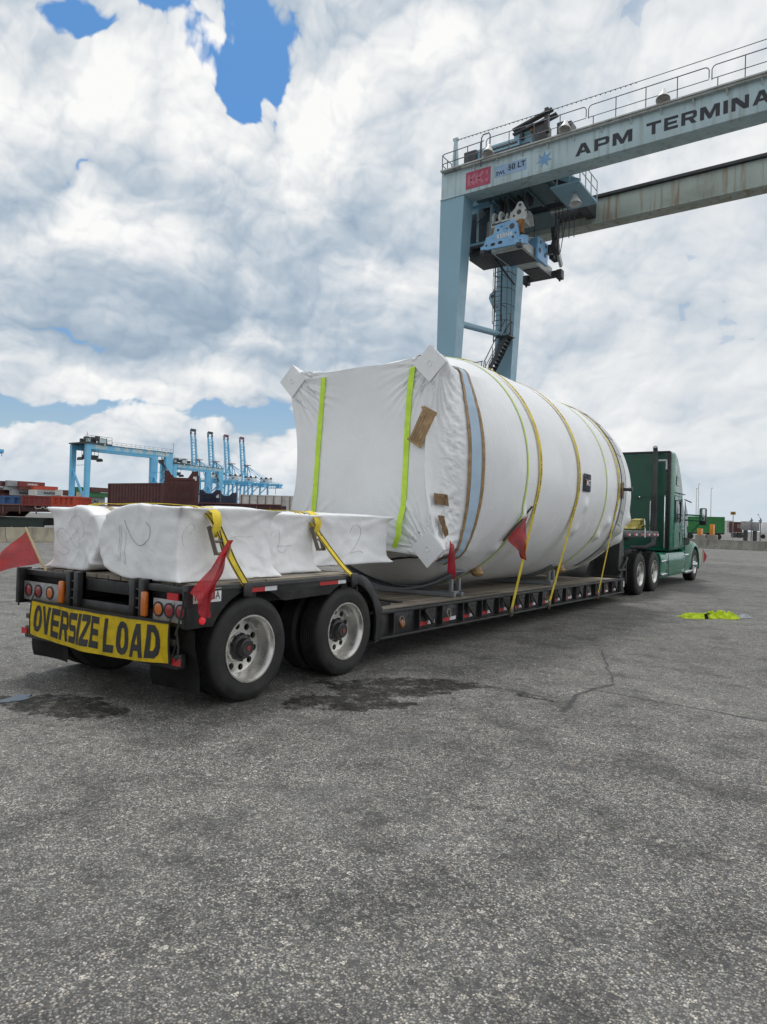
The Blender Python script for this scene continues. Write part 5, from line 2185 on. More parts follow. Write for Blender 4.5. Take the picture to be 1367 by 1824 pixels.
        fr = [(17.46, 1.85), (18.16, 1.85), (18.16, 2.48), (17.46, 2.48)]
        mb.tube([(s * 1.262, y, z) for y, z in fr], .014, 6, closed=True)
        mb.build('window_frame', K['plastic'], w_)
        mb = MB()
        mb.tube([(s * 1.2525, y, z) for y, z in ((17.40, 1.62), (18.22, 1.62), (18.25, 1.66), (18.25, 2.58), (18.2, 2.62), (17.42, 2.62), (17.38, 2.58), (17.38, 1.66))], .010, 5, closed=True)
        mb.build('panel_joint', K['green'], t)
        mb = MB()
        mb.tube([(s * 1.2525, y, z) for y, z in ((17.36, 1.15), (18.1, 1.15), (18.15, 1.2), (18.15, 1.52), (18.1, 1.56), (17.36, 1.56), (17.32, 1.52), (17.32, 1.2))], .009, 5, closed=True)
        mb.build('locker_door', K['green'], t)
        mb = MB()
        mb.bar((s * 1.2505, 17.4, 2.70), (s * 1.236, 18.84, 2.70), .008, .03)
        mb.build('roof_joint', K['plastic'], t)
        mb = MB()
        mb.poly([(s * 1.2495, 17.62, 3.22), (s * 1.2485, 18.10, 3.02), (s * 1.2485, 18.10, 2.92), (s * 1.2505, 17.58, 2.92)], (s * .012, 0, 0))
        mb.build('roof_window', K['pale_steel'], t)
        mb = MB()
        for z in (1.62, 1.72):
            mb.ball((s * 1.252, 18.55, z), .018, 8)
        mb.box(s * 1.25, 18.78, 1.75, .02, .012, 1.5)
        mb.build('door_joint', K['plastic'], t)
        mb = MB()
        mb.poly([(s * 1.215, 18.95, 1.75), (s * 1.225, 19.35, 1.75), (s * 1.205, 19.30, 2.20), (s * 1.205, 19.0, 2.45)], (s * .012, 0, 0))
        mb.build('door_window', K['glass'], t)
        # mirror on its arms
        mb = MB()
        mb.box(s * 1.685, 19.2, 2.05, .20, .14, .52, bev=.035)
        mr = mb.build('side_mirror', K['plastic'], t)
        mb = MB()
        mb.box(s * 1.685, 19.127, 2.10, .145, .008, .36, bev=.003)
        mb.build('mirror_glass', K['mirror'], mr)
        mb = MB()
        for z in (2.08, 1.92):
            mb.bar((s * 1.20, 19.25, z + .02), (s * 1.62, 19.22, z), .05, .045, bev=.01)
        mb.bar((s * 1.22, 19.5, 1.45), (s * 1.60, 19.22, 1.85), .02, .02)
        mb.build('mirror_arm', K['green'], mr)
        mb = MB()
        mb.bar((s * 1.20, 18.92, 2.56), (s * 1.40, 18.95, 2.47), .28, .03, bev=.01)
        mb.build('window_visor', K['plastic'], t)
        mb = MB()
        mb.cyl((s * 1.10, 19.30, 1.28), (s * 1.243, 19.24, 1.28), .10, .12, seg=18)
        mb.build('air_inlet', K['plastic'], t)
        mb = MB()
        mb.ball((s * 1.0, 21.35, 1.0), .17, 14, (1, .8, 1))
        mb.build('headlight', K['glass'], t)
    # back wall
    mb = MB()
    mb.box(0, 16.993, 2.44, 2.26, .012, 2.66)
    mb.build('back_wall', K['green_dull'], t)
    mb = MB()
    for x in (-1.185, 1.185):
        mb.box(x, 16.965, 2.45, .085, .06, 2.78, bev=.01)
    mb.box(0, 16.965, 3.83, 2.40, .06, .06, bev=.01)
    for z in (1.5, 2.1, 2.7, 3.3):
        mb.box(1.12, 16.97, z, .05, .03, .05)
    mb.build('wall_trim', K['plastic'], t)
    mb = MB()
    mb.box(0, 16.984, 2.55, 2.24, .008, .012)
    mb.build('wall_seam', K['plastic'], t)
    mb = MB()
    mb.box(1.00, 16.984, 3.60, .24, .005, .05)
    mb.box(1.10, 16.983, 3.46, .05, .005, .24)
    mb.build('reflective_strip', K['tape_white'], t)
    mb = MB()
    mb.box(-1.00, 16.984, 3.60, .24, .005, .05)
    mb.box(-1.10, 16.983, 3.46, .05, .005, .24)
    mb.build('reflective_strip', K['tape_white'], t)
    for x, z0, z1 in ((.72, 1.4, 2.42), (1.10, 1.10, 2.58)):
        mb = MB()
        mb.tube([(x, 16.96, z0), (x, 16.86, z0), (x, 16.84, z0 + .06), (x, 16.84, z1 - .06), (x, 16.86, z1), (x, 16.96, z1)], .017, 8)
        mb.build('grab_rail', K['chrome'], t)
    mb = MB()
    mb.bar((.30, 16.97, 2.52), (.42, 16.80, 2.55), .03, .03)
    mb.build('lamp_bracket', K['chrome'], t)
    # exhaust stack with its perforated guard
    mb = MB()
    mb.cyl((.86, 16.70, 1.35), (.86, 16.70, 3.84), .066, seg=20)
    mb.tube([(.86, 16.70, 3.80), (.86, 16.69, 3.89), (.86, 16.64, 3.95)], .062, 14)
    mb.tube([(.86, 16.70, 1.40), (.86, 16.66, 1.22), (.70, 16.5, 1.10), (.30, 16.45, 1.08)], .075, 14)
    ex = mb.build('exhaust_stack', K['dark_steel'], t)
    mb = MB()
    for k in range(24):
        z = 1.45 + k * .048
        mb.lathe([(.076, -.012), (.083, -.010), (.083, .010), (.076, .012)], (.86, 16.70, z), 'Z', 20)
    mb.lathe([(.073, -.62), (.073, .62)], (.86, 16.70, 2.02), 'Z', 20)
    mb.build('exhaust_guard', K['hub'], ex)
    mb = MB()
    mb.box(0, 21.66, .55, 2.2, .18, .36, bev=.05)
    mb.build('front_bumper', K['chrome'], t)
    mb = MB()
    mb.poly([(-1.05, 19.05, 2.55), (1.05, 19.05, 2.55), (1.0, 19.8, 1.86), (-1.0, 19.8, 1.86)], (0, .012, .014))
    mb.build('windshield', K['glass'], t)
    return t


tractor()
hung = flag([(1.24, 21.82, .99), (1.24, 21.84, .44), (1.38, 21.78, .76)], [(1.20, 21.76, .40), (1.22, 21.80, .7), (1.235, 21.82, 1.02)], 'small red flag at the front bumper of the green truck', K['flag'], 5, .03)


def strap_roll():
    t = thing('folded_straps', (1.08, 14.0, 1.585), 'heap of folded yellow straps on the black platform behind the truck cab', 'straps')
    r = random.Random(3)
    for k in range(9):
        mb = MB()
        x = 1.06 + r.uniform(-.06, .06)
        h = .08 + .024 * k
        y0, y1 = 13.78 + r.uniform(-.05, .05), 14.22 + r.uniform(-.05, .05)
        pts = [(x, y0, 1.60 + h * .25), (x, y0 + .03, 1.58 + h), (x, y1 - .03, 1.60 + h + r.uniform(0, .03)), (x, y1 + .01, 1.60 + h * .4)]
        mb.ribbon(pts, Vector((1, r.uniform(-.3, .3), 0)), .30 - .01 * k, .006)
        mb.build('strap_fold', K['strap_olive'], t, smooth=60)
    mb = MB()
    mb.ribbon([(1.215, 14.25, 1.88), (1.23, 14.27, 1.75), (1.235, 14.28, 1.62), (1.235, 14.28, 1.42)], Vector((0, 1, 0)), .09, .005)
    mb.build('loose_tail', K['tape_white'], t)


strap_roll()


# ------------------------------------------------------------------ gantry crane over the lane
def taper_leg(mb, x0, xt, xb, y0, yt, yb, ztop, zbot):
    """box leg: left face plumb, right and far faces closing in towards the foot"""
    a = [(x0, y0, zbot), (xb, y0, zbot), (xb, yb, zbot), (x0, yb, zbot)]
    b = [(x0, y0, ztop), (xt, y0, ztop), (xt, yt, ztop), (x0, yt, ztop)]
    mb.loft([a, b])


def floodlight(p, d, parent, r=.30):
    p, d = Vector(p), Vector(d).normalized()
    q = d.to_track_quat('Z', 'Y').to_matrix().to_4x4()
    mb = MB()
    b2 = MB()
    b2.lathe([(.07, -.42), (.10, -.40), (.13, -.22), (.16, -.16), (r, .18), (r, .22), (r - .03, .20), (.14, -.10), (.0, -.12)], (0, 0, 0), 'Z', 22)
    me = bpy.data.meshes.new('t')
    b2.bm.to_mesh(me)
    b2.bm.free()
    me.transform(Matrix.Translation(p) @ q)
    mb.bm.from_mesh(me)
    bpy.data.meshes.remove(me)
    mb.bar(p - d * .3, p - d * .3 + Vector((.02, .3, -.35)), .05, .05)
    return mb.build('floodlight', K['lamp_white'], parent, smooth=50)


def rails(mb, x0, x1, y, z, h=1.1, pitch=1.42, gap_every=4, r=.024):
    """guard rail in framed lengths with a small gap between them"""
    n = max(1, round((x1 - x0) / pitch))
    L = (x1 - x0) / n
    k = 0
    while k < n:
        m = min(gap_every, n - k)
        a, b = x0 + k * L + .06, x0 + (k + m) * L - .06
        c = .16
        mb.tube([(a, y, z + .45), (a, y, z + h - c), (a + c * .4, y, z + h - c * .3), (a + c, y, z + h), (b - c, y, z + h), (b - c * .4, y, z + h - c * .3), (b, y, z + h - c), (b, y, z + .55)], r, 6)
        mb.tube([(a, y, z + .5), (b, y, z + .5)], r * .8, 6)
        for i in range(1, m):
            x = x0 + (k + i) * L
            mb.cyl((x, y, z - .15), (x, y, z + h), r, seg=6)
        mb.cyl((a + .25, y, z - .15), (a + .25, y, z + .5), r, seg=6)
        k += m


def star(c, r, ri, n=7):
    pts = []
    for k in range(2 * n):
        a = math.pi / 2 + k * math.pi / n
        q = r if k % 2 == 0 else ri
        pts.append(Vector(c) + Vector((q * math.cos(a), 0, q * math.sin(a))))
    return pts


def gantry():
    t = thing('gantry_crane', (-2.5, 34.8, 0), 'large pale blue rubber-tyred gantry crane lettered APM TERMINALS above the tank', 'crane')
    GY0, GY1 = 30.5, 31.6
    FY0, FY1 = 38.0, 39.1
    ZB, ZT = 20.2, 21.68
    # ---- girders
    mb = MB()
    mb.box((-14.62 + 10.0) / 2, (GY0 + GY1) / 2, (ZB + ZT) / 2, 24.62, GY1 - GY0, ZT - ZB)
    mb.bar((-14.66, GY0 + .55, ZB + .0), (-13.0, GY0 + .55, ZB + .0), 1.22, .05)
    g = mb.build('girder', K['crane'], t, bevel=.02)
    mb = MB()
    mb.box(-2.3, GY0 + .15, ZT + .08, 24.5, .9, .07)
    mb.box(-2.0, GY0 - .10, ZT + .02, 22.5, .22, .13)
    mb.box(-2.0, GY1 - .15, ZT + .16, 24.0, .14, .20)
    x = -12.5
    while x < 9:
        mb.bar((x, GY0 - .16, ZT + .02), (x + .05, GY0 + .0, ZT - .32), .05, .05)
        x += 1.42
    mb.build('walkway_edge', K['pale_steel'], g)
    mb = MB()
    rails(mb, -11.8, 9.6, GY0 - .14, ZT + .1)
    mb.build('guard_rail', K['rail'], g, smooth=50)
    mb = MB()
    # end platform railing
    for zz in (.55, 1.1):
        mb.tube([(-11.9, GY0 - .12, ZT + zz + .05), (-14.35, GY0 - .12, ZT + zz), (-14.55, GY0 - .05, ZT + zz), (-14.6, GY0 + .2, ZT + zz), (-14.6, GY1 + .3, ZT + zz)], .026, 6)
    for x, y in ((-14.55, GY0 - .06), (-13.7, GY0 - .12), (-12.9, GY0 - .12), (-12.1, GY0 - .12), (-14.6, GY0 + .6), (-14.6, GY1)):
        mb.cyl((x, y, ZT - .02), (x, y, ZT + 1.1), .026, seg=6)
    mb.tube([(-12.0, GY0 - .2, ZT - .3), (-12.0, GY0 - .2, ZT + 1.3), (-11.9, GY0 - .2, ZT + 1.45), (-11.55, GY0 - .2, ZT + 1.45), (-11.48, GY0 - .2, ZT + 1.3), (-11.48, GY0 - .2, ZT + .5)], .035, 6)
    mb.build('end_rail', K['rail'], g, smooth=50)
    mb = MB()
    mb.cyl((-13.93, GY0 + .35, ZT), (-13.93, GY0 + .35, ZT + 2.0), .22, .11, seg=12)
    mb.box(-13.93, GY0 + .35, ZT + 2.02, .30, .2, .14)
    mb.build('cable_mast', K['crane'], g)
    mb = MB()
    mb.tube([(-13.9 + (23.6) * k / 24, GY0 + .35, ZT + 1.98 - .08 * math.sin(math.pi * k / 24)) for k in range(25)], .018, 6)
    for k in range(40):
        xx = -13.6 + k * .25
        f = (xx + 13.9) / 23.6
        mb.ball((xx, GY0 + .35, ZT + 1.94 - .08 * math.sin(math.pi * f)), .03, 6)
    mb.build('festoon_wire', K['dark_steel'], g)
    for x in (-11.48, -7.17, -2.39, 2.4, 7.0):
        floodlight((x, GY0 - .35, ZT + .35), (.05, -.35, -1), g, .33)
    # lettering and plates on the girder face
    yf = GY0 - .012

    def word(s, x0, x1, z0, z1, mat, bold=.05, y=yf, space=1.06, slant=0.0):
        mb = MB()
        put_block(mb, s, lambda u, v: Vector((x0 + (x1 - x0) * u + slant * v, y, z0 + (z1 - z0) * v)), .20)
        return mb.build('lettering', mat, g, smooth=0)

    word('APM', -6.72, -3.88, 20.53, 21.13, K['letter'], .055)
    word('TERMINALS', -3.22, 3.55, 20.55, 21.15, K['letter'], .055)
    mb = MB()
    mb.box(-12.26, GY0 - .010, 20.885, 1.52, .02, .95)
    kp = mb.build('red_plate', K['kk_red'], g)
    mb = MB()
    y = GY0 - .024

    def stroke(a, b, w=.16):
        a, b = Vector((a[0], y, a[1])), Vector((b[0], y, b[1]))
        d = (b - a).normalized()
        n = Vector((-d.z, 0, d.x)) * w / 2
        mb.poly([a - n, b - n, b + n, a + n], (0, .004, 0))

    for x in (-12.78, -12.30):
        stroke((x - .05, 20.58), (x - .05, 21.20), .15)
        stroke((x + .05, 20.87), (x + .36, 21.20), .15)
        stroke((x + .05, 20.90), (x + .36, 20.58), .15)
    stroke((-11.72, 20.95), (-11.72, 21.20), .15)
    stroke((-11.72, 20.58), (-11.72, 20.76), .15)
    mb.build('plate_letters', K['kk_pink'], kp, smooth=0)
    mb = MB()
    mb.box(-10.33, GY0 - .008, 20.93, 1.86, .014, .60)
    sp_ = mb.build('load_plate', K['pale_blue_sign'], g)
    mb = MB()
    put_text(mb, 'SWL', lambda u, v: Vector((-11.17 + .58 * u, GY0 - .019, 20.70 + .22 * v)), .03)
    put_text(mb, '50 LT', lambda u, v: Vector((-10.44 + 1.0 * u, GY0 - .019, 20.82 + .32 * v)), .035, 1.05)
    mb.build('plate_letters', K['letter'], sp_, smooth=0)
    mb = MB()
    mb.poly(star((-8.38, GY0 - .012, 20.87), .46, .19), (0, .008, 0))
    mb.build('star_emblem', K['star_blue'], g, smooth=0)
    mb = MB()
    mb.tube([(-8.88, GY0 - .006, 20.32), (-7.88, GY0 - .006, 20.32), (-7.88, GY0 - .006, 21.38), (-8.88, GY0 - .006, 21.38)], .012, 4, closed=True)
    mb.build('emblem_frame', K['white_paint'], g)
    mb = MB()
    mb.box((-14.62 + 10.0) / 2, (FY0 + FY1) / 2, (ZB + ZT) / 2, 24.62, FY1 - FY0, ZT - ZB)
    g2 = mb.build('girder', K['crane_rust'], t, bevel=.02)
    mb = MB()
    mb.box(-2.3, FY0 + .05, ZT + .09, 24.6, .55, .16)
    mb.box(-2.3, FY0 + .55, ZT + .20, 24.0, .14, .12)
    mb.build('girder_rail', K['dark_steel'], g2)
    mb = MB()
    for x in (-9.6, -6.1, -2.6, .9, 4.4):
        mb.box(x, FY0 - .006, (ZB + ZT) / 2, .05, .012, ZT - ZB - .1)
    mb.box(-2.3, FY0 - .012, ZB + .03, 24.4, .03, .07)
    mb.build('girder_seams', K['crane_rust'], g2)
    # ---- legs, sills and wheels
    for sx in (1, -1):
        X = (lambda x: x) if sx == 1 else (lambda x: -4.62 - x)
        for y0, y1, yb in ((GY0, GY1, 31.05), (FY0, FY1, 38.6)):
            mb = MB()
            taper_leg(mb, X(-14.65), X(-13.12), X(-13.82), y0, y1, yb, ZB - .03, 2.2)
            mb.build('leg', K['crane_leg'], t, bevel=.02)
        mb = MB()
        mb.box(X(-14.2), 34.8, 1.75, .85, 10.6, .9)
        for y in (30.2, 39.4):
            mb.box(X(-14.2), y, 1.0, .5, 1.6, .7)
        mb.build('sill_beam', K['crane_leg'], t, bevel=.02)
        for y in (29.5, 30.9, 38.7, 40.1):
            mb = MB()
            mb.lathe([(.35, -.22), (.5, -.26), (.72, -.25), (.80, -.18), (.80, .18), (.72, .25), (.5, .26), (.35, .22), (0, .1)], (X(-14.2), y, .80), 'X', 32)
            mb.build('wheel', K['tyre'], t, smooth=45)
        mb = MB()
        mb.cyl((X(-14.0), GY1 - .2, 13.3), (X(-14.0), FY0, 14.1), .19, seg=16)
        mb.build('leg_brace', K['crane_leg'], t, smooth=50)
    # lug plate with bolt holes on the far leg
    mb = MB()
    mb.poly([(-14.63, FY0 + .3, 17.35), (-14.95, FY0 + .3, 17.35), (-15.28, FY0 + .3, 17.12), (-15.34, FY0 + .3, 16.85), (-15.22, FY0 + .3, 16.55), (-14.9, FY0 + .3, 15.9), (-14.63, FY0 + .3, 15.55)], (0, .12, 0))
    lg = mb.build('lug_plate', K['crane_leg'], t)
    mb = MB()
    mb.cyl((-15.08, FY0 + .29, 16.95), (-15.08, FY0 + .298, 16.95), .12, seg=14)
    for k in range(8):
        mb.cyl((-14.78, FY0 + .29, 15.9 + k * .17), (-14.78, FY0 + .298, 15.9 + k * .17), .03, seg=8)
    mb.build('plate_holes', K['dark_steel'], lg)
    # caged ladder and stair on the far leg
    mb = MB()
    lx, ly = -14.25, FY0 - .55
    for x in (lx - .25, lx + .25):
        mb.cyl((x, ly, 13.6), (x, ly, 20.3), .035, seg=6)
    z = 13.7
    while z < 20.2:
        mb.cyl((lx - .25, ly, z), (lx + .25, ly, z), .022, seg=6)
        z += .32
    z = 14.8
    while z < 20:
        hoop = [(lx + .36 + .62 * math.cos(a) - .1, ly - .1 - .30 * math.sin(a), z) for a in np.linspace(math.pi, 0, 10)]
        mb.tube([(lx - .25, ly, z)] + [(lx - .30 + .66 * 1.0 * (1 - math.cos(a)) / 1.0 * .95, ly - .62 * math.sin(a), z) for a in np.linspace(0, math.pi, 12)] + [(lx + .95, FY0 - .02, z)], .022, 5)
        z += 1.05
    for a in np.linspace(.5, math.pi, 5):
        x = lx - .30 + .627 * (1 - math.cos(a))
        mb.cyl((x, ly - .62 * math.sin(a), 14.8), (x, ly - .62 * math.sin(a), 19.9), .018, seg=5)
    for z in (14.0, 16.0, 18.0, 20.0):
        for x in (lx - .25, lx + .25):
            mb.cyl((x, ly, z), (x, FY0, z), .025, seg=5)
    mb.build('ladder', K['dark_steel'], t)
    mb = MB()
    # stair flight down to the left with its landing and handrails
    ys_ = FY0 - .75
    for yy in (ys_ - .35, ys_ + .35):
        mb.bar((-13.35, yy, 13.75), (-14.75, yy, 11.2), .05, .24)
        mb.tube([(-13.25, yy, 14.75), (-13.45, yy, 14.75), (-14.85, yy, 12.25), (-14.95, yy, 11.2)], .03, 6)
        mb.tube([(-13.35, yy, 14.25), (-14.85, yy, 11.75)], .024, 6)
        for f in (0, .33, .66, 1):
            mb.cyl((-13.35 - 1.4 * f, yy, 13.75 - 2.55 * f), (-13.35 - 1.4 * f, yy, 14.8 - 2.55 * f), .025, seg=5)
    for k in range(11):
        f = k / 11
        mb.box(-13.4 - 1.35 * f, ys_, 13.68 - 2.5 * f, .26, .68, .04)
    mb.box(-13.55, ys_, 13.74, .9, .9, .07)
    mb.tube([(-13.05, ys_ - .4, 13.75), (-13.05, ys_ - .4, 15.1), (-13.65, ys_ - .4, 15.15), (-13.68, ys_ - .4, 13.9)], .03, 6)
    mb.box(-15.2, ys_, 11.15, 1.2, 1.0, .08)
    for zz in (.55, 1.1):
        mb.tube([(-14.9, ys_ - .45, 11.15 + zz), (-16.75, ys_ - .45, 11.15 + zz - .1), (-16.75, ys_ + .5, 11.15 + zz - .1)], .03, 6)
    for x in (-15.0, -15.6, -16.2, -16.75):
        mb.cyl((x, ys_ - .45, 11.1), (x, ys_ - .45, 12.25), .026, seg=6)
    mb.box(-16.0, ys_, 11.1, 1.6, 1.0, .07)
    mb.build('stair', K['dark_steel'], t)
    # ---- trolley
    tr = bpy.data.objects.new('trolley', None)
    C.objects.link(tr)
    tr.parent = t
    tr.location = Vector((-10.6, 34.8, 20.4)) - t.location
    mb = MB()
    for x in (-12.95, -8.35):
        mb.box(x, 34.8, 20.95, .55, 7.2, .85)
    for y in (32.0, 34.2, 35.6, 37.5):
        mb.box(-10.65, y, 20.85, 4.6, .35, .6)
    mb.build('frame', K['dark_steel'], tr, bevel=.02)
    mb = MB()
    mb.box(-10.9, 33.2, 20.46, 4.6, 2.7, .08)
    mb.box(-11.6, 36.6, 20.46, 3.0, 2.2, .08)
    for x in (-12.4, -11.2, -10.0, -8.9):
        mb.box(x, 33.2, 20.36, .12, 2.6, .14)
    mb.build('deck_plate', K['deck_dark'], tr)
    mb = MB()
    mb.box(-7.75, 33.3, 19.93, 1.6, 3.0, .10)
    mb.box(-7.85, 33.9, 20.5, .10, 1.8, 1.1)
    mb.bar((-8.45, 32.0, 20.7), (-7.0, 32.0, 19.95), .10, .3)
    mb.bar((-8.45, 34.6, 20.7), (-7.0, 34.6, 19.95), .10, .3)
    mb.build('side_platform', K['crane_leg'], tr)
    mb = MB()
    for zz in (.55, 1.1):
        mb.tube([(-8.3, 31.85, 19.98 + zz), (-7.0, 31.85, 19.98 + zz), (-6.95, 31.9, 19.98 + zz), (-6.95, 34.7, 19.98 + zz)], .028, 6)
    for x, y in ((-8.2, 31.85), (-7.5, 31.85), (-6.95, 31.9), (-6.95, 32.8), (-6.95, 33.7), (-6.95, 34.7)):
        mb.cyl((x, y, 19.95), (x, y, 21.1), .03, seg=6)
    mb.build('platform_rail', K['pale_steel'], tr)
    mb = MB()
    mb.cyl((-9.7, 33.6, 21.8), (-8.5, 33.6, 21.8), .5, seg=20)
    mb.build('hoist_drum', K['dark_steel'], tr)
    mb = MB()
    mb.cyl((-12.3, 34.9, 21.9), (-10.2, 34.9, 21.9), .6, seg=24)
    mb.build('hoist_drum', K['dark_steel'], tr)
    mb = MB()
    mb.box(-12.0, 32.6, 22.5, 2.9, 1.1, 1.9, bev=.04)
    mb.box(-10.3, 32.8, 22.75, 1.4, 1.0, 2.0, bev=.04)
    mb.build('machinery_house', K['crane_leg'], tr)
    mb = MB()
    mb.box(-11.6, 32.04, 23.18, 1.9, .04, .10)
    mb.box(-11.2, 32.04, 22.95, 2.6, .04, .06)
    mb.build('house_vent', K['dark_steel'], tr)
    mb = MB()
    mb.box(-13.55, 32.3, 22.9, .8, .9, 1.0, bev=.03)
    mb.build('control_box', K['dark_steel'], tr)
    mb = MB()
    mb.box(-9.35, 32.4, 23.2, .8, .8, 1.1, bev=.03)
    mb.box(-8.15, 32.6, 23.2, .55, .8, .9, bev=.03)
    mb.box(-7.75, 32.6, 23.0, .3, .8, 1.1, bev=.03)
    mb.build('motor_housing', K['dark_steel'], tr)
    mb = MB()
    mb.bar((-10.9, 32.0, 23.62), (-8.9, 32.0, 23.90), .22, .10)
    mb.bar((-10.9, 32.0, 23.85), (-8.6, 32.0, 24.35), .30, .12)
    mb.bar((-10.9, 32.7, 23.95), (-8.6, 32.7, 24.42), .40, .10)
    mb.box(-8.95, 32.1, 23.9, .22, .3, 1.3)
    mb.box(-10.4, 32.1, 23.6, .14, .3, .6)
    mb.build('equipment', K['dark_steel'], tr, bevel=.01)
    mb = MB()
    mb.bar((-9.9, 32.2, 23.62), (-9.0, 32.2, 23.80), .3, .16)
    mb.build('rusty_beam', K['rust'], tr)
    mb = MB()
    for i in range(4):
        x = -11.9 + i * .55
        mb.lathe([(.0, -.05), (.42, -.05), (.46, 0), (.42, .05), (0, .05)], (x, 33.0, 20.25), 'X', 20)
    mb.build('sheaves', K['dark_steel'], tr)
    fl = floodlight((-7.55, 32.9, 19.45), (.1, -.1, -1), tr, .33)
    # ropes
    for x, y in ((-11.75, 32.3), (-11.45, 32.3), (-10.35, 32.3), (-10.05, 32.3), (-9.2, 34.3), (-9.0, 34.3), (-8.85, 34.5), (-9.9, 36.2), (-9.7, 36.2), (-11.3, 36.2), (-8.6, 34.9), (-8.3, 34.9)):
        zl = 19.1 if y < 33 else 18.3
        mb = MB()
        mb.cyl((x, y, 20.6), (x, y, zl), .026, seg=5)
        mb.build('hoist_rope', K['dark_steel'], tr)
    for a, b in (((-8.2, 33.9, 20.4), (-9.6, 36.2, 18.1)), ((-12.3, 31.9, 19.6), (-13.4, 32.4, 19.2))):
        mb = MB()
        mb.bar(a, b, .04, .04)
        mb.build('control_cable', K['dark_steel'], tr)
    # ---- operator's cabin
    cb = bpy.data.objects.new('operator_cabin', None)
    C.objects.link(cb)
    cb.parent = t
    cb.location = Vector((-13.2, 33.4, 17.8)) - t.location
    mb = MB()
    mb.box(-13.2, 33.45, 19.15, 1.75, 1.9, 2.45, bev=.05)
    mb.box(-13.0, 33.2, 20.45, 1.6, 1.7, .25)
    mb.build('cabin_shell', K['crane_leg'], cb)
    mb = MB()
    mb.box(-13.62, 32.488, 19.05, .62, .03, 1.7, bev=.01)
    mb.box(-12.82, 32.488, 19.15, .72, .03, 1.9, bev=.01)
    mb.box(-12.315, 33.4, 19.1, .03, 1.3, 1.7, bev=.01)
    mb.build('cabin_window', K['glass'], cb)
    mb = MB()
    for x0, x1, z0, z1 in ((-13.95, -13.29, 18.18, 19.92), (-13.20, -12.44, 18.18, 20.12)):
        mb.tube([(x0, 32.475, z0), (x1, 32.475, z0), (x1, 32.475, z1), (x0, 32.475, z1)], .03, 4, closed=True)
    mb.build('window_frame', K['crane'], cb)
    mb = MB()
    mb.box(-13.0, 33.3, 17.82, 2.2, 2.3, .16)
    mb.box(-12.9, 33.4, 17.42, 1.7, 1.9, .45)
    mb.bar((-12.35, 33.0, 17.2), (-11.6, 34.2, 15.9), .10, .10)
    mb.build('cabin_floor', K['dark_steel'], cb, bevel=.02)
    mb = MB()
    for k in range(5):
        x = -13.9 + k * .33
        mb.tube([(x, 32.4, 17.7), (x + .05, 32.38, 17.45 - .1 * (k % 2)), (x + .25, 32.4, 17.4), (x + .33, 32.42, 17.6)], .02, 5)
    mb.build('cables', K['dark_steel'], cb)
    floodlight((-12.2, 32.2, 17.75), (.0, -.3, -1), cb, .17)
    # ---- spreader
    sp = bpy.data.objects.new('spreader', None)
    C.objects.link(sp)
    sp.parent = t
    sp.location = Vector((-11.1, 34.3, 17.0)) - t.location
    mb = MB()
    mb.box(-11.08, 34.28, 17.40, 1.15, 6.0, .55)
    mb.box(-11.08, 33.0, 17.35, 1.9, 2.2, .50)
    mb.build('main_beam', K['pale_steel'], sp, bevel=.02)
    mb = MB()
    mb.box(-11.1, 33.2, 17.08, 1.6, 2.0, .05)
    mb.box(-11.08, 36.2, 17.10, 1.0, 1.8, .05)
    mb.build('beam_underside', K['dark_steel'], sp)
    mb = MB()
    y = 31.10
    mb.poly([(-12.30, y, 17.03), (-9.80, y, 16.97), (-9.78, y, 17.25), (-10.0, y, 17.42), (-10.12, y, 18.15), (-10.35, y, 18.38), (-11.42, y, 18.28), (-11.55, y, 17.80), (-11.98, y, 17.70), (-12.12, y, 17.28), (-12.32, y, 17.22)], (0, .16, 0))
    mb.poly([(-10.05, y + .16, 17.05), (-9.83, y + .16, 17.05), (-9.83, y + .9, 17.25), (-10.05, y + .9, 17.25)], (0, .0, .45))
    mb.box(-10.45, 34.3, 17.75, .9, 1.2, 1.05, bev=.06)
    mb.box(-9.95, 34.2, 17.55, .18, 1.5, 1.3, bev=.05)
    mb.box(-11.9, 34.3, 17.6, .5, 1.2, .8, bev=.05)
    mb.build('end_frame', K['spreader'], sp)
    mb = MB()
    for x, z, r in ((-10.42, 18.02, .16), (-11.25, 17.98, .08), (-11.95, 17.25, .06), (-11.60, 17.24, .09), (-11.50, 17.24, .09), (-11.16, 17.26, .09), (-11.06, 17.26, .09), (-10.35, 17.42, .07), (-10.72, 17.95, .05), (-9.92, 17.15, .05), (-11.05, 18.15, .05), (-10.2, 17.62, .06)):
        mb.cyl((x, y - .006, z), (x, y + .001, z), r, seg=14)
    for yy, z, r in ((33.8, 17.95, .10), (34.6, 17.95, .10), (33.7, 17.45, .16), (34.5, 17.40, .14), (34.75, 17.62, .08)):
        mb.cyl((-9.858, yy, z), (-9.848, yy, z), r, seg=12)
    mb.build('frame_holes', K['dark_steel'], sp)
    mb = MB()
    put_text(mb, 'stinis', lambda u, v: Vector((-11.32 + .95 * u, y - .012, 17.50 + .30 * v)), .012)
    mb.build('lettering', K['white_paint'], sp, smooth=0)
    # headblock with rope sheaves
    mb = MB()
    mb.box(-11.0, 32.2, 18.62, 2.0, 1.0, .34, bev=.03)
    mb.poly([(-10.80, 31.6, 18.5), (-9.85, 31.6, 18.5), (-9.80, 31.6, 18.95), (-9.98, 31.6, 19.30), (-10.05, 31.6, 19.46), (-10.14, 31.6, 19.53), (-10.27, 31.6, 19.53), (-10.36, 31.6, 19.46), (-10.44, 31.6, 19.28), (-10.72, 31.6, 19.0)], (0, .10, 0))
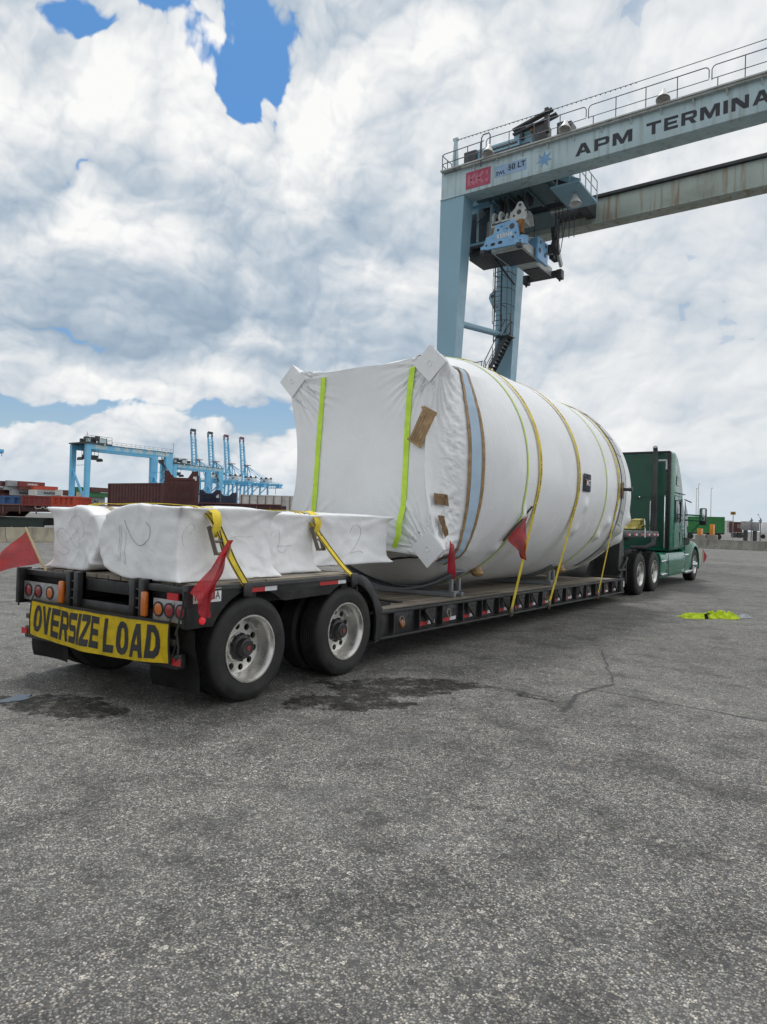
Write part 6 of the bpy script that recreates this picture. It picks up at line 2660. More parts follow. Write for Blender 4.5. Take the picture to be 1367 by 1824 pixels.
    mb.poly([(-10.75, 32.7, 18.5), (-9.85, 32.7, 18.5), (-9.95, 32.7, 19.2), (-10.12, 32.7, 19.42), (-10.3, 32.7, 19.42), (-10.7, 32.7, 19.0)], (0, .10, 0))
    for x in (-11.85, -11.45):
        mb.lathe([(.0, -.06), (.40, -.06), (.44, 0), (.40, .06), (0, .06)], (x, 32.0, 18.95), 'X', 20)
    for x in (-11.15, -10.9):
        mb.poly([(x, 31.7, 18.6), (x, 32.3, 18.6), (x, 32.2, 19.15), (x, 31.9, 19.2)], (.08, 0, 0))
    mb.build('headblock', K['pale_steel'], sp, bevel=.01)
    mb = MB()
    mb.box(-10.12, 31.62, 18.12, .28, .3, .75, bev=.03)
    mb.build('rusty_link', K['rust'], sp)
    mb = MB()
    mb.box(-11.75, 31.62, 18.05, .2, .3, .5, bev=.03)
    mb.build('rusty_link', K['rust'], sp)
    mb = MB()
    for x, z, r in ((-10.2, 19.33, .09), (-10.25, 18.95, .14), (-10.55, 18.8, .07), (-9.85, 18.95, .06)):
        mb.cyl((x, 31.592, z), (x, 31.60, z), r, seg=14)
    for x in (-11.85, -11.45):
        mb.cyl((x - .09, 32.0, 18.95), (x + .09, 32.0, 18.95), .13, seg=12)
    mb.box(-10.98, 31.69, 18.62, 1.9, .02, .10)
    mb.build('headblock_details', K['dark_steel'], sp)
    mb = MB()
    mb.box(-11.1, 37.35, 17.28, 2.45, .42, .36, bev=.04)
    for x in (-12.2, -10.0):
        mb.box(x, 37.3, 17.18, .34, .50, .56, bev=.04)
        mb.cyl((x, 37.25, 16.75), (x, 37.25, 17.0), .06, seg=10)
        mb.box(x, 31.22, 16.93, .3, .3, .26, bev=.03)
    mb.build('end_beam', K['dark_steel'], sp, bevel=.008)
    mb = MB()
    mb.box(-10.0, 36.2, 17.95, .3, .8, .5, bev=.03)
    mb.build('link_box', K['dark_steel'], sp, bevel=.008)
    mb = MB()
    mb.bar((-9.5, 35.4, 17.7), (-9.7, 35.4, 19.35), .28, .34)
    mb.cyl((-9.75, 35.4, 18.2), (-9.45, 35.4, 18.2), .34, seg=18)
    mb.box(-10.2, 35.4, 18.1, .9, .5, .4, bev=.04)
    mb.bar((-11.9, 35.4, 17.9), (-11.7, 35.6, 19.2), .25, .3)
    mb.build('sheave_block', K['dark_steel'], sp, bevel=.008)
    mb = MB()
    mb.bar((-9.72, 36.0, 18.25), (-9.78, 36.9, 17.55), .16, .35)
    mb.bar((-10.9, 33.2, 18.15), (-10.2, 34.6, 18.35), .35, .25)
    mb.bar((-10.6, 34.9, 18.3), (-10.0, 35.9, 18.0), .3, .25)
    mb.build('linkage', K['pale_steel'], sp, bevel=.02)


gantry()


# ------------------------------------------------------------------ container yard beyond the barriers
CMAT = {}


def cmat(name, col, rough=.5, dirt=(.10, .08, .07)):
    if name not in CMAT:
        CMAT[name] = paint(name + ' container paint', col, rough, var=.15, vscale=1.0, dirt=dirt, dirt_amt=.35, dirt_scale=1.6, streak=((.10, .05, .03), .25))
    return CMAT[name]


def container(p, ang_, L, label, mat, H=2.59, W=2.44, ribs=True, lettering=None, pitch=.28, group=None, deep=.036, frame=None, let_mat=None, lz=(.45, .75), lx=(.3, .75), name='shipping_container'):
    """corrugated box; p = lower near-left corner, running along direction ang_ (0 = +X), body behind it"""
    p = Vector(p)
    rot = Matrix.Rotation(ang_, 4, 'Z')
    t = bpy.data.objects.new(name, None)
    C.objects.link(t)
    tag(t, label, 'container', group)
    t.location = p
    t.rotation_euler = (0, 0, ang_)

    def local(mb, nm, m, parent=t, **k):
        keep = t.location.copy()
        t.location = (0, 0, 0)
        o = mb.build(nm, m, parent, **k)
        t.location = keep
        return o

    mb = MB()
    if ribs:
        def wall(a, b, nrm):
            a, b = Vector(a), Vector(b)
            d = (b - a)
            n = max(4, int(d.length / pitch))
            pts = []
            for i in range(n):
                for f, o in ((0, 0), (.25, 0), (.4, 1), (.65, 1), (.8, 0)):
                    pts.append(a + d * ((i + f) / n) - Vector(nrm) * deep * o)
            pts.append(b)
            mb.grid([[q + Vector((0, 0, .12)) for q in pts], [q + Vector((0, 0, H - .08)) for q in pts]])
        wall((.12, .03, 0), (L - .12, .03, 0), (0, -1, 0))
        wall((L - .03, .12, 0), (L - .03, W - .12, 0), (1, 0, 0))
        wall((L - .12, W - .03, 0), (.12, W - .03, 0), (0, 1, 0))
        wall((.03, W - .12, 0), (.03, .12, 0), (-1, 0, 0))
        mb.box(L / 2, W / 2, H - .06, L - .1, W - .1, .05)
        mb.box(L / 2, W / 2, .12, L - .1, W - .1, .10)
    else:
        mb.box(L / 2, W / 2, H / 2, L - .1, W - .1, H - .1)
    local(mb, 'panels', mat, smooth=20)
    mb = MB()
    for x in (.06, L - .06):
        for y in (.06, W - .06):
            mb.box(x, y, H / 2, .14, .14, H)
    for y in (.05, W - .05):
        for z in (.07, H - .05):
            mb.box(L / 2, y, z, L - .26, .10, .12)
    for x in (.05, L - .05):
        for z in (.07, H - .05):
            mb.box(x, W / 2, z, .10, W - .26, .12)
    local(mb, 'corner_frame', frame or mat)
    if lettering:
        mb = MB()
        put_text(mb, lettering, lambda u, v: Vector((L * (lx[0] + (lx[1] - lx[0]) * u), -.012, H * (lz[0] + (lz[1] - lz[0]) * v))), .03)
        local(mb, 'lettering', let_mat or K['white_paint'], smooth=0)
    return t


MAROON, RED, ORANGE, BLUE, NAVY, GREY, WHITE, GREEN, CREAM, BROWN, LGREEN = (
    cmat('maroon', (.085, .017, .017)), cmat('red', (.20, .022, .018)), cmat('orange red', (.48, .055, .020)), cmat('blue', (.035, .11, .27)), cmat('navy', (.018, .028, .065)), cmat('light grey', (.36, .39, .41)),
    cmat('white', (.62, .62, .60)), cmat('green', (.012, .16, .045)), cmat('cream', (.50, .45, .33)), cmat('brown', (.14, .045, .03)), cmat('bright green', (.08, .36, .08)))
FLAT_BROWN = paint('railcar brown', (.062, .022, .020), .6, var=.2, dirt=(.12, .08, .06), dirt_amt=.4, dirt_scale=1.5)

# nearest row, just beyond the left barrier
container((-45.0, 29.8, 1.55), R_(3.5), 6.4, 'dark maroon ribbed container above the wrapped bundles', MAROON, H=2.59, pitch=.36, deep=.05)


def flat_rack(x, y, z, label, mat, W, H, peak, L=5.9, ang_=0.0):
    """container with low floor and tall end walls; the end wall faces the camera"""
    t = thing('flat_rack', (x, y, z), label, 'flat rack')
    t.rotation_euler = (0, 0, ang_)
    keep = t.location.copy()
    t.location = (0, 0, 0)
    for yy in (0.0, L):
        mb = MB()
        mb.poly([(0, yy, 0), (W, yy, 0), (W, yy, peak), (W - .42, yy, peak), (W - .75, yy, H), (.62, yy, H), (.30, yy, peak), (0, yy, peak)], (0, .25, 0))
        mb.build('end_wall', mat, t, bevel=.02)
    mb = MB()
    for k in range(9):
        mb.box(.35 + (W - .7) * k / 8, -.03, H * .45, .07, .06, H * .8)
    mb.box(W / 2, -.03, H - .12, W - .5, .05, .12)
    mb.build('wall_ribs', mat, t)
    mb = MB()
    mb.box(W / 2, L / 2, .30, W, L - .4, .55)
    mb.build('floor_frame', mat, t, bevel=.02)
    mb = MB()
    mb.box(W - .24, -.015, peak - .55, .26, .02, .3)
    mb.build('label_panel', K['white_paint'], t)
    t.location = keep
    return t


flat_rack(-37.46, 29.5, 1.55, 'dark maroon flat rack with high notched end wall beside the ribbed container', MAROON, 2.45, 2.98, 3.5, ang_=R_(49))
fr = flat_rack(-43.2, 37.7, 1.2, 'small navy blue flat rack between maroon end wall and quay cranes', NAVY, 1.9, 2.55, 2.85, ang_=R_(33))


def flatcar(p, L, label, H=.85, z=1.35, ang_=0.0, marks=True, wheels=True):
    """brown well wagon: deep side sill, raised end, bogies"""
    t = thing('rail_flatcar', p, label, 'rail wagon', 'brown rail wagons along the barrier')
    t.rotation_euler = (0, 0, ang_)
    keep = t.location.copy()
    t.location = (0, 0, 0)
    mb = MB()
    mb.poly([(0, 0, z), (L * .40, 0, z - .0), (L * .44, 0, z + .35), (L, 0, z + .45), (L, 0, z + H), (L * .40, 0, z + H + .02), (0, 0, z + H * .9)], (0, .18, 0))
    mb.poly([(0, 2.6, z), (L * .40, 2.6, z), (L * .44, 2.6, z + .35), (L, 2.6, z + .45), (L, 2.6, z + H), (0, 2.6, z + H * .9)], (0, .18, 0))
    mb.box(L / 2, 1.4, z + .45, L, 2.7, .14)
    mb.build('side_sill', FLAT_BROWN, t, bevel=.01)
    mb = MB()
    mb.box(L / 2, .05, z + H + .03, L, .34, .07)
    for k in range(int(L / 1.1)):
        mb.box(.5 + k * 1.1, -.035, z + H * .6, .07, .06, H * .62)
    mb.build('top_rail', cmat('dusty red', (.20, .085, .075)), t)
    if marks:
        mb = MB()
        put_text(mb, 'CAIU 2', quad_fn((L * .62, -.075, z + .56), (1.7, 0, 0), (0, 0, .26)), .02)
        mb.box(L * .13, -.07, z + .58, .9, .01, .07)
        mb.box(L * .12, -.07, z + .44, .6, .01, .07)
        mb.box(L * .05, -.07, z + .3, .3, .01, .3)
        mb.box(L * .30, -.07, z + .35, .24, .01, .36)
        mb.build('markings', K['white_paint'], t, smooth=0)
    if wheels:
        mb = MB()
        mb.box(L * .3, 1.4, 1.02, L * .75, 2.2, .5)
        mb.box(L * .3, .2, .85, L * .75, .2, .4)
        mb.build('under_frame', paint('dark green chassis', (.018, .035, .03), .6, var=.2), t)
        for k in (.38, .50, .86):
            mb = MB()
            mb.lathe([(.0, -.12), (.3, -.14), (.50, -.12), (.52, 0), (.50, .12), (.3, .14), (0, .12)], (L * k, .35, .52), 'Y', 24)
            mb.build('wheel', K['tyre'], t, smooth=45)
    t.location = keep
    return t


flatcar((-44.6, 17.6, 0), 9.5, 'brown rail wagon at the left edge with dark wheels behind the tan barrier', ang_=R_(35), z=1.30, H=.78)
flatcar((-36.85, 22.9, 0), 8.0, 'brown rail wagon with white lettering just left of the wrapped bundles', ang_=R_(33), z=1.35, H=.82)
flatcar((-38.7, 33.6, 0), 6.9, 'low brown rail wagon right of the maroon flat rack', ang_=R_(34.5), z=1.9, H=.82, wheels=False, marks=False)
container((-45.3, 17.6, 2.03), R_(35), 6.1, 'blue ribbed open-top container at the left edge on a brown wagon', BLUE, H=.66, pitch=.62, deep=.14)
container((-40.2, 20.3, 2.05), R_(34), 1.95, 'dark red container side beside the blue open-top container', RED, H=.68, pitch=.3)
container((-38.55, 21.4, 2.05), R_(34), 1.6, 'bright orange-red ribbed container left of the far gantry crane leg', ORANGE, H=.70, pitch=.34, deep=.08)
ww = container((-53.6, 52.3, 2.6), R_(34.5), 8.0, 'long white ribbed container wall behind the bundles, left of the tank', WHITE, H=1.7, pitch=2.0, deep=.01)
mb = MB()
for k in range(9):
    mb.box(.3 + k * .93, -.05, .82, .09, .08, 1.62)
keep = ww.location.copy()
ww.location = (0, 0, 0)
mb.build('rust_posts', cmat('rust red', (.24, .09, .06)), ww)
ww.location = keep

# ---- far stacks, left: (left px, top px, bottom px, colour, label, lettering)
DST = 327
stack = [
    (36, 846 + 11, 866.5, RED, 'red container on the topmost row of the far left stack', 'HAMBURG'),
    (14, 855.5, 865.5, GREY, 'pale grey container on the top row beside the topmost red one', None),
    (2, 856.5, 866.5, MAROON, 'dark container at the left end of the top row of the far stack', None),
    (60, 864.8, 872.2, ORANGE, 'orange-red container on the second row, right of the topmost red one', None),
    (36.5, 866.8, 872.3, BROWN, 'brown container just under the topmost red container', None),
    (10, 865.8, 872.3, GREY, 'pale grey container under the grey one of the top row', None),
    (-18, 866.5, 872.3, GREY, 'pale grey container at the left edge under the top row', None),
    (21.5, 872.0, 882, GREY, 'grey container with dark lettering, left one of the two lettered alike', 'MAERSK'),
    (66, 872.0, 882, GREY, 'grey container with dark lettering, right one of the two lettered alike', 'MAERSK'),
    (-8, 872.0, 880, MAROON, 'maroon container at the left edge beside the lettered grey container', None),
    (-24, 879.5, 886, LGREEN, 'bright green container at the left edge above the blue open-top one', None),
    (4, 879.0, 886, MAROON, 'maroon container under the lettered grey one', None),
    (108, 872.5, 882.5, BROWN, 'rust brown container between lettered grey stack and the gantry leg', None),
    (138.5, 867.2, 876, GREEN, 'dark green container on top behind the far gantry legs', None),
    (163, 867.8, 876, MAROON, 'maroon container on top just left of the maroon ribbed container', None),
    (158, 876.5, 884.5, GREEN, 'dark green container below the top ones behind the gantry leg', None),
    (146, 884, 900, GREY, 'grey container at the bottom behind the far gantry leg, with dark mark', 'CAI'),
]
for u, v0, v1, m, lab, txt in stack:
    p = pix(u, v1, DST)
    h = abs((pix(u, v0, DST) - p).z)
    container(p, R_(90), 12.0, lab, m, H=h, ribs=False, lettering=txt, let_mat=K['letter'] if txt in ('MAERSK', 'CAI') else K['white_paint'], lx=(.28, .82) if txt == 'MAERSK' else (.3, .7), lz=(.28, .68), group='containers of the far stacks')
for u0, u1, v0, v1, m, lab in ((51, 62, 872, 882, WHITE, 'white refrigerated container end between the two lettered grey containers'), (98.3, 107.7, 872.5, 882, WHITE, 'white container end right of the lettered grey containers'),
                               (135.8, 146.3, 876, 884, CREAM, 'cream container end behind the far gantry legs'), (146.3, 152.5, 883, 897, cmat('yellow', (.55, .36, .04)), 'yellow container end behind the far gantry legs')):
    p = pix(u0, v1, 318)
    w = (pix(u1, v1, 318) - p).length
    container(p, R_(35), w, lab, m, H=abs((pix(u0, v0, 318) - p).z), ribs=False, group='containers of the far stacks')


# ------------------------------------------------------------------ gantry cranes of the yard
def yard_gantry(x, y0, label, L=27.5, detail=True):
    """rubber-tyred gantry with its girders along Y; x = near girder, y0 = its left end"""
    t = thing('yard_crane', (x, y0 + L / 2, 0), label, 'crane', 'blue gantry cranes in the yard')
    m = K['crane_bright']
    for gx in (x, x - 7.5):
        mb = MB()
        mb.box(gx - .55, y0 + L / 2, 20.95, 1.1, L, 1.5)
        g = mb.build('girder', m if gx != x else K['crane_bright'], t)
        if gx == x:
            mb = MB()
            for a, b in ((.08, .22), (.30, .36), (.40, .46), (.50, .62), (.66, .74), (.78, .95)):
                mb.box(gx + .012, y0 + L * (a + b) / 2, 21.0, .02, L * (b - a), 1.0)
            mb.build('faded_lettering', K['crane'], g)
            mb = MB()
            for zz in (.55, 1.1):
                mb.bar((gx + .1, y0, 21.75 + zz), (gx + .1, y0 + L, 21.75 + zz), .06, .06)
            for k in range(int(L / 1.6) + 1):
                mb.bar((gx + .1, y0 + k * 1.6, 21.7), (gx + .1, y0 + k * 1.6, 22.85), .05, .05)
            mb.box(gx + .1, y0 + L / 2, 21.76, .3, L, .12)
            for yy in (y0, y0 + L):
                mb.bar((gx, yy, 21.7), (gx, yy, 25.0), .08, .08)
            mb.build('guard_rail', K['rail'], g)
            for k in (.18, .42, .68, .9):
                mb = MB()
                mb.ball((gx + .25, y0 + L * k, 21.7), .34, 8)
                mb.build('floodlight', K['lamp_white'], g)
    for gx in (x, x - 7.5):
        for yy, w in ((y0, 1.45), (y0 + L - 2.6, 2.6)):
            mb = MB()
            mb.loft([[(gx - 1.05, yy, .9), (gx, yy, .9), (gx, yy + w * .8, .9), (gx - 1.05, yy + w * .8, .9)], [(gx - 1.1, yy, 20.2), (gx, yy, 20.2), (gx, yy + w, 20.2), (gx - 1.1, yy + w, 20.2)]])
            for z in (7.5, 14):
                mb.box(gx - .55, yy + w * .45, z, 1.2, w * 1.0, .12)
            mb.build('leg', m, t)
    for yy in (y0 + .6, y0 + L - 1.3):
        mb = MB()
        mb.box(x - 4.2, yy, 1.4, 10.5, .9, .9)
        mb.bar((x - 7.9, yy, 14.5), (x - .6, yy, 4.5), .5, .5)
        mb.bar((x - 7.9, yy, 15.6), (x - .6, yy, 15.6), .12, .12)
        mb.build('sill_beam', m, t)
        for xx in (x - 9, x - 7.6, x - .8, x + .6):
            mb = MB()
            mb.lathe([(0, -.25), (.6, -.28), (.78, -.2), (.8, 0), (.78, .2), (.6, .28), (0, .25)], (xx, yy, .8), 'X', 18)
            mb.build('wheel', K['tyre'], t, smooth=45)
    mb = MB()
    for k in range(14):
        f = k / 13
        mb.bar((x + .3, y0 + L - 3.6, 19 - 1.3 * k), (x + .3, y0 + L - 3.6 + (1.2 if k % 2 else -1.2), 17.7 - 1.3 * k), .3, .14)
    mb.bar((x + .3, y0 + L - 4.6, 20), (x + .3, y0 + L - 2.9, 15.5), .3, .2)
    mb.build('stair', K['dark_steel'], t)
    # trolley with machinery and spreader near the left end
    r = random.Random(int(abs(x) * 7))
    mb = MB()
    yc = y0 + 3.5
    mb.box(x - 3.8, yc, 21.9, 8.5, 8.5, .35)
    for k in range(16):
        mb.box(x - 3.8 + r.uniform(-3.5, 3.9), yc + r.uniform(-4.0, 4.0), 22.6 + r.uniform(0, 1.0), r.uniform(.6, 2.2), r.uniform(.6, 2.0), r.uniform(.5, 1.5))
    for zz in (23.2, 24.0):
        mb.bar((x + .4, yc - 4.2, zz), (x + .4, yc + 4.2, zz), .08, .08)
    for k in range(6):
        mb.bar((x + .4, yc - 4.2 + k * 1.68, 22), (x + .4, yc - 4.2 + k * 1.68, 24.0), .07, .07)
    mb.build('trolley', K['dark_steel'], t)
    mb = MB()
    mb.box(x + .1, yc + 1.2, 22.8, .7, 2.0, 1.2)
    mb.box(x - .3, yc - 2.9, 22.7, .8, .9, 1.0)
    mb.build('trolley_housing', K['crane'], t)
    mb = MB()
    mb.box(x - 3.8, yc, 18.4, 1.4, 4.5, .7)
    mb.box(x - 3.8, yc, 17.7, 2.4, 6.2, .45)
    for s in (-1, 1):
        mb.box(x - 3.8, yc + s * 3.1, 17.4, 2.5, .5, .7)
    for dx, dy in ((-1, -2), (1, -2), (-1, 2), (1, 2)):
        mb.bar((x - 3.8 + dx, yc + dy, 18.4), (x - 3.8 + dx, yc + dy, 21.8), .08, .08)
    mb.box(x - 2.0, yc - 2.0, 19.2, 1.8, 1.6, 2.0)
    mb.build('spreader', K['dark_steel'], t)
    return t


yard_gantry(-177.1, 109.9, 'bright blue yard gantry crane standing above the far container stack', L=30.0)
p3 = pix(310, 846, 266)
yard_gantry(p3.x, p3.y, 'blue yard gantry crane partly behind the maroon flat rack, below the quay cranes', L=25.0)


# ------------------------------------------------------------------ quay cranes
def truss(mb, a, b, up, w, n, t=.35):
    a, b, up = Vector(a), Vector(b), Vector(up)
    for k in range(n):
        p, q = a.lerp(b, k / n), a.lerp(b, (k + 1) / n)
        mb.bar(p + up * (w if k % 2 else 0), q + up * (0 if k % 2 else w), t, t)


def quay_crane():
    """boom raised on the -X side, backreach on the +X side; origin under the middle of the waterside rail"""
    t = thing('quay_crane', (0, 0, 0), 'x', 'crane', 'ship-to-shore cranes along the quay')
    W = 7.0
    m = K['sts_blue']
    lg = 30.0
    for x in (0, lg):
        for y in (-9, 9):
            mb = MB()
            mb.bar((x, y, 2), (x, y * .8, 46), 1.7, 1.5)
            mb.build('leg', m, t)
    mb = MB()
    for x in (0, lg):
        mb.box(x, 0, 15, 1.4, 18, 1.8)
        mb.box(x, 0, 3, 1.6, 24, 1.8)
        mb.box(x, 0, 44, 1.4, 15, 1.6)
    for y in (-8.2, 8.2):
        mb.box(lg / 2, y, 15.5, lg, 1.2, 1.8)
        mb.bar((0, y, 16), (lg, y, 42), .8, .8)
    mb.build('portal', m, t)
    mb = MB()
    for y in (-W / 2, W / 2):
        mb.box(lg / 2 + 12, y, 42.5, lg + 26, 1.1, 2.0)
        truss(mb, (-2, y, 44), (lg + 25, y, 44), (0, 0, 1.6), 1, 22, .18)
    for x in range(0, 56, 5):
        mb.box(x, 0, 42.5, .8, W, .8)
    for k in range(18):
        mb.bar((34 + (k % 6) * 3.8, -W / 2 - 1.2 + (k // 6) * 4, 42), (34 + (k % 6) * 3.8, -W / 2 - 1.2 + (k // 6) * 4, 38.5), .25, .25)
    mb.box(46, 0, 38.6, 20, 9, .3)
    mb.build('main_girder', m, t)
    # A-frame with backstays
    mb = MB()
    for y in (-W / 2, W / 2):
        mb.bar((0, y * 1.9, 46), (2.0, y * .8, 66), 1.1, 1.1)
        mb.bar((10, y * 1.6, 45), (2.5, y * .8, 65), .8, .8)
        mb.bar((2.5, y * .8, 65.5), (lg + 2, y * 1.1, 45), .55, .55)
        mb.bar((2.5, y * .8, 65.5), (lg + 14, y * 1.1, 44.5), .4, .4)
    mb.bar((2, -W * .5, 65.5), (2, W * .5, 65.5), .8, .8)
    mb.build('a_frame', m, t)
    mb = MB()
    mb.box(3.2, 0, 66.6, 7.5, 7.0, .5)
    for y in (-3.5, 3.5):
        mb.bar((-.5, y, 67.6), (7, y, 67.6), .2, .2)
    mb.build('apex_platform', cmat('dull red', (.22, .06, .07)), t)
    # raised boom
    hinge, tip = Vector((-1.5, 0, 46)), Vector((-6.5, 0, 100))
    mb = MB()
    for y in (-W / 2, W / 2):
        o = Vector((0, y, 0))
        mb.bar(hinge + o, tip + o, 1.2, 1.5)
        truss(mb, hinge + o + Vector((1.6, 0, 0)), tip.lerp(hinge, .12) + o + Vector((1.6, 0, 0)), (-1.6, 0, 0), 1, 26, .2)
        mb.bar(hinge + o + Vector((2.0, 0, 0)), tip.lerp(hinge, .15) + o + Vector((1.8, 0, 0)), .3, .3)
    for k in range(17):
        p = hinge.lerp(tip, k / 16)
        mb.bar(p + Vector((0, -W / 2, 0)), p + Vector((0, W / 2, 0)), .35, .6 if k % 4 else 1.2)
    mb.bar((2.5, -2, 66), hinge.lerp(tip, .86) + Vector((1.5, -2, 0)), .25, .25)
    mb.bar((2.5, 2, 66), hinge.lerp(tip, .60) + Vector((1.5, 2, 0)), .25, .25)
    mb.build('boom', m, t)
    mb = MB()
    mb.box(tip.x, 0, 100.6, 2.6, W + 1, 1.0)
    for y in (-3, 0, 3):
        mb.box(tip.x + .6, y, 101.8, 1.6, 1.4, 1.4)
    for y in (-W / 2, W / 2):
        mb.box(tip.x + .3, y, 97, 1.5, 1.4, 4)
    mb.build('boom_tip', K['dark_steel'], t)
    mb = MB()
    mb.box(33, 0, 47.2, 12, 8, 4.6)
    hs = mb.build('machinery_house', K['white_paint'], t)
    mb = MB()
    mb.box(26.9, 0, 46.5, .3, 6, 3.2)
    for y in (-4.2,):
        mb.box(33, y - .02, 47.0, 3, .1, 1.6)
    mb.build('house_end', cmat('dull red', (.22, .06, .07)), hs)
    mb = MB()
    mb.box(33, 0, 49.8, 13, 9, .3)
    for x, y in ((28, -3), (31, 2), (35, -2), (38, 3)):
        mb.box(x, y, 50.8, 1.6, 1.6, 1.6)
    mb.build('house_roof', K['dark_steel'], hs)
    mb = MB()
    mb.box(52, 0, 40.2, 5, 6, 2.4)
    mb.bar((50, -3.5, 39), (50, -3.5, 31), .5, .5)
    mb.build('trolley_cab', m, t)
    mb = MB()
    for y in (-8.6, 8.6):
        for k in range(8):
            mb.bar((lg, y, 4 + 4.8 * k), (lg + (2.2 if k % 2 == 0 else -2.2), y, 6.4 + 4.8 * k), .3, .25)
    mb.build('stair', K['pale_steel'], t)
    return t


q = quay_crane()
kids = {}
for c_ in bpy.data.objects:
    if c_.parent:
        kids.setdefault(c_.parent.name, []).append(c_)
QL = ['leftmost of the four blue quay cranes with raised booms, dark boom tip', 'second from left of the four blue quay cranes with raised booms, dark boom tip',
      'third from left of the four blue quay cranes with raised booms, red boom tip', 'rightmost of the four blue quay cranes with raised booms, red boom tip']
for i, (u, d) in enumerate(((342.5, 800), (373, 822), (401.5, 848), (429.5, 868))):
    o = q if i == 0 else copy_tree(q, kids)
    p = pix(u, 920, d)
    o.location = (p.x + 4.5, p.y, 0)
    o.rotation_euler = (0, 0, R_(8))
    o['label'] = QL[i]
    if i >= 2:
        for c_ in bpy.data.objects:
            if c_.parent == o and c_.name.startswith('boom_tip'):
                c_.data = c_.data.copy()
                c_.data.materials.clear()
                c_.data.materials.append(cmat('dull red', (.22, .06, .07)))

# unclear blue cluster at the left border, built as a mast with unseen pole
hp = pix(-4, 803, 150)
t = thing('mast_light', (hp.x, hp.y, 0), 'tall light mast cut by the left edge, its dark blue head just in view', 'light mast')
mb = MB()
mb.cyl((hp.x, hp.y, 0), (hp.x, hp.y, hp.z + .5), .22, .12, seg=12)
mb.build('mast', K['pale_steel'], t)
mb = MB()
mb.cyl((hp.x, hp.y, hp.z - .5), (hp.x, hp.y, hp.z - .2), 1.0, 1.25, seg=14)
for k in range(8):
    a = k * math.pi / 4
    mb.box(hp.x + 1.0 * math.cos(a), hp.y + 1.0 * math.sin(a), hp.z + .1, .4, .4, .5)
    mb.bar((hp.x + .9 * math.cos(a), hp.y + .9 * math.sin(a), hp.z - .5), (hp.x + .9 * math.cos(a), hp.y + .9 * math.sin(a), hp.z - 1.1), .08, .08)
mb.build('lamp_ring', K['crane_bright'], t)


# ------------------------------------------------------------------ right background
def semi_trailer_box():
    a, b = pix(1200, 951, 122), pix(1291, 951, 122)
    z0, z1 = 1.22, 4.03
    ang_ = math.atan2(b.y - a.y, b.x - a.x) - R_(22)
    d = Vector((math.cos(ang_), math.sin(ang_), 0))
    L = 12.2
    p = Vector((b.x, b.y, z0)) - d * L * 1.0
    container(p, ang_, L, 'bright green container on a chassis right of the truck mirror', cmat('bright green box', (.02, .20, .045)), H=z1 - z0, pitch=.3, lettering='EVERGREEN' if False else None)
    t = thing('container_chassis', (p.x, p.y, 0), 'dark container chassis with wheels under the bright green container', 'chassis')
    s = Vector((-d.y, d.x, 0))
    mb = MB()
    for o in (.6, 1.8):
        q0 = p + s * o
        mb.bar((q0.x, q0.y, 1.08), (q0.x + d.x * L, q0.y + d.y * L, 1.08), .2, .26)
    mb.build('frame', K['dark_steel'], t)
    for f in (.18, .55, .80, .92):
        for o in (.2, 2.2):
            c = p + d * L * f + s * o
            mb = MB()
            mb.cyl((c.x - s.x * .15, c.y - s.y * .15, .52), (c.x + s.x * .15, c.y + s.y * .15, .52), .52, seg=20)
            mb.build('wheel', K['tyre'], t)


semi_trailer_box()
p = pix(1295, 951, 172)
container((p.x, p.y, 1.25), R_(20), 1.45, 'white container end between the green and the maroon containers', WHITE, H=2.9)
p = pix(1304, 951, 170)
container((p.x, p.y, 1.30), R_(28), 2.40, 'maroon container with white lettering left of the grey cabinets', MAROON, H=2.55, pitch=.25, lettering='1 1 1', lx=(.55, .8), lz=(.4, .8))
for u, lab in ((1306, 'dark trailer bogie under the maroon container, left one'), (1318, 'dark trailer bogie under the maroon container, right one')):
    p = pix(u, 951, 171)
    mb = MB()
    d = Vector((math.cos(R_(28)), math.sin(R_(28)), 0))
    for k in (0, 1.1):
        c = Vector((p.x, p.y, .5)) + d * k
        mb.cyl((c.x, c.y, .5), (c.x + .5, c.y - .9, .5), .5, seg=16)
    mb.bar((p.x - .6, p.y, 1.1), (p.x + 1.8, p.y + .6, 1.1), .9, .25)
    tag(settle(mb.build('trailer_bogie', K['dark_steel'])), lab, 'bogie')

for u0, u1, v0, v1, lu, lab in ((1320.9, 1336.6, 928.4, 944.1, (1325.3, 1331.8), 'grey cabinet on a dark post behind the barrier, nearer the maroon container'), (1338.7, 1352.1, 929.8, 945.5, (1342.1, 1348), 'grey cabinet on a dark post behind the barrier, nearer the right edge')):
    t0 = pix((u0 + u1) / 2, 945, 69.5)
    w = (pix(u1, v1, 69.5) - pix(u0, v1, 69.5)).length
    z0, z1 = pix(u0, v1, 69.5).z, pix(u0, v0, 69.5).z
    t = thing('control_cabinet', (t0.x, t0.y, 0), lab, 'cabinet', 'grey cabinets behind the right barrier')
    mb = MB()
    mb.box(t0.x, t0.y, (z0 + z1) / 2, w, .5, z1 - z0, rot=R_(5), bev=.03)
    mb.build('cabinet_box', K['galv'], t)
    mb = MB()
    mb.box(t0.x - .02, t0.y + .05, z0 / 2, .36, .36, z0 - .01)
    mb.build('post', K['dark_steel'], t)
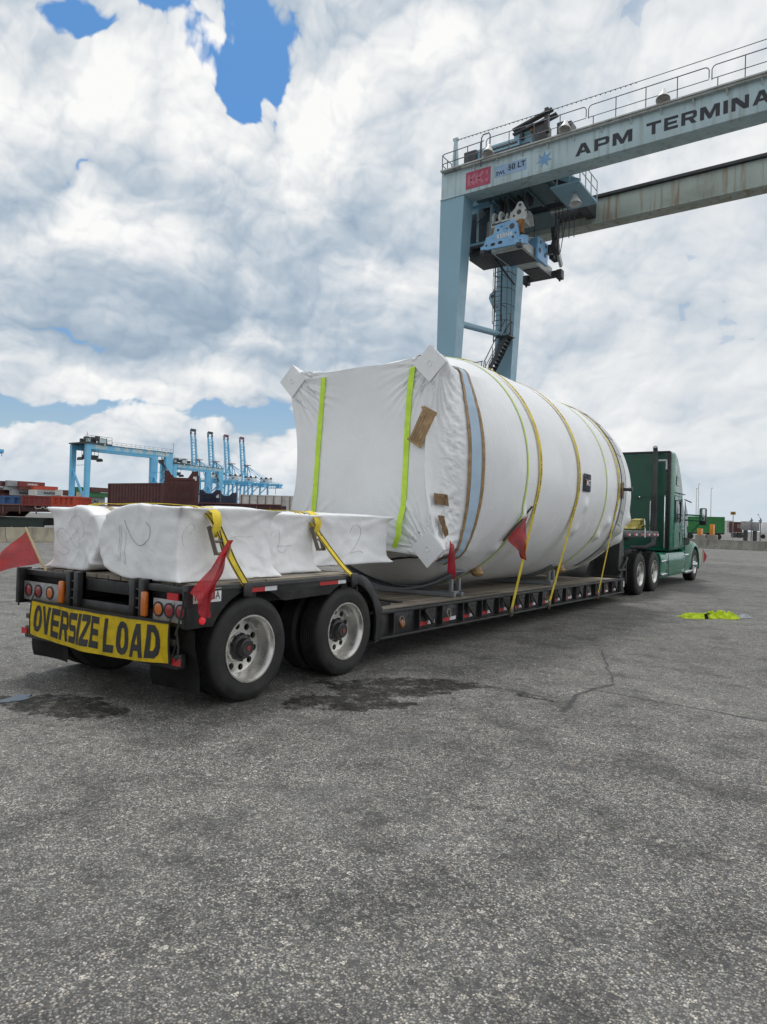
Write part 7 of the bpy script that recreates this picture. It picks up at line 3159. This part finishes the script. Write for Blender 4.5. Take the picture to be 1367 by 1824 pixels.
for u0, u1, v0, v1, bu0, bu1, lab in ((1242.9, 1251.8, 941.4, 952.3, 1240.2, 1255.2, 'shorter orange box on a concrete block beside the truck mirror'), (1265.1, 1272.7, 933.9, 952.3, 1260.7, 1277.4, 'taller orange box on a concrete block behind the barrier')):
    D = 69.0
    c = pix((bu0 + bu1) / 2, 955, D)
    zb = pix(bu0, 952.6, D).z
    mb = MB()
    w = (pix(bu1, 955, D) - pix(bu0, 955, D)).length
    mb.box(c.x, c.y, zb / 2, w, .7, zb, bev=.04)
    tag(settle(mb.build('concrete_block', K['block'])), 'concrete block under the ' + ('shorter' if u0 < 1250 else 'taller') + ' orange box', 'block', 'concrete blocks behind the barrier')
    c = pix((u0 + u1) / 2, 955, D)
    z1 = pix(u0, v0, D).z
    w = (pix(u1, 950, D) - pix(u0, 950, D)).length
    t = thing('orange_box', (c.x, c.y, zb), lab, 'signal box', 'orange boxes behind the barrier')
    mb = MB()
    mb.box(c.x, c.y, (zb + z1) / 2 + .002, w, .30, z1 - zb, bev=.02)
    mb.build('box_body', paint('orange box paint', (.72, .24, .015), .5, var=.12, dirt=(.4, .2, .08), dirt_amt=.3), t)
    mb = MB()
    mb.box(c.x + w * .38, c.y - .153, (zb + z1) / 2, w * .16, .008, (z1 - zb) * .86)
    mb.build('reflective_strip', K['white_paint'], t)
# sign on its post, signal posts, light poles
c = pix(1305.5, 955, 70)
t = thing('yellow_sign', (c.x, c.y, 0), 'small yellow sign on a thin post above the maroon container', 'sign')
z1, z0 = pix(1301, 911.3, 70).z, pix(1301, 916.8, 70).z
mb = MB()
mb.box(c.x, c.y, (z0 + z1) / 2, .48, .05, z1 - z0)
mb.build('sign_board', paint('yellow sign', (.48, .30, .03), .5, var=.15), t)
mb = MB()
mb.box(c.x, c.y - .028, (z0 + z1) / 2, .28, .004, (z1 - z0) * .6)
mb.build('sign_panel', paint('sign mark', (.10, .06, .02), .5), t)
mb = MB()
mb.cyl((c.x, c.y + .06, 0), (c.x, c.y + .06, z1), .035, seg=8)
mb.build('post', K['galv'], t)
for u, lab in ((1338.3, 'signal post with lamps between the two grey cabinets'), (1354.4, 'signal post with an arm right of the grey cabinets')):
    c = pix(u, 955, 71)
    z1 = pix(u, 922.5, 71).z
    t = thing('signal_post', (c.x, c.y, 0), lab, 'signal', 'signal posts behind the barrier')
    mb = MB()
    mb.cyl((c.x, c.y, 0), (c.x, c.y, z1), .04, seg=8)
    mb.build('post', K['dark_steel'], t)
    mb = MB()
    for k, dx in ((.0, -.09), (.08, .09), (-.18, -.07), (-.16, .08)):
        mb.cyl((c.x + dx, c.y - .08, z1 - .30 + k), (c.x + dx, c.y + .05, z1 - .30 + k), .075, seg=12)
    mb.box(c.x, c.y, z1 - .34, .2, .1, .14)
    mb.build('lamp_head', K['galv'], t)
    if u > 1350:
        mb = MB()
        mb.bar((c.x, c.y, z1 - .1), (c.x - .20, c.y, z1 + .28), .03, .03)
        mb.box(c.x - .21, c.y, z1 + .33, .14, .12, .08)
        mb.build('arm', K['galv'], t)
for u, v, w, lab in ((1239.6, 869.6, .9, 'thin white light pole, left one of the close pair by the truck'), (1243.2, 862.1, 1.0, 'thin white light pole, taller one of the close pair by the truck'), (1265.8, 869.6, 1.0, 'thin white light pole above the taller orange box')):
    c = pix(u, 945, 150)
    z1 = pix(u, v, 150).z
    t = thing('light_pole', (c.x, c.y, 0), lab, 'light pole', 'light poles in the far right yard')
    mb = MB()
    mb.cyl((c.x, c.y, 0), (c.x, c.y, z1), .13 * w, .07 * w, seg=10)
    mb.build('pole', K['white_paint'], t)
    mb = MB()
    mb.bar((c.x, c.y, z1 - .05), (c.x + .35, c.y - .1, z1 + .05), .10, .08)
    mb.build('lamp_head', K['galv'], t)
# pale van-like building at the right edge
p = pix(1355, 950, 165)
t = thing('white_truck', (p.x, p.y, 0), 'pale box truck at the right edge beyond the grey cabinets', 'truck')
mb = MB()
mb.box(p.x + 2.6, p.y + 1.0, 2.55, 5.2, 2.5, 2.9, rot=R_(20), bev=.25)
mb.build('box_body', K['white_paint'], t)
mb = MB()
mb.box(p.x + 1.0, p.y - .75, 1.9, .7, .1, .55, rot=R_(20))
mb.box(p.x + 2.4, p.y - .25, 1.7, .5, .1, .4, rot=R_(20))
mb.build('window', K['glass'], t)
for k in (.6, 3.6):
    mb = MB()
    mb.cyl((p.x + k, p.y - .55 + k * .36, .5), (p.x + k - .1, p.y - .25 + k * .36, .5), .5, seg=16)
    mb.build('wheel', K['tyre'], t)
